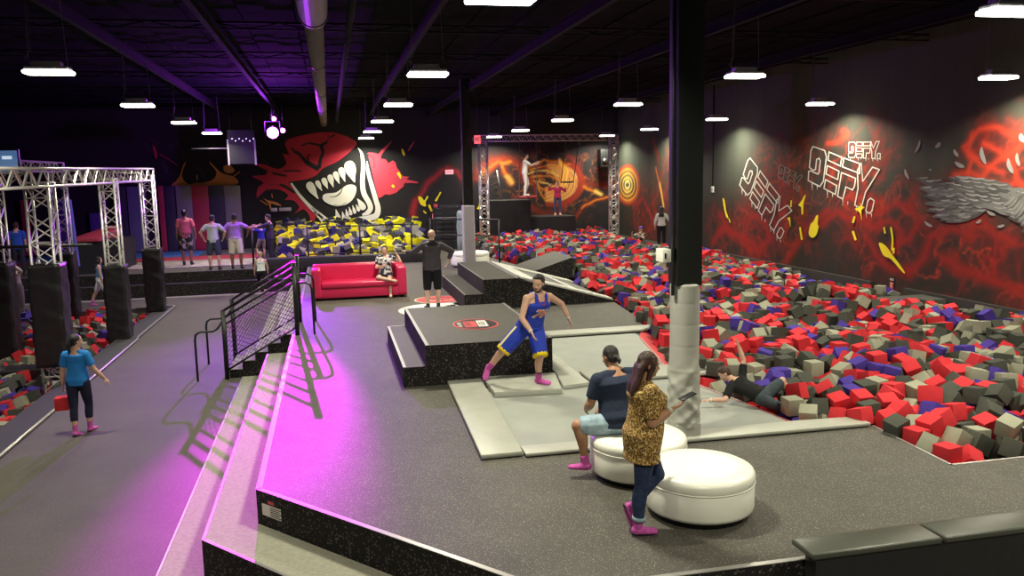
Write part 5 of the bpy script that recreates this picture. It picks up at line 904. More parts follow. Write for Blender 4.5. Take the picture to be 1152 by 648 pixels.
609,16,77,28,-28,32,33, 603,37,67,41,5,-3,-43, 581,59,70,37,34,20,26, 605,99,73,17,57,3,-7, 608,118,61,13,40,19,38, 607,153,60,41,-27,-18,-30, 603,180,70,14,-3,-58,1, 593,203,78,30,27,-29,33,
607,227,74,58,-13,1,-6, 606,250,71,11,-2,-59,6, 581,276,60,55,9,-23,-1, 602,308,60,4,23,-15,53, 600,352,70,0,2,-60,0, 608,374,70,32,-31,-25,33, 606,396,71,42,-42,6,8, 600,420,73,9,-5,54,23,
605,463,54,20,-39,-30,29, 607,487,64,56,-1,21,-4, 606,510,66,42,-9,-9,41, 630,11,74,0,0,-40,-44, 628,42,70,2,-4,-42,-43, 606,58,67,41,43,-12,4, 628,99,72,6,-60,-6,0, 630,130,78,32,29,-28,31,
630,150,70,0,43,-43,0, 629,172,76,23,33,37,-26, 628,201,81,24,35,33,27, 629,226,72,39,-23,20,34, 629,250,76,11,-40,-42,-10, 629,295,55,41,-10,4,42, 630,322,76,1,0,-60,8, 628,351,78,4,38,-5,-46,
630,370,70,26,-34,26,-33, 629,393,70,26,-34,-32,-27, 629,415,64,40,-11,-11,-43, 622,433,79,22,36,-37,20, 629,460,66,12,-43,11,-39, 626,509,78,24,35,-37,-20,
]
# ------------------------------------------------------------------ foam cubes
FA = np.array(FOAM, float).reshape(-1, 7); nF = len(FA); FP = FA[:, :3]/100.0; FQ = FA[:, 3:]/60.0
TLX, TLY = 6.34, 5.14
def inpoly(x, y, poly):
    c = False; n = len(poly)
    for i in range(n):
        x1, y1 = poly[i]; x2, y2 = poly[i-1]
        if (y1 > y) != (y2 > y) and x < (x2-x1)*(y-y1)/(y2-y1)+x1: c = not c
    return c
def qmat(q):
    w, x, y, z = q/np.linalg.norm(q)
    return np.array([[1-2*(y*y+z*z), 2*(x*y-z*w), 2*(x*z+y*w)], [2*(x*y+z*w), 1-2*(x*x+z*z), 2*(y*z-x*w)], [2*(x*z-y*w), 2*(y*z+x*w), 1-2*(x*x+y*y)]])
def fill(poly, hfun, x0, y0, nx, ny, zref=.72, k=1.0, zcut=-9, seed=1, avoid=()):
    "tiles of the settled heap, turned and mirrored, kept inside a pit outline"
    out = []; rr = random.Random(seed); R180 = np.diag([-1.0, -1.0, 1.0])
    for a in range(nx):
        for b in range(ny):
            turn = (a*2+b*3+seed) % 2; ox, oy = x0+a*TLX*k, y0+b*TLY*k
            sx, sy = (rr.uniform(0, TLX), rr.uniform(0, TLY)) if (a or b) else (0, 0)
            for i in range(nF):
                p = FP[i]; M = qmat(FQ[i]); px, py = (p[0]+sx) % 6.4, (p[1]+sy) % 5.2
                if turn: px, py = 6.4-px, 5.2-py; M = R180 @ M
                X, Y = ox+px*k, oy+py*k
                if not inpoly(X, Y, poly): continue
                Z = hfun(X, Y)+(p[2]-zref)*k
                if Z < zcut: continue
                if any(math.dist((X, Y, Z), q[:3]) < q[3] for q in avoid): continue
                out.append((X, Y, Z, M, k))
    return out
COLS = {'red': (.56, .036, .046), 'purple': (.066, .040, .27), 'dark grey': (.066, .068, .058), 'light grey': (.29, .285, .22), 'yellow': (.70, .68, .02), 'navy': (.035, .03, .11)}
FM = {c: mat('foam '+c, v, .9, .1, noise=.05, nscale=14, bump=.15, bscale=160) for c, v in COLS.items()}
def pick(rr, w):
    t = rr.random()*sum(w.values())
    for k_, v in w.items():
        t -= v
        if t <= 0: return k_
    return k_
W_MAIN = {'red': 34, 'purple': 13, 'dark grey': 29, 'light grey': 24}
def sstep(t): t = max(0, min(1, t)); return t*t*(3-2*t)
def h_main(x, y):
    h = .93+.07*math.sin(x*1.1+y*.5)+.06*math.sin(y*1.3-x*.7)
    h += .18*sstep((y-22)/8)
    e = min(1, max(0, (y-7.1)/.9)); h = h*e+.74*(1-e)
    # sinks towards the curved rim of the mats
    d = (x-5.3)/1.3 if 8.4 < y < 15.5 else 1
    if d < 1: d = max(d, 0); h = h*sstep(d)+.86*(1-sstep(d))
    if x > 11.8 and y < 28: h -= .20*sstep((x-11.8)/1.5)
    return h
PIT = [(6.27, 7.2), (13.5, 7.2), (13.5, 27.3), (12.0, 28.5), (11.5, 31), (12.2, 34.5), (12.5, 37.6), (5.9, 37.6), (5.95, 30), (6.9, 25.6), (7.0, 23.2), (6.75, 22.4), (6.75, 18.9), (6.45, 16.6), (6.2, 15.35), (5.75, 14.2), (5.48, 12.8), (5.30, 11.9), (5.30, 10.9), (5.45, 9.9), (5.65, 8.9), (6.27, 8.6)]
lq = at(852, 447, z=.98); LIE = [(lq.x, lq.y, 1.0, .22), (lq.x-.2, lq.y+.25, 1.05, .26), (lq.x-.4, lq.y+.5, 1.1, .26), (lq.x-.1, lq.y-.15, 1.0, .2)]
main = fill(PIT, h_main, 4.6, 7.0, 2, 7, seed=3, k=1.06, avoid=LIE, zcut=.55)
main = [q for q in main if not (15.85 < q[1] < 16.85 and q[0] > 8.5 and q[2] < 1.02)]
mainL = [q for q in main]
LP = [(-5.42, 11.2), (-5.42, 26.9), (-12, 26.9), (-12, 11.2)]
def h_left(x, y): return -.12+.08*math.sin(x*2+y)+.22*sstep((-5.6-x)/1.2)-.1
POST = [(x, y, z, .34) for x, y, *_ in posts for z in (-.4, -.1, .2)]
left = fill(LP, h_left, -12, 11.0, 2, 4, seed=5, avoid=POST, zcut=-.6)
left = [q for q in left if not (18.35 < q[1] < 19.05 and q[2] < .2)]
YP = [(-1.85, 30.35), (3.6, 30.35), (3.75, 38.2), (-2.3, 38.2)]
def h_y(x, y): return 1.14+.72*sstep((y-30.2)/6.0)+.06*math.sin(x*3)
yel = fill(YP, h_y, -2.6, 30.2, 1, 2, seed=8, k=1.3, zcut=.85)
W_Y = {'yellow': 34, 'navy': 20, 'dark grey': 26, 'light grey': 20}
rf = random.Random(77)
def colour(lst, w): return [(q, pick(rf, w)) for q in lst]
main, left, yel = colour(main, W_MAIN), colour(left, W_MAIN), colour(yel, W_Y)
def inview(q):
    x, y, d = proj(q[:3]); return -25 < x < 1177 and -20 < y < 668
cand = sorted([(proj(q[0][:3])[2], i, 'm') for i, q in enumerate(main) if inview(q[0]) and q[0][2] > h_main(q[0][0], q[0][1])-.22]+[(proj(q[0][:3])[2], i, 'l') for i, q in enumerate(left) if inview(q[0]) and q[0][2] > h_left(q[0][0], q[0][1])-.2], key=lambda t: t[0])
EXTRA = 6
sel = cand[:300-EXTRA]; selm = {i for d, i, t in sel if t == 'm'}; sell = {i for d, i, t in sel if t == 'l'}
def cube_mesh(c, s=.2):
    o = MB().box((-s/2, -s/2, -s/2), (s/2, s/2, s/2)).build('foam_cube', FM[c], bevel=.008, seg=2); me = o.data; bpy.data.objects.remove(o); return me
CM = {c: cube_mesh(c) for c in COLS}
def put_cube(q, c, label, group):
    o = bpy.data.objects.new('foam_cube', CM[c]); C.objects.link(o)
    o.matrix_world = Matrix.Translation(q[:3]) @ Matrix(q[3].tolist()).to_4x4() @ Matrix.Scale(q[4] if len(q) > 4 else 1, 4); tag(o, label, 'foam cube', group); return o
for i, (q, c) in enumerate(main):
    if i in selm: put_cube(q, c, '%s foam cube lying loose in the near half of the big foam pit' % c, '%s foam cubes in the near half of the big pit' % c)
for i, (q, c) in enumerate(left):
    if i in sell: put_cube(q, c, '%s foam cube lying loose in the left foam pit below the truss' % c, '%s foam cubes in the left pit' % c)
def stuff(lst, skip, name, label, cols):
    V = []; Fs = []; mi = []; n = 0; base = np.array([(-1,-1,-1),(1,-1,-1),(1,1,-1),(-1,1,-1),(-1,-1,1),(1,-1,1),(1,1,1),(-1,1,1)])*.1
    ff = [(0,3,2,1),(4,5,6,7),(0,1,5,4),(1,2,6,5),(2,3,7,6),(3,0,4,7)]; names = list(cols)
    for i, (q, c) in enumerate(lst):
        if i in skip: continue
        V.append((base*q[4]) @ q[3].T+np.array(q[:3])); Fs += [tuple(a+n for a in f) for f in ff]; mi += [names.index(c)]*6; n += 8
    V = np.concatenate(V); me = bpy.data.meshes.new(name); me.from_pydata(V.tolist(), [], Fs)
    for c in names: me.materials.append(FM[c])
    me.polygons.foreach_set('material_index', mi); me.update()
    o = bpy.data.objects.new(name, me); C.objects.link(o); tag(o, label, 'foam cubes', kind='stuff')
stuff(main, selm, 'foam_heap', 'countless red, purple and grey foam cubes filling the big pit by the right wall', W_MAIN)
stuff(left, sell, 'foam_heap', 'red, purple and grey foam cubes filling the back of the left pit', W_MAIN)
stuff(yel, set(), 'foam_heap', 'yellow, navy and grey foam cubes heaped under the painted mouth', W_Y)
print('FOAMCOUNT', len(main), len(left), len(yel))
tag(MB().box((-2.6, 30.2, P), (3.75, 38.35, 1.0)).build('pit_base', M_dark), kind='structure')
# single cubes with a place of their own
def one(px, py, z, c, label, rot=(0, 0, .3), s=1):
    p = at(px, py, z=z); M = np.array(Matrix.Rotation(rot[2], 3, 'Z') @ Matrix.Rotation(rot[0], 3, 'X'))
    return put_cube((p.x, p.y, p.z, M), c, label, None)
one(735, 354, P+.102, 'light grey', 'light grey foam cube sitting on the platform beside the pit edge')
one(722, 356, P+.102, 'dark grey', 'dark grey foam cube on the platform next to the pale one at the pit edge', (0, 0, .9))
one(976, 329, .995, 'dark grey', 'dark grey foam cube sitting on the pit divider beam', (0, 0, .1))
one(990, 326, .995, 'light grey', 'pale grey foam cube on the pit divider beam beside the dark one', (0, 0, .5))
# ------------------------------------------------------------------ painted walls
def vnoise(x, y, seed):
    xi, yi = np.floor(x).astype(int), np.floor(y).astype(int); xf, yf = x-xi, y-yi
    T = np.random.RandomState(seed).rand(257, 257); g = lambda a, b: T[a % 257, b % 257]
    u, v = xf*xf*(3-2*xf), yf*yf*(3-2*yf)
    return (g(xi, yi)*(1-u)+g(xi+1, yi)*u)*(1-v)+(g(xi, yi+1)*(1-u)+g(xi+1, yi+1)*u)*v
def fbm(x, y, seed, o=4):
    s = 0; a = .5
    for k in range(o): s = s+a*vnoise(x*2**k, y*2**k, seed+k); a *= .5
    return s/(1-.5**o)
class Wall:
    def __init__(s, s0, s1, z0, z1, step, base):
        s.ss = np.arange(s0, s1+step/2, step); s.zs = np.arange(z0, z1+step/2, step)
        s.S, s.Z = np.meshgrid(s.ss, s.zs); s.img = np.ones(s.S.shape+(3,))*np.array(base)
        s.wk = .62; s.wx = s.S+.35*(fbm(s.S*1.3, s.Z*1.3, 5)-.5); s.wz = s.Z+.35*(fbm(s.S*1.3, s.Z*1.3, 9)-.5)
    def blend(s, m, col): s.img += (np.array(col)-s.img)*np.clip(m, 0, 1)[..., None]
    def dist(s, pts, warp=1):
        X = s.S*(1-warp)+s.wx*warp; Z = s.Z*(1-warp)+s.wz*warp; D = np.full(X.shape, 1e9); T = np.zeros(X.shape); n = len(pts)-1
        for i in range(n):
            (a, b), (c, d) = pts[i], pts[i+1]; dx, dz = c-a, d-b; L = dx*dx+dz*dz+1e-9
            t = np.clip(((X-a)*dx+(Z-b)*dz)/L, 0, 1); q = np.hypot(X-a-t*dx, Z-b-t*dz); m = q < D; D = np.where(m, q, D); T = np.where(m, (i+t)/n, T)
        return D, T
    def stroke(s, pts, w, col, a=.9, soft=1.0, warp=1, taper=0):
        D, T = s.dist(pts, warp); ww = w*(1-taper*T) if taper else w
        s.blend(a*np.exp(-(D/(ww*s.wk))**(2/soft)), col)
    def wisp(s, mask, col, f, seed, p=5, a=1):
        q = fbm(s.S*f*.8+2*fbm(s.S*f, s.Z*f, seed+3), s.Z*f+2*fbm(s.S*f+7, s.Z*f, seed+6), seed); r = 1-np.abs(q-.5)*2
        s.blend(mask*np.clip((r-.55)/.45, 0, 1)**p*a, col)
    def blob(s, c, rx, rz):
        return np.exp(-(((s.wx-c[0])/rx)**2+((s.wz-c[1])/rz)**2)**1.5)
    def build(s, name, place, flip):
        nz, ns = s.S.shape; co = place(s.S.ravel(), s.Z.ravel()); me = bpy.data.meshes.new(name)
        idx = np.arange(nz*ns).reshape(nz, ns); q = np.stack([idx[:-1, :-1], idx[:-1, 1:], idx[1:, 1:], idx[1:, :-1]], -1).reshape(-1, 4)
        if flip: q = q[:, ::-1]
        me.vertices.add(nz*ns); me.vertices.foreach_set('co', co.astype(np.float32).ravel())
        me.loops.add(q.size); me.loops.foreach_set('vertex_index', q.ravel().astype(np.int32))
        me.polygons.add(len(q)); me.polygons.foreach_set('loop_start', np.arange(0, q.size, 4, dtype=np.int32)); me.polygons.foreach_set('loop_total', np.full(len(q), 4, dtype=np.int32))
        at_ = me.color_attributes.new('paint', 'FLOAT_COLOR', 'POINT'); rgba = np.concatenate([np.clip(s.img, 0, 1).reshape(-1, 3), np.ones((nz*ns, 1))], 1)
        at_.data.foreach_set('color', rgba.astype(np.float32).ravel()); me.materials.append(vmat('painted wall')); me.update(); me.validate()
        o = bpy.data.objects.new(name, me); C.objects.link(o); return o
def W(px, py): q = at(px, py, x=XR-.01); return (q.y, q.z)
def WB(px, py): q = at(px, py, y=YB-.01); return (q.x, q.z)
# right wall: base, soft vertical runs, red smoke
RWc = (.056, .063, .049)
rw = Wall(-3, YB, 0, 7.1, .05, RWc)
rw.img *= (1+.35*(fbm(rw.S*5, rw.Z*.25, 40)-.5))[..., None]
RED, BRI = (.30, .018, .013), (.60, .05, .020)
mask = np.zeros(rw.S.shape)
for px, py, rx, rz, a in ((818, 262, 1.6, 1.2, .55), (850, 262, 1.5, 1.3, .85), (880, 235, 2.0, 2.0, .7), (905, 210, 1.3, 1.6, .6), (945, 205, 1.5, 1.3, .9), (975, 190, 1.3, 1.2, .7), (985, 250, 1.6, 1.3, .9), (1040, 285, 1.9, 1.0, 1), (1010, 240, 1.0, 1.0, .9), (1075, 270, 1.4, 1.0, 1), (1120, 165, .9, .7, .9), (1150, 190, .6, .7, .9), (1085, 215, .7, .6, .8), (1130, 290, 1.3, .8, 1), (1165, 310, 1.2, 1.0, .9), (885, 272, 1.8, .8, .5), (728, 235, 2.2, 1.4, .55), (758, 215, 1.5, 1.6, .55), (1190, 210, 1.6, 1.6, .9)):
    mask = np.maximum(mask, a*rw.blob(W(px, py), rx, rz))
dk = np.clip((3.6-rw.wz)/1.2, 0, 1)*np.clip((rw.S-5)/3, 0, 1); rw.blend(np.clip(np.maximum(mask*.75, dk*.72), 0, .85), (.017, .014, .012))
rw.blend(mask*.5*np.clip(fbm(rw.S*1.2, rw.Z*1.2, 61)*2.2-.7, 0, 1), (.13, .010, .009))
rw.wisp(mask, RED, .8, 21, 6, .9); rw.wisp(mask, RED, .5, 31, 8, .9); rw.wisp(mask*.9, BRI, 1.0, 51, 12, .8); rw.wisp(mask*.8, RED, 1.9, 81, 12, .8)
def rs(pts, w, col=RED, a=.8, **k): rw.stroke([W(*p) for p in pts], w, col, a, **k)
for pts in ([(800, 275), (815, 255), (830, 268), (848, 275), (852, 285)], [(838, 262), (846, 245), (862, 250), (866, 270), (855, 285), (840, 280), (838, 262)], [(810, 240), (822, 262), (836, 270)], [(975, 262), (983, 282), (1002, 300), (1022, 306)], [(985, 240), (1005, 228), (1025, 232), (1033, 248), (1020, 268), (1000, 280)], [(1022, 306), (1040, 285), (1050, 262), (1075, 262), (1095, 270)], [(1060, 290), (1085, 300), (1120, 318), (1150, 330)], [(960, 240), (985, 255), (1000, 250), (1012, 262), (1008, 275)], [(885, 290), (905, 262), (930, 240)], [(925, 255), (940, 240), (955, 250), (975, 245)], [(1095, 262), (1105, 245), (1120, 262), (1140, 268)]):
    rs(pts, .20, (.30, .018, .014), .85, soft=1.3)
for pts in ([(1085, 210), (1095, 180), (1085, 165), (1100, 150), (1120, 145), (1140, 152)], [(1100, 205), (1120, 185), (1140, 170), (1150, 160)], [(1105, 165), (1125, 170), (1140, 182)], [(1093, 150), (1090, 170), (1105, 190), (1130, 195)], [(1075, 200), (1090, 195), (1110, 205), (1150, 208)], [(1150, 150), (1140, 185), (1150, 215)], [(930, 160), (943, 158), (952, 150), (948, 145)]):
    rs(pts, .10, (.66, .055, .024), .85, soft=1.2)
# comets and glowing ring seen left of the near column, still on this wall
for pts, c, w, a in (([(738, 190), (741, 205), (744, 222)], (.75, .15, .02), .09, .9), ([(742, 208), (745, 224), (747, 232)], (1, .55, .1), .10, 1), ([(740, 180), (735, 160)], (.4, .03, .02), .2, .5), ([(755, 180), (754, 232)], (.4, .03, .02), .25, .6), ([(712, 232), (722, 222), (728, 232), (735, 250)], (.35, .025, .018), .16, .7), ([(716, 258), (713, 240), (722, 222)], (.3, .02, .015), .12, .6)):
    rs(pts, w, c, a, soft=1.2)
c0_ = W(705.5, 208)
for r, c, w in ((1.0, (.45, .05, .02), .14), (.85, (.85, .3, .03), .10), (.62, (.9, .45, .05), .08), (.40, (1, .6, .1), .08), (.2, (1, .75, .2), .10)):
    ring = [(c0_[0]+r*1.55*math.cos(t*PI/12), c0_[1]+r*.86*math.sin(t*PI/12)) for t in range(25)]; rw.stroke(ring, w, c, .9, 1.2, .15)
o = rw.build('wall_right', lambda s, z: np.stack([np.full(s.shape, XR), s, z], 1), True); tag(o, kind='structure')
tag(MB().box((XR+.01, -3, -.25), (XR+.4, YB+.4, 7.2)).build('wall_right_core', M_wall), kind='structure')
# back wall: fire painting
bw = Wall(-16, XR, 0, 7.1, .05, (.020, .018, .021))
def bs(pts, w, col, a=.85, **k): bw.stroke([WB(*p) for p in pts], w, col, a, **k)
O1, O2, Y1 = (.30, .030, .010), (.72, .22, .02), (.95, .62, .14)
for pts in ([(463, 243), (470, 220), (485, 203), (502, 190), (515, 195), (522, 205), (530, 203)], [(463, 245), (466, 225)]): bs(pts, .16, (.36, .02, .03), .8, soft=1.4)
bs([(538, 194), (545, 190), (556, 180), (568, 178), (578, 178), (586, 188), (590, 200)], .30, O1, .8, soft=1.4)
bs([(540, 196), (550, 190), (558, 182), (566, 184), (576, 180)], .10, O2, .8, soft=1.3)
bs([(536, 200), (545, 202), (552, 190), (560, 182)], .16, O1, .8, soft=1.3)
m = bw.blob(WB(622, 205), 2.4, 1.5); bw.wisp(m, O1, 1.0, 71, 9, .7); bw.wisp(m, O2, 1.5, 75, 14, .6)
for k in range(26):
    t = k/25; cx_, cy_ = 617+7*t, 203+3*t; r1, r2 = 9+24*t, 8+18*t
    pts = [(cx_+r1*math.cos(a)*(1 if math.cos(a) > 0 else 1.25), cy_+r2*math.sin(a)) for a in [(-100+i*12)*PI/180 for i in range(18)]]
    bs(pts, (.10, .05, .07, .04)[k % 4], (O1, Y1, O2, (1, .8, .35))[k % 4] if t < .8 else O1, .85, soft=1.2, warp=.35)
for (x0, y0, x1, y1, c, w) in ((596, 187, 628, 180, O2, .12), (598, 190, 640, 186, O2, .10), (596, 194, 630, 196, Y1, .08), (600, 200, 634, 202, O2, .10), (604, 206, 628, 214, Y1, .07), (600, 204, 612, 226, O2, .10), (596, 200, 604, 224, O1, .14), (594, 185, 618, 192, O1, .15), (606, 212, 626, 222, O2, .1)):
    bs([(x0, y0), ((x0+x1)/2, (y0+y1)/2-3), (x1, y1)], w*.6, c, .85, soft=1.2)
for k in range(5): bs([(630, 178+k*1.5), (640-k*1.5, 192), (638-k*2, 208), (626-k, 222)], .07, Y1 if k % 2 else O2, .9, soft=1.1, warp=.4)
bs([(640, 175), (650, 190), (652, 205), (646, 222), (632, 236)], .14, (.30, .03, .02), .7, soft=1.4)
bs([(564, 187), (570, 196), (574, 205)], .10, O2, .9); bs([(570, 197), (575, 206)], .15, Y1, 1); bs([(567, 190), (575, 207)], .28, O1, .5)
bs([(656, 209), (668, 214), (675, 217)], .10, O2, .9); bs([(669, 214), (676, 218)], .14, Y1, 1); bs([(652, 205), (668, 208), (690, 208)], .22, O1, .5, soft=1.4)
bs([(645, 247), (655, 235), (668, 227), (682, 222), (700, 220)], .14, O1, .85, soft=1.3); bs([(655, 236), (668, 227), (686, 221)], .07, O2, .8)
bs([(580, 225), (595, 232), (610, 240), (630, 242)], .25, (.28, .03, .02), .6, soft=1.4)
# purple tint paint behind the mouth and faint brush marks left of it
for k in range(16):
    x, y = rf.uniform(150, 300), rf.uniform(150, 200); bs([(x, y), (x+rf.uniform(3, 12), y+rf.uniform(3, 14))], .05, (.06, .04, .09), .6)
o = bw.build('wall_back', lambda s, z: np.stack([s, np.full(s.shape, YB), z], 1), False); tag(o, kind='structure')
tag(MB().box((-16, YB+.01, -.25), (XR+.4, YB+.4, 7.2)).build('wall_back_core', M_wall), kind='structure')
# ---- mouth mural on the back wall, painted figure built as thin paint layers
PC = {'crimson': mat('paint crimson', (.50, .02, .05), .6), 'white': mat('paint white', (.78, .76, .72), .6), 'black': mat('paint black', (.016, .014, .018), .6), 'rose': mat('paint rose', (.60, .05, .09), .6), 'orange': mat('paint orange', (.62, .24, .05), .6), 'yellow': mat('paint yellow', (.85, .72, .02), .6), 'grey': mat('paint grey', (.50, .46, .42), .6)}
def mp(pts, o_, s_): return [(o_[0]+x/s_, o_[1]+y/s_) for x, y in pts]
def smooth_closed(pts, n=3):
    out = []; k = len(pts)
    for i in range(k):
        p0, p1, p2, p3 = (Vector(pts[(i+j-1) % k]) for j in range(4))
        for q in range(n):
            t = q/n; out.append(tuple(.5*((2*p1)+(p2-p0)*t+(2*p0-5*p1+4*p2-p3)*t*t+(3*p1-p0-3*p2+p3)*t**3)))
    return out
def smooth_open(pts, n=6):
    out = []; k = len(pts); g = lambda i: Vector(pts[max(0, min(k-1, i))])
    for i in range(k-1):
        p0, p1, p2, p3 = g(i-1), g(i), g(i+1), g(i+2)
        for q in range(n):
            t = q/n; out.append(tuple(.5*((2*p1)+(p2-p0)*t+(2*p0-5*p1+4*p2-p3)*t*t+(3*p1-p0-3*p2+p3)*t**3)))
    out.append(tuple(pts[-1])); return out
def wallpoly(mbx, pts, off, wall='b', th=.0004):
    if wall == 'b': P3 = [at(x, y, y=YB-off) for x, y in pts]; nv = (0, -1, 0)
    else: P3 = [at(x, y, x=XR-off) for x, y in pts]; nv = (-1, 0, 0)
    flat_poly(mbx, P3, nv, th)
def wallstroke(mbx, pts, w, off, wall='b', closed=False, th=.002):
    "pts in image px, w = half width in px (number or list)"
    vs, fs = ribbon(pts, w, closed)
    P3 = [at(v.x, v.y, y=YB-off) if wall == 'b' else at(v.x, v.y, x=XR-off) for v in vs]
    nv = Vector((0, -1, 0)) if wall == 'b' else Vector((-1, 0, 0)); n = len(P3); Fx = []
    for f in fs:
        a, b, c = P3[f[0]], P3[f[1]], P3[f[2]]
        f = tuple(f) if (b-a).cross(c-a).dot(nv) > 0 else tuple(f)[::-1]; Fx.append(tuple(i+n for i in f))
    mbx.add(P3+[p+nv*th for p in P3], Fx)
rt = empty('mouth_mural', tuple(at(400, 215, y=YB-.02)), 'huge painted roaring mouth with white fangs and crimson face splash on back wall', 'mural')
c1, s1 = (272, 150), 4.465; c3, s3 = (400, 150), 7.2; ca, sa = (320, 160), 6.48
RED1 = [(232,30),(330,5),(460,-6),(575,40),(560,75),(520,112),(480,142),(430,165),(400,183),(375,210),(320,232),(250,242),(238,248),(270,290),(300,320),(345,380),(375,410),(352,455),(340,415),(310,380),(262,405),(290,372),(255,335),(215,335),(235,312),(205,290),(180,282),(120,285),(75,325),(82,270),(110,250),(80,230),(52,214),(115,210),(130,190),(110,178),(62,152),(120,158),(180,180),(225,152),(205,100),(240,110),(218,60)]
m_ = MB(); wallpoly(m_, mp(smooth_closed(RED1, 2), c1, s1), .016); ch(m_.build('face_splash', PC['crimson']), rt)
m_ = MB()
for pts, w in (([(440,8),(425,45),(400,62),(408,95),(396,130),(388,175)], [2,7,9,8,9,12]), ([(388,180),(350,160),(320,140),(290,105),(262,88),(250,70)], [12,12,8,8,5,1]), ([(400,62),(370,55),(335,50),(300,62)], [5,5,4,1]), ([(335,150),(330,120),(345,105)], [5,4,1]), ([(445,20),(470,5)], [4,1]), ([(100,160),(160,200),(230,215)], [1,5,1]), ([(150,210),(220,190),(300,190)], [1,4,1]), ([(130,260),(200,260),(270,300)], [1,7,1])):
    wallstroke(m_, mp(smooth_open(pts), c1, s1), [w[min(int(i/6), len(w)-1)]/s1 for i in range(len(smooth_open(pts)))], .019)
ch(m_.build('dark_line', PC['black']), rt)
RED2 = [(90,165),(125,155),(165,160),(188,165),(215,130),(255,95),(300,58),(245,130),(215,170),(205,205),(245,210),(265,242),(300,220),(325,240),(335,280),(360,310),(382,345),(440,352),(412,372),(500,392),(495,405),(400,402),(390,430),(350,460),(330,480),(270,500),(240,495),(175,530),(150,430),(130,340),(110,250)]
m_ = MB(); wallpoly(m_, mp(smooth_closed(RED2, 2), c3, s3), .016); ch(m_.build('right_splash', PC['rose']), rt)
m_ = MB(); wallstroke(m_, mp(smooth_open([(98,172),(135,190),(150,225),(150,280)]), c3, s3), .5, .02); wallstroke(m_, mp(smooth_open([(92,165),(112,250),(132,340),(152,430),(178,530)]), c3, s3), 1.0, .02); ch(m_.build('dark_line', PC['black']), rt)
m_ = MB()
def taper(pts, cc, ss, ws):
    sp = smooth_open(pts); n = len(sp); k = len(ws)-1; W_ = []
    for i in range(n): t = i/(n-1)*k; a = int(min(t, k-1e-6)); W_.append((ws[a]*(1-(t-a))+ws[a+1]*(t-a))/ss)
    wallstroke(m_, mp(sp, cc, ss), W_, .024)
taper([(583,72),(603,105),(610,170),(606,240),(613,300),(640,350),(646,378),(632,398),(605,410)], c1, s1, [1,7,11,12,13,13,13,12,4])
taper([(628,140),(636,200),(655,270),(672,330),(684,375),(675,412),(632,428),(580,440),(548,470)], c1, s1, [2,9,11,12,13,15,15,17,18])
taper([(248,250),(290,310),(350,375),(400,415),(440,450),(455,480)], c1, s1, [5,7,9,10,13,14]); taper([(352,372),(385,412),(420,452),(440,485)], c1, s1, [2,9,13,14])
ch(m_.build('lips', PC['white']), rt)
m_ = MB()
def tooth(bx, by, tx, ty, w):
    a = Vector((tx-bx, ty-by)); n_ = Vector((-a.y, a.x)).normalized(); b0 = Vector((bx, by)); a_ = a.normalized()
    pts = [b0-a_*w*.55, b0-a_*w*.45+n_*w*.32, b0-a_*w*.1+n_*w*.5, b0+a*.3+n_*w*.47, b0+a*.65+n_*w*.26, b0+a, b0+a*.65-n_*w*.20, b0+a*.3-n_*w*.44, b0-a_*w*.1-n_*w*.5, b0-a_*w*.45-n_*w*.32]
    wallpoly(m_, mp(smooth_closed([tuple(p) for p in pts], 3), ca, sa), .028)
for t in ((188,320,248,415,58), (243,298,275,356,36), (290,280,317,340,40), (334,258,358,330,42), (374,235,402,305,40), (416,208,443,290,46), (477,180,513,295,80)): tooth(*t)
ch(m_.build('upper_teeth', PC['white']), rt); m_ = MB()
for t in ((570,470,530,410,46), (540,492,520,452,24), (512,508,495,458,24), (484,520,470,470,24), (458,534,448,486,24), (432,548,420,504,24), (395,572,374,488,44)): tooth(*t)
ch(m_.build('lower_teeth', PC['white']), rt)
m_ = MB(); wallpoly(m_, mp(smooth_closed([(278,398),(290,380),(320,372),(370,368),(410,345),(450,315),(490,308),(520,322),(524,355),(508,400),(480,435),(440,458),(390,467),(340,457),(300,438),(282,418)], 3), ca, sa), .028); ch(m_.build('tongue', PC['white']), rt)
m_ = MB(); wallstroke(m_, mp(smooth_open([(330,398),(380,392),(410,365),(425,330)]), ca, sa), [.2+.5*min(i, 18-i)/9 for i in range(19)], .032); wallstroke(m_, mp(smooth_open([(360,455),(410,462),(450,440)]), ca, sa), .25, .032); ch(m_.build('tongue_line', PC['black']), rt)
# splashes of paint
def splash(name, polys, strokes, colr, label, wall, off=.03):
    m_ = MB(); allp = []
    for p in polys: wallpoly(m_, smooth_closed(p, 3), off, wall); allp += p
    for p, w in strokes: wallstroke(m_, smooth_open(p, 4), w, off, wall); allp += p
    cx_ = sum(a[0] for a in allp)/len(allp); cy_ = sum(a[1] for a in allp)/len(allp)
    L = at(cx_, cy_, y=YB-.02) if wall == 'b' else at(cx_, cy_, x=XR-.02)
    o = m_.build(name, PC[colr], loc=tuple(L)); tag(o, label, 'painted splash'); return o
s6, c6 = 5.4, (180, 180)
splash('paint_splash', [mp([(70,158),(100,125),(122,90),(138,40),(152,12),(157,16),(140,60),(135,95),(150,130),(186,157)], c6, s6)], [], 'orange', 'orange painted splash with a pointed tip above the grey and crimson wall pads', 'b')
splash('paint_splash', [mp([(190,156),(210,140),(262,138),(310,125),(338,100),(340,65),(302,20),(312,18),(360,68),(400,88),(455,105),(460,152)], c6, s6), mp([(385,45),(400,30),(430,35),(455,65),(430,80),(395,72)], c6, s6)], [(mp([(445,100),(485,72)], c6, s6), .6), (mp([(224,90),(226,120)], c6, s6), .5)], 'orange', 'wide orange painted splash above the navy wall pad', 'b')
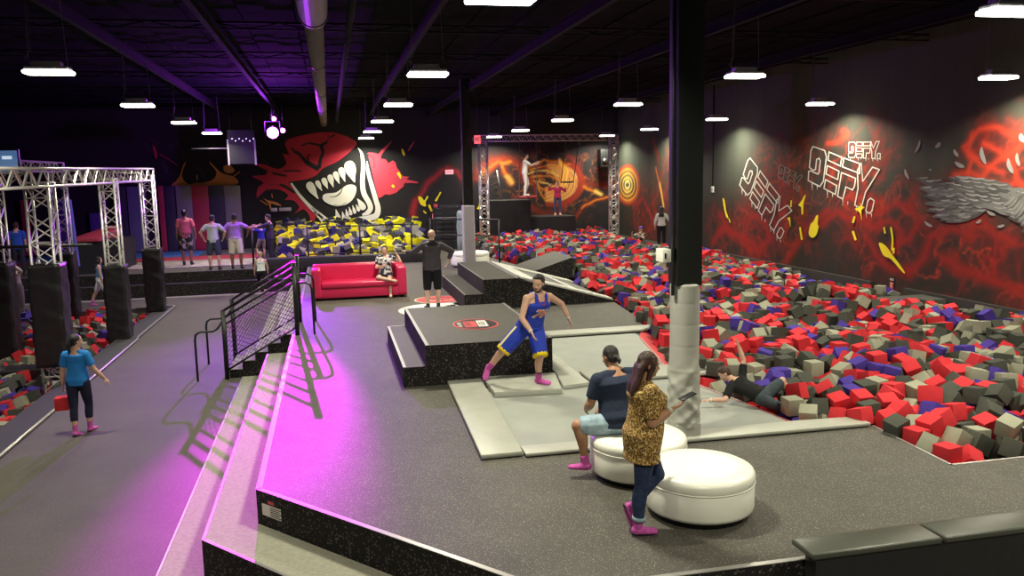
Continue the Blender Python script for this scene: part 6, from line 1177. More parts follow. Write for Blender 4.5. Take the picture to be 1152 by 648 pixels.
splash('paint_splash', [mp([(155,195),(175,205),(215,215),(250,225),(275,247),(235,238),(205,232),(212,280),(200,270),(190,230)], (270, 190), 5.894)], [(mp([(135,208),(185,240)], (270,190), 5.894), .5), (mp([(210,165),(216,192)], (270,190), 5.894), .5)], 'orange', 'small orange painted splash left of the painted mouth', 'b')
for k, (x, y, w, h) in enumerate(((227, 271, 40, 22), (300, 268, 80, 20), (303, 372, 70, 40))):
    a = at(270+(x-w/2)/5.894, 190+(y-h/2)/5.894, y=YB-.05); b = at(270+(x+w/2)/5.894, 190+(y+h/2)/5.894, y=YB-.05)
    o = MB().box((a.x, YB-.1, b.z), (b.x, YB-.02, a.z)).build('wall_sign', mat('sign lilac', (.5, .42, .5), .5), bevel=.01, loc=((a.x+b.x)/2, YB-.06, (a.z+b.z)/2)); tag(o, ('short pale sign on the back wall under the small orange splash', 'long pale sign on the back wall beside the short one', 'pale lower sign on the back wall behind the man in dark clothes')[k], 'sign')
c4, s4 = (400, 200), 5.894
splash('paint_splash', [mp([(415,125),(440,130),(455,150),(475,120),(482,130),(465,160),(466,190),(430,175)], c4, s4)], [(mp([(450,220),(468,236)], c4, s4), .8)], 'yellow', 'yellow painted splash shaped like a bird on back wall', 'b')
splash('paint_splash', [], [(mp([(565,95),(548,125),(530,155)], c4, s4), [1, .8, .8, .8, .8, 1, 1.1, 1, .8]), (mp([(487,180),(505,222)], c4, s4), 1.2)], 'yellow', 'two thin yellow painted dashes right of the bird shaped splash', 'b')
splash('paint_splash', [mp([(805,205),(815,190),(820,160),(828,190),(840,200),(835,212)], c4, s4)], [], 'yellow', 'yellow painted star splash between the far column and the truss gate', 'b')
splash('paint_splash', [mp([(335,325),(352,315),(370,345),(365,370),(350,350)], c3, s3), mp([(290,425),(305,415),(318,435),(305,442)], c3, s3), mp([(372,130),(382,125),(398,160),(395,185),(380,165)], c3, s3)], [], 'yellow', 'small yellow painted drops on the rose coloured splash', 'b')
splash('paint_splash', [], [(mp([(425,145),(450,105),(478,62)], c3, s3), [.3, .6, .8, .8, 1, .8, .6, .4, .2])], 'rose', 'thin rose painted dash above the right splash', 'b')
splash('paint_splash', [mp([(990,20),(1005,35),(1018,75),(1015,110),(1000,80)], (0, 160), 5.76)], [(mp([(1035,75),(1090,110),(1152,150)], (0, 160), 5.76), .35)], 'crimson', 'small crimson painted drop high on the dark wall left of the orange splash', 'b')
# yellow splashes on right wall
R_, sr = (820, 140), 4.626
splash('paint_splash', [mp([(415,560),(425,520),(440,505),(455,475),(465,475),(462,520),(468,530),(455,575),(435,590),(420,580)], R_, sr)], [], 'yellow', 'yellow painted hand shaped splash on the right wall below the large outlined lettering', 'r')
splash('paint_splash', [mp([(362,420),(380,395),(395,368),(398,372),(388,410),(386,465),(378,465),(375,430)], R_, sr)], [(mp([(370,535),(380,600)], R_, sr), 1.0), (mp([(325,395),(322,430)], R_, sr), .8)], 'yellow', 'yellow painted streak right of the slanted lettering on right wall', 'r')
splash('paint_splash', [mp([(303,490),(318,485),(320,535),(312,500)], R_, sr)], [], 'yellow', 'small yellow painted mark under the slanted lettering', 'r')
splash('paint_splash', [mp([(655,440),(680,430),(685,408),(690,425),(705,430),(690,450),(692,500),(682,460)], R_, sr)], [(mp([(655,478),(645,512)], R_, sr), 1.2), (mp([(645,555),(660,602)], R_, sr), 1.2)], 'yellow', 'yellow painted star and dashes under the large lettering', 'r')
R2, s2 = (800, 120), 3.085
splash('paint_splash', [mp([(40,318),(47,325),(52,360),(60,385),(52,382),(44,350)], R2, s2)], [(mp([(62,388),(66,402)], R2, s2), .6)], 'yellow', 'thin yellow painted mark at the far end of the right wall', 'r')
splash('paint_splash', [mp([(583,472),(605,482),(630,515),(670,570),(665,575),(625,530),(600,518),(588,495)], R2, s2)], [(mp([(624,418),(630,460),(628,500)], R2, s2), 1.0), (mp([(600,418),(604,440)], R2, s2), .8), (mp([(635,490),(633,510)], R2, s2), 1.1)], 'yellow', 'long yellow painted splash with dripping tail on right wall', 'r')
# outlined lettering
def logo(quad, w, label, drips=0, wt=None):
    TL, TR, BL, BR = [Vector(q) for q in quad]
    def m(u, v): u /= 4.45; return tuple(TL.lerp(TR, u).lerp(BL.lerp(BR, u), v))
    D = [(.12,0),(.85,0),(1,.15),(1,.82),(.82,1),(.02,1),(0,.74),(.12,.70),(.60,.70),(.66,.62),(.66,.32),(.56,.26),(.42,.32),(.42,.60),(.26,.66),(.02,.62),(.02,.14)]
    E = [[(1.12,.0),(1.92,.02),(1.92,.25),(1.12,.22)], [(1.12,.37),(1.88,.39),(1.88,.61),(1.10,.60)], [(1.12,.75),(1.88,.77),(1.88,1),(1.10,1)]]
    Fp = [[(2.05,.02),(3.02,.02),(3.14,.25),(2.05,.25)], [(2.05,.40),(2.96,.40),(2.98,.60),(2.90,.70),(2.46,.70),(2.40,1.02),(2.04,1.02)]]
    Yp = [[(3.12,.0),(3.42,.40),(3.82,.0),(4.25,.0),(3.72,.62),(3.66,1.02),(3.22,1.02),(3.22,.60),(2.98,.2)]]
    dot = [[(3.98,.78),(4.10,.70),(4.36,.72),(4.36,.96),(4.24,1.04),(3.98,1.02)]]
    rt = empty('wall_lettering', tuple(at(*m(2.2, .5), x=XR-.02)), label, 'lettering')
    for nm, ps in (('letter_d', [D]), ('letter_e', E), ('letter_f', Fp), ('letter_y', Yp), ('full_stop', dot)):
        m_ = MB()
        for p in ps: wallstroke(m_, [m(*q) for q in p], w, .02, 'r', True)
        if drips:
            q = ps[-1]; u = sum(a[0] for a in q)/len(q)
            for du, l in ((-.15, .22), (.2, .12)):
                a, b = m(u+du, 1.02), None; b = (a[0], a[1]+drips*l*4)
                wallstroke(m_, [a, ((a[0]+b[0])/2, (a[1]+b[1])/2), b], [w*.9, w*.6, w*.2], .02, 'r')
        ch(m_.build(nm, wt or mat('paint pale', (.62, .62, .53), .6)), rt)
logo([(912.5,164),(993,192),(909,203),(982,240)], .62, 'large outlined white lettering DEFY. tilted down with drips on the right wall', 9)
logo([(842.5,176),(893,240),(832,208),(879,270)], .55, 'outlined white lettering DEFY. steeply slanted at the far end of right wall', 7)
logo([(954.5,160),(991,159),(954.5,177),(991,178)], .35, 'small outlined lettering DEFY. above the right end of the large one', 4)
logo([(877,184.5),(904,198.5),(875,198),(899,215)], .26, 'small faint outlined lettering DEFY. between the two bigger ones', 3, mat('paint faint', (.26, .25, .22), .6))
# feathered wing
m_ = MB(); rr = random.Random(4); fcol = []
WM = [mat('feather %d' % i, (v, v, v*.96), .65) for i, v in enumerate((.04, .075, .12, .19, .30, .44))]
def feather(tip, root, w, g, off):
    a = Vector(tip); b = Vector(root); d = b-a; n_ = Vector((-d.y, d.x)).normalized(); bend = n_*d.length*.08
    pts = [a, a+d*.15+n_*w*.35+bend*.3, a+d*.4+n_*w*.5+bend, a+d*.75+n_*w*.45+bend*.6, b, a+d*.75-n_*w*.45+bend*.6, a+d*.4-n_*w*.5+bend, a+d*.15-n_*w*.3+bend*.3]
    n0 = len(m_.f); wallpoly(m_, smooth_closed([tuple(p) for p in pts], 2), off, 'r')
    for i in range(n0, len(m_.f)): m_.mi[i] = g
rt_tip = [(1029,200),(1033,211),(1038,220),(1040,229),(1041,237),(1048,244),(1056,248),(1064,250),(1075,246)]
wings = []
for k, t in enumerate(rt_tip): wings.append((t, (1105+k*1.5, 214+k*1.6), 9.5, 1+k % 2, .016+.0002*k))
for k, t in enumerate(rt_tip):
    for j in range(7):
        u = .06+.1*j; r0 = (1105+k*1.5, 214+k*1.6); x, y = t[0]+(r0[0]-t[0])*u, t[1]+(r0[1]-t[1])*u
        wings.append(((x, y-1+j % 2*2.2), (x+11, y-1.5+j % 2*2.0), 2.2, (3, 4, 3, 2)[(j+k) % 4], .0176+.00005*(k*7+j)))
for r_, (x0, y0, dx, dy, L, n_) in enumerate(((1066,201,3,7,38,5), (1074,199,3.2,7,36,5), (1074,199,3,6.2,40,6), (1088,200,3,6,38,7), (1102,203,3,6,36,7), (1116,207,3,6.5,36,8), (1130,211,3,7,36,9), (1144,216,2,8,34,8))):
    for k in range(n_):
        tx, ty = x0+dx*k*.8+rr.uniform(-2, 2), y0+dy*k*.85+rr.uniform(-1, 1)
        wings.append(((tx, ty), (tx+L, ty+3+rr.uniform(-2, 3)), rr.uniform(5, 7), rr.choice((1, 2, 2, 3)), .0185+.0006*r_+.00005*k))
        wings.append(((tx+2, ty-1.6), (tx+L*.55, ty-.5), 1.6, rr.choice((3, 4, 5)), .0189+.0006*r_+.00005*k))
for k in range(9): wings.append(((1128+k*3.4, 232+k*3.6), (1150+k*3, 214+k*2.4), 6, rr.choice((1, 2, 3)), .0250+.0001*k)); wings.append(((1129+k*3.4, 231+k*3.6), (1142+k*3, 220+k*2.4), 1.6, 4, .0262+.0001*k))
for w_ in wings: feather(*w_)
for tip, root, w in (((1029,172),(1035,157),2.5), ((1052,166),(1058,160),4), ((1073,168),(1078,176),4), ((1074,182),(1085,188),4.5), ((1018,190),(1023,202),3), ((1104,165),(1109,185),5), ((1134,178),(1140,196),5), ((1144,172),(1147,187),4), ((1040,249),(1049,255),3), ((1046,190),(1047,192),2), ((1110,237),(1120,242),3.5), ((1098,251),(1104,247),3), ((1122,255),(1130,253),3), ((1148,150),(1152,160),6)):
    feather(tip, root, w, 4, .018)
L = at(1090, 220, x=XR-.03); o = m_.build('wing_mural', WM, loc=tuple(L)); tag(o, 'painted grey feathered wing over red flames at the right end of wall', 'mural')
# ------------------------------------------------------------------ people
SKIN = {'tan': (.42, .22, .13), 'light': (.58, .34, .25), 'brown': (.22, .10, .06), 'pale': (.66, .42, .34), 'mid': (.34, .17, .10)}
SM = {k: mat('skin '+k, v, .5, .4, noise=.06, nscale=20) for k, v in SKIN.items()}
M_hair = mat('black hair', (.010, .008, .008), .42, .5, noise=.4, nscale=60, bump=.6, bscale=120)
M_hairb = mat('brown hair', (.05, .022, .012), .42, .5, noise=.4, nscale=60, bump=.6, bscale=120)
M_eye = mat('eye white', (.7, .68, .65), .2); M_iris = mat('iris', (.02, .012, .01), .15); M_lip = mat('lips', (.36, .10, .09), .4)
M_sock = mat('pink grip sock', (.50, .09, .36), .8, .2, noise=.25, nscale=45)
M_sole = mat('sole', (.02, .018, .02), .7)
def clothm(name, col, noise=.08, ns=9, rough=.85, bump=.35, bs=14): return mat(name, col, rough, .2, noise=noise, nscale=ns, bump=bump, bscale=bs)
def V3(*a): return Vector(a)
def nrm(v): return Vector(v).normalized()
def ring(c, ax, side, rx, ry, n=14):
    ax = nrm(ax); sx = (side-ax*side.dot(ax)).normalized(); sy = ax.cross(sx)
    return [c+sx*rx*math.cos(2*PI*j/n)+sy*ry*math.sin(2*PI*j/n) for j in range(n)]
def loft(mb, secs, n=14):
    "secs: (centre, axis, side, rx, ry); closed with rounded caps"
    vs = []; k = len(secs)
    for c, ax, sd, rx, ry in secs: vs += ring(Vector(c), ax, sd, rx, ry, n)
    fs = [(i*n+j, i*n+(j+1) % n, (i+1)*n+(j+1) % n, (i+1)*n+j) for i in range(k-1) for j in range(n)]
    a, b = len(vs), len(vs)+1; r0, r1 = secs[0], secs[-1]
    vs += [Vector(r0[0])-nrm(r0[1])*min(r0[3], r0[4])*.5, Vector(r1[0])+nrm(r1[1])*min(r1[3], r1[4])*.5]
    fs += [(a, (j+1) % n, j) for j in range(n)]+[(b, (k-1)*n+j, (k-1)*n+(j+1) % n) for j in range(n)]
    mb.add(vs, fs, 0, True)
def limb(mb, p, q, r, s0=0, s1=1, side=None, off=0, bulge=None, cap=True):
    p, q = Vector(p), Vector(q); d = q-p; sd = side or d.orthogonal(); secs = []
    m = 7
    for i in range(m+1):
        t = s0+(s1-s0)*i/m
        k = t*(len(r)-1); a = int(min(k, len(r)-1.0001)); w = r[a]*(1-(k-a))+r[a+1]*(k-a)+off
        c = p+d*t
        if bulge: c = c+bulge*math.sin(PI*min(1, t*1.3))
        secs.append((c, d, sd, w, w))
    loft(mb, secs, 12)
    for t, idx in ((s0, 0), (s1, -1)): pass
def solid(mb, name, m, root, vox, it=2, disp=0):
    me = bpy.data.meshes.new(name); me.from_pydata([tuple(v) for v in mb.v], [], mb.f)
    o = bpy.data.objects.new(name, me); C.objects.link(o)
    r = o.modifiers.new('r', 'REMESH'); r.mode = 'VOXEL'; r.voxel_size = vox; r.use_smooth_shade = True
    s = o.modifiers.new('s', 'SMOOTH'); s.iterations = it; s.factor = .5
    bpy.context.view_layer.update()
    nm = bpy.data.meshes.new_from_object(o.evaluated_get(bpy.context.evaluated_depsgraph_get())); nm.name = name
    o.modifiers.clear(); o.data = nm; bpy.data.meshes.remove(me)
    nm.materials.clear(); nm.materials.append(m); nm.shade_smooth(); ch(o, root); return o
class Fig:
    def __init__(s, label, H=1.72, rz=0, pose={}, anchor=('foot_r', (0, 0, 0)), ground=None, female=False, fat=1.0, skin='tan', vox=.012, look=None, name='person'):
        s.k = k = H/1.75; s.fat = fat; s.fem = female; s.vox = vox; P_ = pose; Rz = Matrix.Rotation(rz, 3, 'Z'); s.Rz = Rz
        g = lambda key, d: Rz @ nrm(P_.get(key, d))
        s.up = g('torso', (0, 0, 1)); hx_ = g('hip', (1, 0, 0)); sx_ = g('sho', P_.get('hip', (1, 0, 0))); s.hx, s.sx = hx_, (sx_-s.up*sx_.dot(s.up)).normalized()
        J = s.J = {}; pel = V3(0, 0, 0); J['pel'] = pel
        bend = Rz @ Vector(P_.get('bend', (0, 0, 0)))
        J['waist'] = pel+s.up*.20*k+bend*.5; J['neck'] = pel+s.up*.50*k+bend; s.fwd = nrm(s.up.cross(-s.sx)) if False else nrm(s.up.cross(s.sx))
        s.hfwd = nrm(Vector((0, 0, 1)).cross(hx_))
        hw, sw = (.095 if not female else .10)*k, (.185 if not female else .165)*k*(.5+.5*fat)
        for sd, q in (('r', 1), ('l', -1)):
            J['hip_'+sd] = pel+hx_*hw*q-s.up*.04*k
            J['sho_'+sd] = J['neck']-s.up*.045*k+s.sx*sw*q
            J['elb_'+sd] = J['sho_'+sd]+g('ua_'+sd, (.15*q, 0, -1))*.285*k
            J['wri_'+sd] = J['elb_'+sd]+g('fa_'+sd, (.05*q, .2, -1))*.25*k
            J['hand_'+sd] = g('ha_'+sd, P_.get('fa_'+sd, (.05*q, .2, -1)))
            J['palm_'+sd] = g('pn_'+sd, (-q, 0, 0))
            J['knee_'+sd] = J['hip_'+sd]+g('th_'+sd, (.03*q, 0, -1))*.43*k
            J['ank_'+sd] = J['knee_'+sd]+g('sh_'+sd, (0, 0, -1))*.41*k
            J['toe_'+sd] = g('ft_'+sd, (.12*q, 1, 0))
        s.look = g('look', (0, 1, 0)) if look is None else nrm(look); s.hup = g('hup', P_.get('torso', (0, 0, 1)))
        J['head'] = J['neck']+s.hup*.182*k+s.look*.025*k
        a, w = anchor
        base = {'foot_r': J['ank_r']-V3(0, 0, .075*k), 'foot_l': J['ank_l']-V3(0, 0, .075*k), 'pel': pel, 'seat': pel-V3(0, 0, .10*k*fat), 'head': J['head']}[a]
        T = Vector(w)-base
        for n_ in ['pel', 'waist', 'neck', 'head']+[x+y for x in ('hip_', 'sho_', 'elb_', 'wri_', 'knee_', 'ank_') for y in 'rl']: J[n_] = J[n_]+T
        gz = ground if ground is not None else w[2]
        s.root = empty(name, (J['pel'].x, J['pel'].y, gz), label, 'person')
        s.skin = SM[skin]
        s.body()
    # anatomy ---------------------------------------------------------
    def torso_secs(s, t0=-.2, t1=1.12, off=0):
        k, J, f = s.k, s.J, s.fat; fem = s.fem
        prof = [(-.20, .085, .085), (-.08, .155, .112), (.06, .165, .118), (.2, .152 if fem else .158, .108), (.42, .128 if fem else .145, .098), (.62, .142 if fem else .160, .108), (.78, .158 if fem else .178, .115), (.90, .150 if fem else .172, .10), (.98, .10, .08), (1.06, .062, .062), (1.25, .054, .056)]
        out = []
        def P_(t): 
            a, b, c = J['pel'], J['waist'], J['neck']
            return a+(b-a)*(t/.4) if t < .4 else b+(c-b)*((t-.4)/.6)
        for t, w, d in prof:
            if t < t0-1e-6 or t > t1+1e-6: continue
            q = max(0, min(1, t)); sd = (s.hx*(1-q)+s.sx*q).normalized(); ax = P_(t+.05)-P_(t-.05)
            ff = f if t < .95 else 1; c = P_(t)+(s.fwd*.02*k if .6 < t < .85 else V3(0, 0, 0))+(s.fwd*.05*(f-1) if .1 < t < .7 else V3(0, 0, 0))
            out.append((c, ax, sd, (w*ff+off)*k, (d*(ff if t < .9 else 1)*(1.0 if t > .1 else 1.0)+off)*k))
        return out
    def body(s):
        k, J, f = s.k, s.J, s.fat; mb = MB(); s.ff = ff = .6+.4*f
        loft(mb, s.torso_secs(), 18)
        AR = s.AR = [.052*ff, .046*ff, .040*ff]; FR = s.FR = [.041*ff, .041*ff, .026]; TH = s.TH = [.088*ff, .078*ff, .056*ff]; SH = s.SH = [.055*ff, .056*ff, .047, .036]
        for sd, q in (('r', 1), ('l', -1)):
            mb.ell(J['sho_'+sd], (.056*k*ff,)*3, n=12, m=8); limb(mb, J['neck']+s.up*.03*k, J['sho_'+sd]-s.sx*q*.02*k, [.055*k, .052*k]); mb.ell(J['elb_'+sd], (.041*k*ff,)*3, n=12, m=8)
            limb(mb, J['sho_'+sd], J['elb_'+sd], [r*k for r in AR]); limb(mb, J['elb_'+sd], J['wri_'+sd], [r*k for r in FR])
            mb.ell(J['knee_'+sd], (.058*k*ff,)*3, n=12, m=8)
            limb(mb, J['hip_'+sd], J['knee_'+sd], [r*k for r in TH]); back = -(J['toe_'+sd])
            limb(mb, J['knee_'+sd], J['ank_'+sd], [r*k for r in SH], bulge=back*.018*k)
            s.foot(mb, sd, 0); s.hand(mb, sd)
        # neck, head
        up, lk = s.hup, s.look; lk = (lk-up*lk.dot(up)*.6).normalized(); sd_ = lk.cross(up).normalized(); up2 = sd_.cross(lk)
        M = Matrix((sd_, lk, up2)).transposed(); s.HM = M; h = J['head']; s.hc = h
        limb(mb, J['neck']-s.up*.03*k, h-up2*.06*k-lk*.01*k, [.060*k, .055*k])
        mb.ell(h+M @ V3(0, -.008, .028)*k, (.077*k, .096*k, .092*k), M, 20, 14)
        mb.ell(h+M @ V3(0, .018, -.038)*k, (.060*k, .072*k, .078*k), M, 18, 12)
        mb.ell(h+M @ V3(0, .058, -.088)*k, (.030*k, .026*k, .024*k), M, 12, 8)
        mb.ell(h+M @ V3(0, .088, -.018)*k, (.012*k, .016*k, .026*k), M, 10, 8); mb.ell(h+M @ V3(0, .100, -.032)*k, (.017*k, .014*k, .012*k), M, 10, 8)
        mb.ell(h+M @ V3(0, .078, .022)*k, (.050*k, .014*k, .012*k), M, 12, 8)
        for q in (-1, 1):
            mb.ell(h+M @ V3(.077*q, -.008, -.012)*k, (.009*k, .019*k, .031*k), M, 10, 8); mb.ell(h+M @ V3(.042*q, .055, -.03)*k, (.025*k, .022*k, .022*k), M, 10, 8)
        s.b = solid(mb, 'body', s.skin, s.root, s.vox, 2)
        for q in (-1, 1):
            m_ = MB(); e = h+M @ V3(.030*q, .0835, .002)*k; m_.ell(e, (.013*k, .009*k, .008*k), M, 12, 8); eo = ch(m_.build('eye', M_eye), s.root)
            m_ = MB(); m_.ell(e+M @ V3(0, .006, 0)*k, (.006*k, .004*k, .006*k), M, 10, 8); ch(m_.build('iris', M_iris), s.root).parent = eo
            m_ = MB(); m_.ell(h+M @ V3(.032*q, .087, .024)*k, (.020*k, .006*k, .004*k), M, 10, 8); s.brow = ch(m_.build('eyebrow', M_hair), s.root)
        m_ = MB(); m_.ell(h+M @ V3(0, .085, -.062)*k, (.024*k, .008*k, .008*k), M, 12, 8); ch(m_.build('mouth', M_lip), s.root)
    def foot(s, mb, sd, off):
        k, J = s.k, s.J; a, t = J['ank_'+sd], J['toe_'+sd]; d = (J['ank_'+sd]-J['knee_'+sd]).normalized()
        if not hasattr(s, 'down'): s.down = {}
        dn = -(t.cross(d).cross(t)).normalized() if t.cross(d).length > .05 else V3(0, 0, -1)
        if dn.dot(d) < 0: dn = -dn
        s.down[sd] = dn; side = t.cross(dn).normalized(); c = a+dn*.035*k
        o = off*k
        loft(mb, [(c-t*.055*k, t, side, .026*k+o, .024*k+o), (c-t*.02*k, t, side, .034*k+o, .038*k+o), (c+t*.04*k+dn*.006*k, t, side, .038*k+o, .033*k+o), (c+t*.10*k+dn*.014*k, t, side, .043*k+o, .024*k+o), (c+t*.15*k+dn*.018*k, t, side, .043*k+o, .018*k+o), (c+t*.185*k+dn*.020*k, t, side, .030*k+o, .013*k+o)], 12)
        limb(mb, a-d*.05*k, a+dn*.02*k, [.034*k+o, .036*k+o])
    def hand(s, mb, sd):
        k, J = s.k, s.J; w, d, n_ = J['wri_'+sd], J['hand_'+sd], J['palm_'+sd]; n_ = (n_-d*n_.dot(d)).normalized(); sidev = d.cross(n_).normalized()*(1 if sd == 'r' else -1)
        s.curl = getattr(s, 'curl', {}); cu = s.pose_curl.get(sd, .5) if hasattr(s, 'pose_curl') else .45
        loft(mb, [(w-d*.01*k, d, sidev, .024*k, .018*k), (w+d*.03*k, d, sidev, .035*k, .016*k), (w+d*.075*k, d, sidev, .040*k, .014*k), (w+d*.09*k, d, sidev, .038*k, .012*k)], 10)
        for i, (u, L) in enumerate(((-.028, .062), (-.010, .073), (.009, .069), (.027, .055))):
            p = w+d*.085*k+sidev*u*k; d1 = (d+n_*cu*.7+sidev*u*3).normalized(); q = p+d1*L*.5*k; d2 = (d1+n_*cu).normalized(); r = q+d2*L*.5*k
            mb.path([p, q, r], [.0085*k, .008*k, .0068*k], 7)
        p = w+d*.02*k-sidev*.028*k; d1 = (d*.6-sidev*.8+n_*.3).normalized(); q = p+d1*.045*k; d2 = (d*.9-sidev*.3+n_*.35).normalized(); mb.path([p, q, q+d2*.035*k], [.012*k, .010*k, .0075*k], 7)
    # clothing --------------------------------------------------------
    def shirt(s, m, sleeve=.6, hem=-.05, off=.016, name='shirt', arms='rl', top=.97, flare=0, it=3, drop=.03):
        k, J = s.k, s.J; mb = MB(); secs = s.torso_secs(hem, top, off)
        if len(secs) and hem < .3:
            c, ax, sd, rx, ry = secs[0]; secs = [(c-nrm(ax)*drop*k, ax, sd, (max(rx, .165*s.fat*k) if drop > .1 else rx)+flare*k, (max(ry, .12*s.fat*k) if drop > .1 else ry)+flare*k), (c-nrm(ax)*drop*.5*k, ax, sd, (max(rx, .16*s.fat*k) if drop > .1 else rx)+flare*.5*k, (max(ry, .12*s.fat*k) if drop > .1 else ry)+flare*k*.5)]+[q for q in secs if not (drop > .1 and q is secs[0])]
        loft(mb, secs, 20)
        for a in arms:
            mb.ell(J['sho_'+a], (.057*k*s.ff+off*k*.6,)*3, n=14, m=10)
            limb(mb, J['neck']+s.up*.0*k, J['sho_'+a], [.066*k, .062*k*s.ff]); limb(mb, J['neck']-s.up*.07*k, J['sho_'+a]-s.up*.05*k, [.085*k, .062*k*s.ff])
            t = sleeve
            limb(mb, J['sho_'+a], J['elb_'+a], [(r+.014+off*.4)*k for r in s.AR], 0, min(1, t))
            if t > 1:
                mb.ell(J['elb_'+a], ((.046*s.ff+off*.6)*k,)*3, n=12, m=8); limb(mb, J['elb_'+a], J['wri_'+a], [(r+.012)*k for r in s.FR], 0, t-1)
        return solid(mb, name, m, s.root, s.vox, it)
    def tank(s, m, hem=-.12, off=.013, it=2):
        k, J = s.k, s.J; mb = MB(); sc_ = s.torso_secs(hem, .80, off); c, ax, sd, rx, ry = sc_[-1]; U = s.up
        sc_ += [(c+U*.03*k, U, sd, rx*.80, ry*.98)]
        loft(mb, sc_, 20)
        for q in (-1, 1):
            n0 = J['neck']+s.sx*.082*q*k; mb.path([n0-U*.16*k+s.fwd*ry*.86, n0-U*.07*k+s.fwd*ry*.72, n0+U*.02*k+s.fwd*.045*k, n0+U*.030*k, n0-U*.02*k-s.fwd*ry*.62, n0-U*.15*k-s.fwd*ry*.82], .026*k, 8)
        return solid(mb, 'tank_top', m, s.root, s.vox, it)
    def legs(s, m, upto=.6, off=.014, name='trousers', waist=.22, loose=0, sides='rl', it=2):
        k, J = s.k, s.J; mb = MB(); loft(mb, s.torso_secs(-.2, waist, off*.8), 18)
        for a in sides:
            R1 = [(r+off+loose*i*.5)*k for i, r in enumerate(s.TH)]
            limb(mb, J['hip_'+a], J['knee_'+a], R1, 0, min(1, upto))
            mb.ell(J['hip_'+a], ((.09*s.ff+off)*k,)*3, n=14, m=10)
            if upto > 1:
                mb.ell(J['knee_'+a], ((.058*s.ff+off+loose)*k,)*3, n=12, m=8)
                limb(mb, J['knee_'+a], J['ank_'+a], [(r+off+loose)*k for r in s.SH], 0, upto-1, bulge=-(J['toe_'+a])*.014*k)
        return solid(mb, name, m, s.root, s.vox, it)
    def feet(s, m, off=.006, name='sock', up_=.12, sole=None):
        k, J = s.k, s.J
        for a in 'rl':
            mb = MB(); s.foot(mb, a, off); d = (J['knee_'+a]-J['ank_'+a]).normalized(); limb(mb, J['ank_'+a], J['ank_'+a]+d*up_*k, [(.036+off)*k, (.042+off)*k])
            o = solid(mb, name, m, s.root, min(s.vox, .010), 1)
            if sole:
                t, dn = J['toe_'+a], s.down[a]; side = t.cross(dn).normalized(); c = J['ank_'+a]+dn*.062*k; mb = MB()
                loft(mb, [(c-t*.06*k, t, side, .030*k, .014*k), (c, t, side, .040*k, .014*k), (c+t*.12*k, t, side, .048*k, .014*k), (c+t*.195*k, t, side, .032*k, .012*k)], 12); ch(mb.build('sole', sole), s.root).parent = o
    def hair(s, m, style='short', name='hair'):
        k, M, h = s.k, s.HM, s.hc; mb = MB(); E = lambda c, r: mb.ell(h+M @ V3(*c)*k, tuple(q*k for q in r), M, 18, 12)
        E((0, -.022, .042), (.086, .095, .090)); E((0, -.05, -.005), (.078, .062, .075))
        if style == 'short': E((0, .028, .098), (.060, .05, .030))
        if style == 'curly':
            rr = random.Random(2)
            for i in range(40):
                a, b = rr.uniform(0, 2*PI), rr.uniform(0, 1.4); x, y, z = math.sin(b)*math.cos(a), math.sin(b)*math.sin(a), math.cos(b)
                if y > .75 and z < .3: continue
                E((x*.085, y*.09-.02, z*.09+.045), (.026, .026, .026))
        if style == 'cap': E((0, .02, .07), (.088, .10, .055)); E((0, .11, .055), (.06, .06, .012))
        if style == 'bun': E((0, -.115, .0), (.035, .035, .035)); 
        if style == 'pony': E((0, -.10, .03), (.035, .03, .035)); mb.path([h+M @ V3(0, -.105, .03)*k, h+M @ V3(0, -.13, -.04)*k, h+M @ V3(0, -.125, -.13)*k, h+M @ V3(0, -.12, -.22)*k], [.03*k, .036*k, .03*k, .012*k], 10)
        if style == 'short_pony': E((0, -.105, -.02), (.03, .028, .03)); mb.path([h+M @ V3(0, -.11, -.02)*k, h+M @ V3(.008, -.13, -.06)*k, h+M @ V3(0, -.125, -.10)*k], [.026*k, .026*k, .012*k], 10)
        if style == 'long':
            for q in (-1, -.4, .4, 1): mb.path([h+M @ V3(.045*q, -.045, .05)*k, h+M @ V3(.062*q, -.085, -.03)*k, h+M @ V3(.070*q, -.10, -.11)*k, h+M @ V3(.075*q, -.125, -.20)*k, h+M @ V3(.08*q, -.14, -.28)*k, h+M @ V3(.07*q, -.145, -.33)*k], [.035*k, .042*k, .036*k, .038*k, .028*k, .008*k], 10)
            for q in (-1, 1): mb.path([h+M @ V3(.05*q, .03, .085)*k, h+M @ V3(.082*q, .03, .02)*k, h+M @ V3(.082*q, .0, -.07)*k, h+M @ V3(.08*q, -.02, -.17)*k], [.03*k, .024*k, .03*k, .02*k], 10)
        return solid(mb, name, m, s.root, min(s.vox, .010), 1)
    def beard(s, m):
        k, M, h = s.k, s.HM, s.hc; mb = MB(); E = lambda c, r: mb.ell(h+M @ V3(*c)*k, tuple(q*k for q in r), M, 14, 10)
        E((0, .045, -.098), (.043, .040, .028)); E((0, .089, -.048), (.026, .009, .006))
        for q in (-1, 1): mb.path([h+M @ V3(.03*q, .062, -.092)*k, h+M @ V3(.058*q, .03, -.075)*k, h+M @ V3(.070*q, .0, -.02)*k], [.018*k, .013*k, .010*k], 8)
        solid(mb, 'beard', m, s.root, .006, 1)
def wrap_decal(name, me, M, target, m, root, lift=.004):
    "drape a flat lettering mesh on a clothing part: project along -Z of M"
    o2 = target; bvh = BVHTree.FromPolygons([v.co.copy() for v in o2.data.vertices], [tuple(p.vertices) for p in o2.data.polygons]); inv = (Matrix.Translation(root.location)).inverted()
    me.transform(inv @ M); d = -(M.to_3x3() @ V3(0, 0, 1)).normalized()
    for v in me.vertices:
        hit, n_, i_, dist = bvh.ray_cast(v.co-d*.15, d)
        if hit: v.co = hit-d*lift
    me.materials.clear(); me.materials.append(m); o = bpy.data.objects.new(name, me); C.objects.link(o); o.parent = root; return o
PZ = P
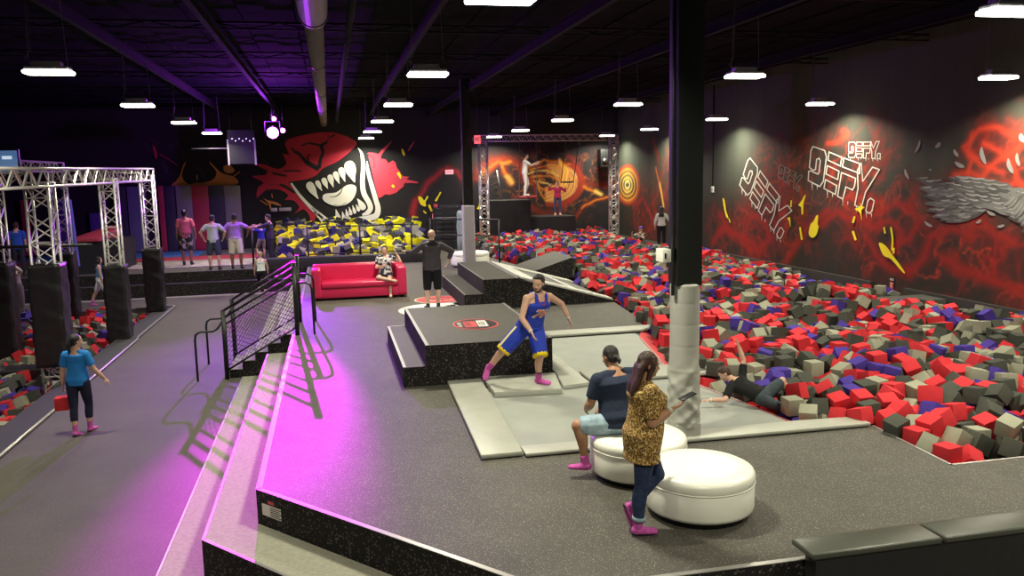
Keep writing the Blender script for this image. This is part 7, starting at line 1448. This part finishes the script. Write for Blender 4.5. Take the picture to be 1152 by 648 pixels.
# 1 woman with phone ------------------------------------------------
leop = mat('leopard blouse', (.35, .19, .04), .8, .2); nt = leop.node_tree
vo = nt.nodes.new('ShaderNodeTexVoronoi'); vo.inputs['Scale'].default_value = 62; vo.feature = 'F1'; tc = nt.nodes.new('ShaderNodeTexCoord'); nt.links.new(tc.outputs['Object'], vo.inputs['Vector'])
cr = nt.nodes.new('ShaderNodeValToRGB'); cr.color_ramp.interpolation = 'CONSTANT'; e = cr.color_ramp.elements; e[0].color = (.55, .33, .09, 1); e[1].position = .36; e[1].color = (.06, .022, .008, 1)
q_ = e.new(.24); q_.color = (.32, .15, .035, 1); q_ = e.new(.58); q_.color = (.62, .44, .17, 1)
nt.links.new(vo.outputs['Distance'], cr.inputs['Fac']); nt.links.new(cr.outputs['Color'], nt.nodes['Principled BSDF'].inputs['Base Color'])
f1 = Fig('woman in leopard print blouse and dark jeans standing by the ottoman looking at a phone', H=1.57, rz=-PI/2-.05, female=True, fat=1.34, skin='tan', vox=.008, anchor=('foot_r', (2.44, 6.36, PZ+.012)), ground=PZ, pose=dict(
    torso=(.0, .05, 1), ua_r=(.12, -.02, -1), fa_r=(-.16, .80, .42), ha_r=(-.2, .90, .30), pn_r=(-.5, 0, .9), ua_l=(-.12, .12, -1), fa_l=(.10, .45, -.9),
    th_r=(.0, -.08, -1), sh_r=(0, -.10, -1), th_l=(.10, .44, -1), sh_l=(0, -.80, -1), ft_l=(0, .35, -1), ft_r=(.05, 1, 0), look=(.05, 1, -.22), hup=(0, .06, 1)))
sh = f1.shirt(leop, .80, hem=-.2, off=.034, name='blouse', flare=.015, drop=.13); denim = clothm('dark denim', (.026, .040, .095), .3, 25)
f1.legs(denim, 1.86, .010, name='jeans'); f1.feet(M_sock, .010, 'sock', .10, M_sole); f1.hair(mat('dark auburn hair', (.045, .015, .012), .4, .5, noise=.7, nscale=18, bump=.6, bscale=110), 'long')
for a in 'rl':
    d = (f1.J['knee_'+a]-f1.J['ank_'+a]).normalized(); p = f1.J['ank_'+a]+d*.055
    mb = MB(); mb.tube(p, p+d*.035, .058, 18, r2=.058); ch(mb.build('jeans_cuff', clothm('cuff denim', (.25, .32, .38))), f1.root)
w = f1.J['wri_r']; d = f1.J['hand_r']; ch(MB().tube(w-d*.045, w-d*.02, .031, 16).build('bracelet', M_dwh), f1.root)
ph = w+d*.13+V3(.01, -.01, .055); o = MB().obox((0, 0, 0), d*.074, d.cross(V3(0, 0, 1)).normalized()*.036, d.cross(d.cross(V3(0, 0, 1))).normalized()*.005).build('phone', M_blk, bevel=.003, loc=(0, 0, 0)); o.location = ph; tag(o, 'dark smartphone held by the woman in leopard print', 'phone')
# 2 seated man in navy T-shirt --------------------------------------
f2 = Fig('person in navy T-shirt and light denim shorts sitting on the rear ottoman, seen from behind', H=1.64, rz=.30, fat=1.56, skin='mid', vox=.010, anchor=('seat', (2.83, 7.80, PZ+.44)), ground=PZ, pose=dict(
    torso=(.0, .26, 1), hup=(0, .50, 1), sho=(.98, -.1, 0), ua_l=(-.28, .15, -1), fa_l=(.35, .8, -.45), ua_r=(.25, .35, -1), fa_r=(-.3, .9, -.3), th_l=(-.93, .42, -.02), sh_l=(.10, -.22, -1), th_r=(-.25, 1, -.02), sh_r=(.05, .12, -1), ft_l=(-.75, .7, 0), look=(-.1, 1, -.12)))
f2.shirt(clothm('navy shirt', (.020, .028, .055)), .72, hem=-.08, off=.022, flare=.01); f2.legs(clothm('light denim', (.30, .40, .48), .25, 14), .92, .020, name='shorts', loose=.01)
f2.feet(M_sock, .009, 'sock', .08); f2.hair(M_hair, 'short_pony')
# 3 basketball kit ---------------------------------------------------
blue = clothm('royal blue kit', (.022, .045, .40), .1, 8, .6)
f3 = Fig('bearded man in blue and yellow basketball kit numbered 76 lunging on a grey pad', H=1.74, rz=PI, fat=1.12, skin='light', vox=.009, anchor=('foot_l', (2.80, 11.25, PZ+.095)), ground=PZ+.09, pose=dict(
    torso=(-.20, .42, 1), hip=(.95, .25, 0), sho=(.93, .35, 0), ua_r=(.34, .22, -1), fa_r=(-.45, .75, -.8), ha_r=(-.35, .6, -1), pn_r=(-1, .2, 0), ua_l=(-.72, -.45, -.45), fa_l=(-.42, -.1, -.85), pn_l=(.5, 0, -1),
    th_l=(-.05, .50, -1), sh_l=(-.02, -.42, -1), th_r=(.80, -.10, -.86), sh_r=(.42, -.55, -.72), ft_l=(-.85, .8, 0), ft_r=(.3, .5, -.75), look=(.70, .9, -.45), hup=(.02, .12, 1)))
jr = f3.tank(blue, -.06, .014); so = f3.legs(blue, .98, .030, name='shorts', loose=.022, waist=.15)
M_yel = clothm('yellow trim', (.75, .55, .02)); M_maroon = clothm('purple trim', (.22, .03, .14))
for a in 'rl':
    A, B_ = f3.J['hip_'+a], f3.J['knee_'+a]; d = (B_-A).normalized(); p = A+(B_-A)*.93; ch(MB().tube(p, p+d*.05, .110, 24, r2=.108).build('shorts_hem', M_yel), f3.root)
A, B_ = f3.J['hip_r'], f3.J['knee_r']; d = (B_-A).normalized(); out = (f3.hx-d*f3.hx.dot(d)).normalized(); p0 = A+out*.115+d*.05; p1 = B_+out*.108-d*.02; ch(MB().obox((p0+p1)/2, (p1-p0)/2, d.cross(out)*.022, out*.006).build('side_stripe', mat('stripe cream', (.7, .65, .3), .7), bevel=.004), f3.root)
f3.feet(M_sock, .008, 'sock', .11); f3.hair(M_hair, 'short'); f3.beard(M_hair)
bv = BVHTree.FromPolygons([v.co.copy() for v in jr.data.vertices], [tuple(p.vertices) for p in jr.data.polygons])
k3 = f3.k; n0 = f3.J['neck']-f3.root.location; tp = []
for t in range(17):
    a = PI*t/16; p = n0+f3.sx*.060*math.cos(a)*k3-f3.up*(.02+.06*math.sin(a))*k3; h_, _n, _i, _d = bv.ray_cast(p+f3.fwd*.4, -f3.fwd)
    if h_: tp.append(h_+f3.fwd*.004)
if len(tp) > 3: o = MB().path(tp, .009, 6).build('neck_trim', M_maroon); o.parent = f3.root
cc = f3.J['pel']+f3.up*.27*f3.k+f3.fwd*.16
cc = cc+f3.sx*.012; MM = frame(cc, -f3.sx if (-f3.sx).x > 0 else f3.sx, f3.up)
if (MM.to_3x3() @ V3(0, 0, 1)).dot(f3.fwd) < 0: MM = frame(cc, f3.sx, f3.up)
wrap_decal('number_outline', text_mesh('76', .20, bold=.012, shear=.25, sub=3), MM, jr, mat('number white', (.75, .72, .68), .6), f3.root, .004)
wrap_decal('number', text_mesh('76', .20, bold=.001, shear=.25, sub=3), MM, jr, mat('number orange', (.75, .13, .02), .6), f3.root, .008)
for a, s_ in (('r', .03), ('l', .03)):
    w = f3.J['wri_'+a]; d = (f3.J['wri_'+a]-f3.J['elb_'+a]).normalized(); ch(MB().tube(w-d*.03, w-d*.008, .031, 16).build('wristband', M_dwh), f3.root)
d = (f3.J['knee_l']-f3.J['ank_l']).normalized(); p = f3.J['ank_l']+d*.12; ch(MB().tube(p, p+d*.015, .052, 18).build('ankle_band', M_blk), f3.root)
# 4 person in foam ---------------------------------------------------
f4 = Fig('person in black T-shirt lying on the rim of the foam pit reaching out', H=1.42, rz=0, fat=1.0, skin='light', vox=.010, anchor=('pel', (lq.x+.12, lq.y+.12, lq.z-.02)), ground=.86, pose=dict(
    torso=(-.55, .72, .34), hip=(.75, .62, .15), sho=(.75, .62, .30), ua_r=(.25, .35, .85), fa_r=(-.25, .2, .95), ua_l=(-.6, -.55, -.55), fa_l=(-.92, .25, -.02), ha_l=(-.95, .3, -.02), pn_l=(0, 0, -1),
    th_r=(.85, .30, .42), sh_r=(.55, -.1, -.9), th_l=(.75, -.1, -.35), sh_l=(.6, -.2, -.8), ft_r=(.5, 0, .8), ft_l=(.5, 0, .8), look=(-.75, .25, -.5), hup=(-.6, .35, .65)))
f4.shirt(clothm('black shirt', (.012, .012, .013)), .75, hem=-.05, off=.018); f4.legs(clothm('slate shorts', (.05, .065, .08), .2), .9, .018, name='shorts'); f4.feet(mat('dark sock', (.03, .03, .035), .8), .008); f4.hair(M_hairb, 'short')
w = f4.J['wri_l']; d = (f4.J['wri_l']-f4.J['elb_l']).normalized(); ch(MB().tube(w-d*.03, w-d*.005, .031, 16).build('wristband', M_dwh), f4.root)
# 5 hoodie man ---------------------------------------------------------
char = clothm('charcoal hoodie', (.075, .065, .08), .1, 6)
f5 = Fig('bald man in charcoal hoodie and black shorts seen from behind with elbows out', H=1.84, rz=.0, fat=1.10, skin='pale', vox=.012, anchor=('foot_l', (2.12, 19.1, PZ)), ground=PZ, pose=dict(
    torso=(.02, -.02, 1), ua_l=(-.85, .15, -.55), fa_l=(-.55, .80, .05), ua_r=(.85, -.1, -.48), fa_r=(-.35, .15, -.95), th_l=(-.04, .02, -1), th_r=(.06, .03, -1), look=(.15, 1, -.1), ft_l=(-.2, 1, 0), ft_r=(.1, 1, 0)))
f5.shirt(char, 1.72, hem=-.12, off=.030, name='hoodie', flare=.02); k = f5.k
mb = MB(); n_ = f5.J['neck']; mb.ell(n_-f5.fwd*.07+V3(0, 0, -.03), (.13, .06, .11)); loft(mb, [(n_+V3(0, 0, .0), V3(0, 0, 1), V3(1, 0, 0), .12, .10), (n_+V3(0, 0, .06), V3(0, 0, 1), V3(1, 0, 0), .085, .08)]); solid(mb, 'hood', mat('hood black', (.02, .018, .025), .9), f5.root, .012, 2)
f5.legs(clothm('black shorts', (.012, .012, .016)), 1.05, .022, name='shorts', loose=.012); f5.feet(mat('sandal black', (.03, .03, .03), .7), .006, 'shoe', .02, M_sole)
# 6 couch person -------------------------------------------------------
f6 = Fig('person in patterned top sitting cross legged at right end of the red sofa', H=1.66, rz=PI-.05, female=True, fat=1.1, skin='pale', vox=.012, anchor=('seat', (1.32, 21.62, PZ+.45)), ground=PZ, pose=dict(
    torso=(0, -.12, 1), ua_r=(.25, .35, -1), fa_r=(-.55, .75, .25), ua_l=(-.75, .35, -.35), fa_l=(.40, .05, .95), th_r=(.25, .95, .02), sh_r=(-.80, .35, -.15), th_l=(-.02, 1, -.05), sh_l=(0, .12, -1), ft_r=(-.4, .9, 0), ft_l=(0, 1, -.1), look=(.15, .9, -.45), hup=(0, .12, 1)))
pat = mat('patterned top', (.55, .53, .55), .8, .2); nt = pat.node_tree; wv = nt.nodes.new('ShaderNodeTexNoise'); wv.inputs['Scale'].default_value = 14; tc = nt.nodes.new('ShaderNodeTexCoord'); nt.links.new(tc.outputs['Object'], wv.inputs['Vector']); cr = nt.nodes.new('ShaderNodeValToRGB'); cr.color_ramp.interpolation = 'CONSTANT'; cr.color_ramp.elements[0].color = (.6, .58, .6, 1); cr.color_ramp.elements[1].position = .53; cr.color_ramp.elements[1].color = (.04, .035, .07, 1); nt.links.new(wv.outputs['Fac'], cr.inputs['Fac']); nt.links.new(cr.outputs['Color'], nt.nodes['Principled BSDF'].inputs['Base Color'])
f6.shirt(pat, .6, hem=.0, off=.018); f6.legs(clothm('dark shorts', (.02, .015, .03)), .7, .018, name='shorts'); f6.hair(M_hairb, 'bun')
# 7 woman with cube ----------------------------------------------------
f7 = Fig('woman in bright blue T-shirt and navy trousers walking away with a red foam cube', H=1.58, rz=-.15, female=True, fat=1.05, skin='light', vox=.010, anchor=('foot_l', (-4.02, 13.55, 0)), ground=0, pose=dict(
    torso=(0, .03, 1), ua_l=(-.28, -.02, -1), fa_l=(-.10, .1, -1), ua_r=(.42, .0, -1), fa_r=(.62, .35, -.9), th_l=(.06, -.16, -1), sh_l=(.10, -.25, -1), th_r=(.0, .28, -1), sh_r=(-.02, -.02, -1), ft_l=(.1, 1, -.25), look=(.75, .7, 0)))
f7.shirt(clothm('bright blue shirt', (.025, .20, .58)), .72, hem=-.1, off=.018); f7.legs(clothm('navy leggings', (.018, .018, .045)), 1.55, .010); f7.feet(M_sock, .009, 'sock', .24, M_sole); f7.hair(M_hair, 'pony')
p = f7.J['wri_l']+f7.J['hand_l']*.18; put_cube((p.x-.02, p.y, p.z-.125, np.array(Matrix.Rotation(.12, 3, 'Z'))), 'red', 'red foam cube carried in the left hand of the woman in blue', None)
# 8 walking girl ---------------------------------------------------------
f8 = Fig('girl in blue tank top and white shorts walking past the truss posts', H=1.60, rz=-PI/2+.25, female=True, skin='light', vox=.013, anchor=('foot_l', (-7.55, 28.2, 0)), ground=0, pose=dict(
    ua_r=(.1, .1, -1), fa_r=(0, .25, -1), ua_l=(-.1, -.25, -1), th_l=(0, -.38, -1), sh_l=(0, -.45, -1), th_r=(0, .42, -1), sh_r=(0, .15, -1), look=(0, 1, .0)))
f8.tank(clothm('teal tank', (.08, .22, .38)), 0); f8.legs(clothm('white shorts', (.6, .58, .62)), .85, .02, name='shorts'); f8.hair(M_hair, 'long'); f8.feet(M_sock, .008)
# 9 raised arms ----------------------------------------------------------
f9 = Fig('person in pale long sleeved top with both hands raised beside the first post', H=1.66, rz=PI, skin='light', vox=.013, anchor=('foot_r', (tuple(at(27, 352, z=0))[0], 26.6, 0)), ground=0, female=True, pose=dict(
    ua_r=(.5, .3, .25), fa_r=(.1, .1, 1), ua_l=(-.2, .6, .1), fa_l=(.75, .1, .7), look=(.2, 1, .1)))
f9.shirt(clothm('cream top', (.55, .48, .42)), 1.9, hem=.05, off=.014); f9.legs(clothm('grey trousers', (.22, .21, .18)), 1.9, .02, loose=.012); f9.hair(M_hair, 'short'); f9.feet(M_sock, .008)
# 10 blue shirt far -----------------------------------------------------
q = at(26, 295, y=30.6)
f10 = Fig('man in royal blue shirt standing on the stage behind the truss posts', H=1.8, rz=.1, skin='light', vox=.016, anchor=('foot_r', (q.x, 30.6, PZ)), ground=PZ)
f10.shirt(clothm('royal shirt', (.03, .10, .45)), .7, hem=-.1, off=.02); f10.legs(clothm('dark trousers', (.03, .03, .04)), 1.9, .015); f10.hair(M_hairb, 'short'); f10.feet(M_sole, .01, 'shoe', .02)
# 11-13 three men --------------------------------------------------------
def man(px, py, y, lab, H, rz, pose, skin='light', fat=1.0, **k):
    q = at(px, py, y=y); return Fig(lab, H=H, rz=rz, skin=skin, fat=fat, vox=.014, anchor=('foot_l', (q.x-.1, y, PZ+k.get('dz', 0))), ground=PZ, pose=pose)
f11 = man(210, 290, 31.6, 'man in salmon pink T-shirt and patterned black shorts on the stage, leftmost of three', 1.98, 0, dict(ua_l=(-.28, .0, -1), ua_r=(.3, -.05, -1), fa_r=(.1, .1, -1), th_r=(.05, .05, -1)), 'brown', dz=.045)
f11.shirt(clothm('salmon shirt', (.50, .13, .13)), .7, hem=-.15, off=.022); f11.legs(mat('patterned shorts', (.03, .03, .03), .8), .98, .028, name='shorts', loose=.01); f11.hair(M_hair, 'short'); f11.feet(M_sole, .006, 'shoe', .02)
nt = mat('patterned shorts', (0, 0, 0)).node_tree; wv = nt.nodes.new('ShaderNodeTexNoise'); wv.inputs['Scale'].default_value = 7; tc = nt.nodes.new('ShaderNodeTexCoord'); nt.links.new(tc.outputs['Object'], wv.inputs['Vector']); cr = nt.nodes.new('ShaderNodeValToRGB'); cr.color_ramp.interpolation = 'CONSTANT'; cr.color_ramp.elements[0].color = (.02, .02, .02, 1); cr.color_ramp.elements[1].position = .56; cr.color_ramp.elements[1].color = (.3, .28, .2, 1); nt.links.new(wv.outputs['Fac'], cr.inputs['Fac']); nt.links.new(cr.outputs['Color'], nt.nodes['Principled BSDF'].inputs['Base Color'])
akimbo = dict(ua_l=(-.75, -.1, -.75), fa_l=(.35, .45, -.85), ua_r=(.75, -.1, -.75), fa_r=(-.35, .45, -.85), th_l=(-.1, 0, -1), th_r=(.1, 0, -1), look=(.1, 1, -.1))
f12 = man(240, 296, 29.95, 'man in light grey T-shirt, navy shorts and cap on the stage, middle of three', 1.88, 0, akimbo)
f12.shirt(clothm('light grey shirt', (.42, .46, .46)), .7, hem=-.08, off=.022); f12.legs(clothm('navy shorts', (.05, .055, .10)), .98, .026, name='shorts', loose=.008); f12.hair(mat('cap dark', (.02, .02, .03), .8), 'cap', 'cap'); f12.feet(M_sole, .006, 'shoe', .02)
f13 = man(265, 295, 30.0, 'man in lilac T-shirt and white shorts with hands on hips, rightmost of three on stage', 1.90, -.1, dict(akimbo, ua_r=(.95, -.05, -.45)), 'brown', 1.05)
f13.shirt(clothm('lilac shirt', (.34, .18, .55)), .75, hem=0, off=.024); f13.legs(clothm('cream shorts', (.62, .55, .50)), .98, .03, name='shorts', loose=.01); f13.hair(M_hair, 'short'); f13.feet(M_sole, .006, 'shoe', .02)
# 14 dark clothes arms out -------------------------------------------------
q = at(309, 287, y=31.2)
f14 = Fig('man in dark shirt and trousers reaching forward beside the yellow foam pit', H=1.82, rz=PI/2-.2, skin='light', vox=.014, anchor=('foot_r', (q.x-.05, 31.0, PZ)), ground=PZ, pose=dict(torso=(0, .06, 1), ua_r=(.1, .85, -.25), fa_r=(0, 1, .12), ua_l=(0, .9, -.3), fa_l=(0, 1, .05), look=(0, 1, -.3), th_r=(.05, 0, -1)))
f14.shirt(clothm('dusk shirt', (.045, .035, .06)), 1.3, hem=-.1, off=.02); f14.legs(clothm('dusk trousers', (.035, .03, .045)), 1.95, .018); f14.hair(M_hair, 'short'); f14.feet(M_sole, .01, 'shoe', .02)
q = at(300, 285, y=31.6)
f16 = Fig('child in deep blue top jumping in front of the man in dark clothes', H=1.30, rz=.6, skin='light', vox=.014, anchor=('foot_r', (q.x-.1, 31.8, PZ+.15)), ground=PZ, pose=dict(ua_r=(.8, .2, .3), fa_r=(.6, .2, .4), ua_l=(-.8, 0, .2), fa_l=(-.7, .2, .2), th_l=(-.35, .2, -1), sh_l=(-.1, -.4, -1)))
f16.shirt(clothm('deep blue top', (.03, .04, .30)), .7, hem=-.05); f16.legs(clothm('khaki bottoms', (.2, .16, .12)), .9, .02, name='shorts'); f16.hair(M_hairb, 'short'); f16.feet(M_sock, .006)
# 15 child with curly hair behind the stairs ---------------------------------
q = at(297, 320, y=28.3)
f15 = Fig('child with curly fair hair in a white vest climbing the stage steps', H=1.42, rz=.15, skin='pale', vox=.013, anchor=('foot_r', (q.x, 28.6, .03)), ground=0, pose=dict(torso=(0, .12, 1), th_l=(0, .6, -.8), sh_l=(0, -.1, -1), ua_r=(.3, .4, -1), ua_l=(-.2, .5, -1)))
f15.tank(clothm('white vest', (.7, .72, .75)), .05); f15.legs(clothm('black bottoms', (.015, .013, .02)), 1.6, .012); f15.hair(mat('fair hair', (.42, .28, .16), .6, noise=.4, nscale=40), 'curly'); f15.feet(M_sock, .006)
# 17, 18 trapeze --------------------------------------------------------------
q = at(592, 221, y=34.25)
f17 = Fig('person in white top and white trousers standing on the red trapeze bar', H=1.80, rz=-PI/2-.2, skin='light', vox=.015, anchor=('foot_r', (q.x-.05, 34.3, q.z+.02)), ground=q.z, pose=dict(torso=(0, .06, 1), ua_r=(0, .75, -.5), fa_r=(0, .9, .4), ua_l=(0, .6, -.6), fa_l=(0, .9, .3), th_r=(0, .1, -1), sh_r=(0, -.15, -1), th_l=(0, .3, -1), sh_l=(0, -.3, -1), look=(0, 1, 0)))
f17.shirt(clothm('white top', (.66, .62, .58)), .8, hem=-.1, off=.02); f17.legs(clothm('white trousers', (.62, .57, .54)), 1.9, .012); f17.hair(M_hair, 'short'); f17.feet(M_dwh, .008, 'shoe', .03)
q = at(627, 206, y=34.8)
f18 = Fig('person in red jacket and dark jeans swinging on the trapeze in the gate', H=1.46, rz=PI-.1, skin='light', vox=.014, anchor=('head', (q.x, 34.8, q.z-.02)), ground=q.z-1.5, pose=dict(ua_r=(.85, .1, -.25), fa_r=(-.2, .5, .8), ua_l=(-.5, .1, -.4), fa_l=(.1, .5, .9), th_r=(.08, 0, -1), th_l=(-.08, 0, -1), look=(.2, 1, -.1)))
f18.shirt(clothm('red jacket', (.42, .03, .09)), 1.8, hem=-.12, off=.025, name='jacket'); f18.legs(clothm('slate jeans', (.05, .06, .12)), 1.85, .014); f18.hair(M_hair, 'short'); f18.feet(mat('peach sock', (.6, .35, .25), .8), .01)
# 19 pair at the right wall, 20 standing girl --------------------------------------
q = at(722, 262, x=12.9)
f19 = Fig('person in spotted top and purple headband sitting on the pit ledge with legs stretched out', H=1.6, rz=2.3, female=True, skin='light', vox=.015, anchor=('pel', (12.05, 31.3, .97)), ground=.86, pose=dict(
    torso=(0, -.25, 1), ua_r=(.4, .7, -.5), fa_r=(-.3, .7, .9), ua_l=(-.3, .7, -.6), fa_l=(.6, .5, .6), th_r=(.1, 1, .1), sh_r=(.1, 1, -.15), th_l=(-.15, 1, .25), sh_l=(0, .8, -.45), ft_r=(0, .3, 1), ft_l=(0, .6, .7), look=(0, 1, -.2)))
spot_m = mat('spotted top', (.5, .5, .48), .8); nt = spot_m.node_tree; wv = nt.nodes.new('ShaderNodeTexVoronoi'); wv.inputs['Scale'].default_value = 16; tc = nt.nodes.new('ShaderNodeTexCoord'); nt.links.new(tc.outputs['Object'], wv.inputs['Vector']); cr = nt.nodes.new('ShaderNodeValToRGB'); cr.color_ramp.interpolation = 'CONSTANT'; cr.color_ramp.elements[0].color = (.55, .53, .5, 1); cr.color_ramp.elements[1].position = .38; cr.color_ramp.elements[1].color = (.015, .015, .015, 1); nt.links.new(wv.outputs['Distance'], cr.inputs['Fac']); nt.links.new(cr.outputs['Color'], nt.nodes['Principled BSDF'].inputs['Base Color'])
f19.shirt(spot_m, .8, hem=-.05, off=.02); f19.legs(clothm('dark leggings', (.04, .038, .04)), 1.9, .014); f19.hair(mat('purple band', (.10, .05, .35), .7), 'cap', 'hat'); f19.feet(M_dwh, .01)
q = at(746, 282, x=12.6)
f20 = Fig('girl in white top and black trousers standing at the pit edge near right wall', H=1.62, rz=-.35, female=True, skin='light', vox=.015, anchor=('foot_r', (tuple(at(747, 279, z=.86))[0], tuple(at(747, 279, z=.86))[1], .86)), ground=.86, pose=dict(ua_l=(-.35, .05, -1), ua_r=(.5, -.1, -.7), fa_r=(.7, .5, .2), look=(.1, 1, 0)))
f20.shirt(clothm('white blouse', (.55, .54, .5)), 1.6, hem=-.05, off=.018); f20.legs(clothm('black trousers', (.012, .012, .014)), 1.9, .012); f20.hair(M_hair, 'long'); f20.feet(M_dwh, .01, 'shoe', .03)
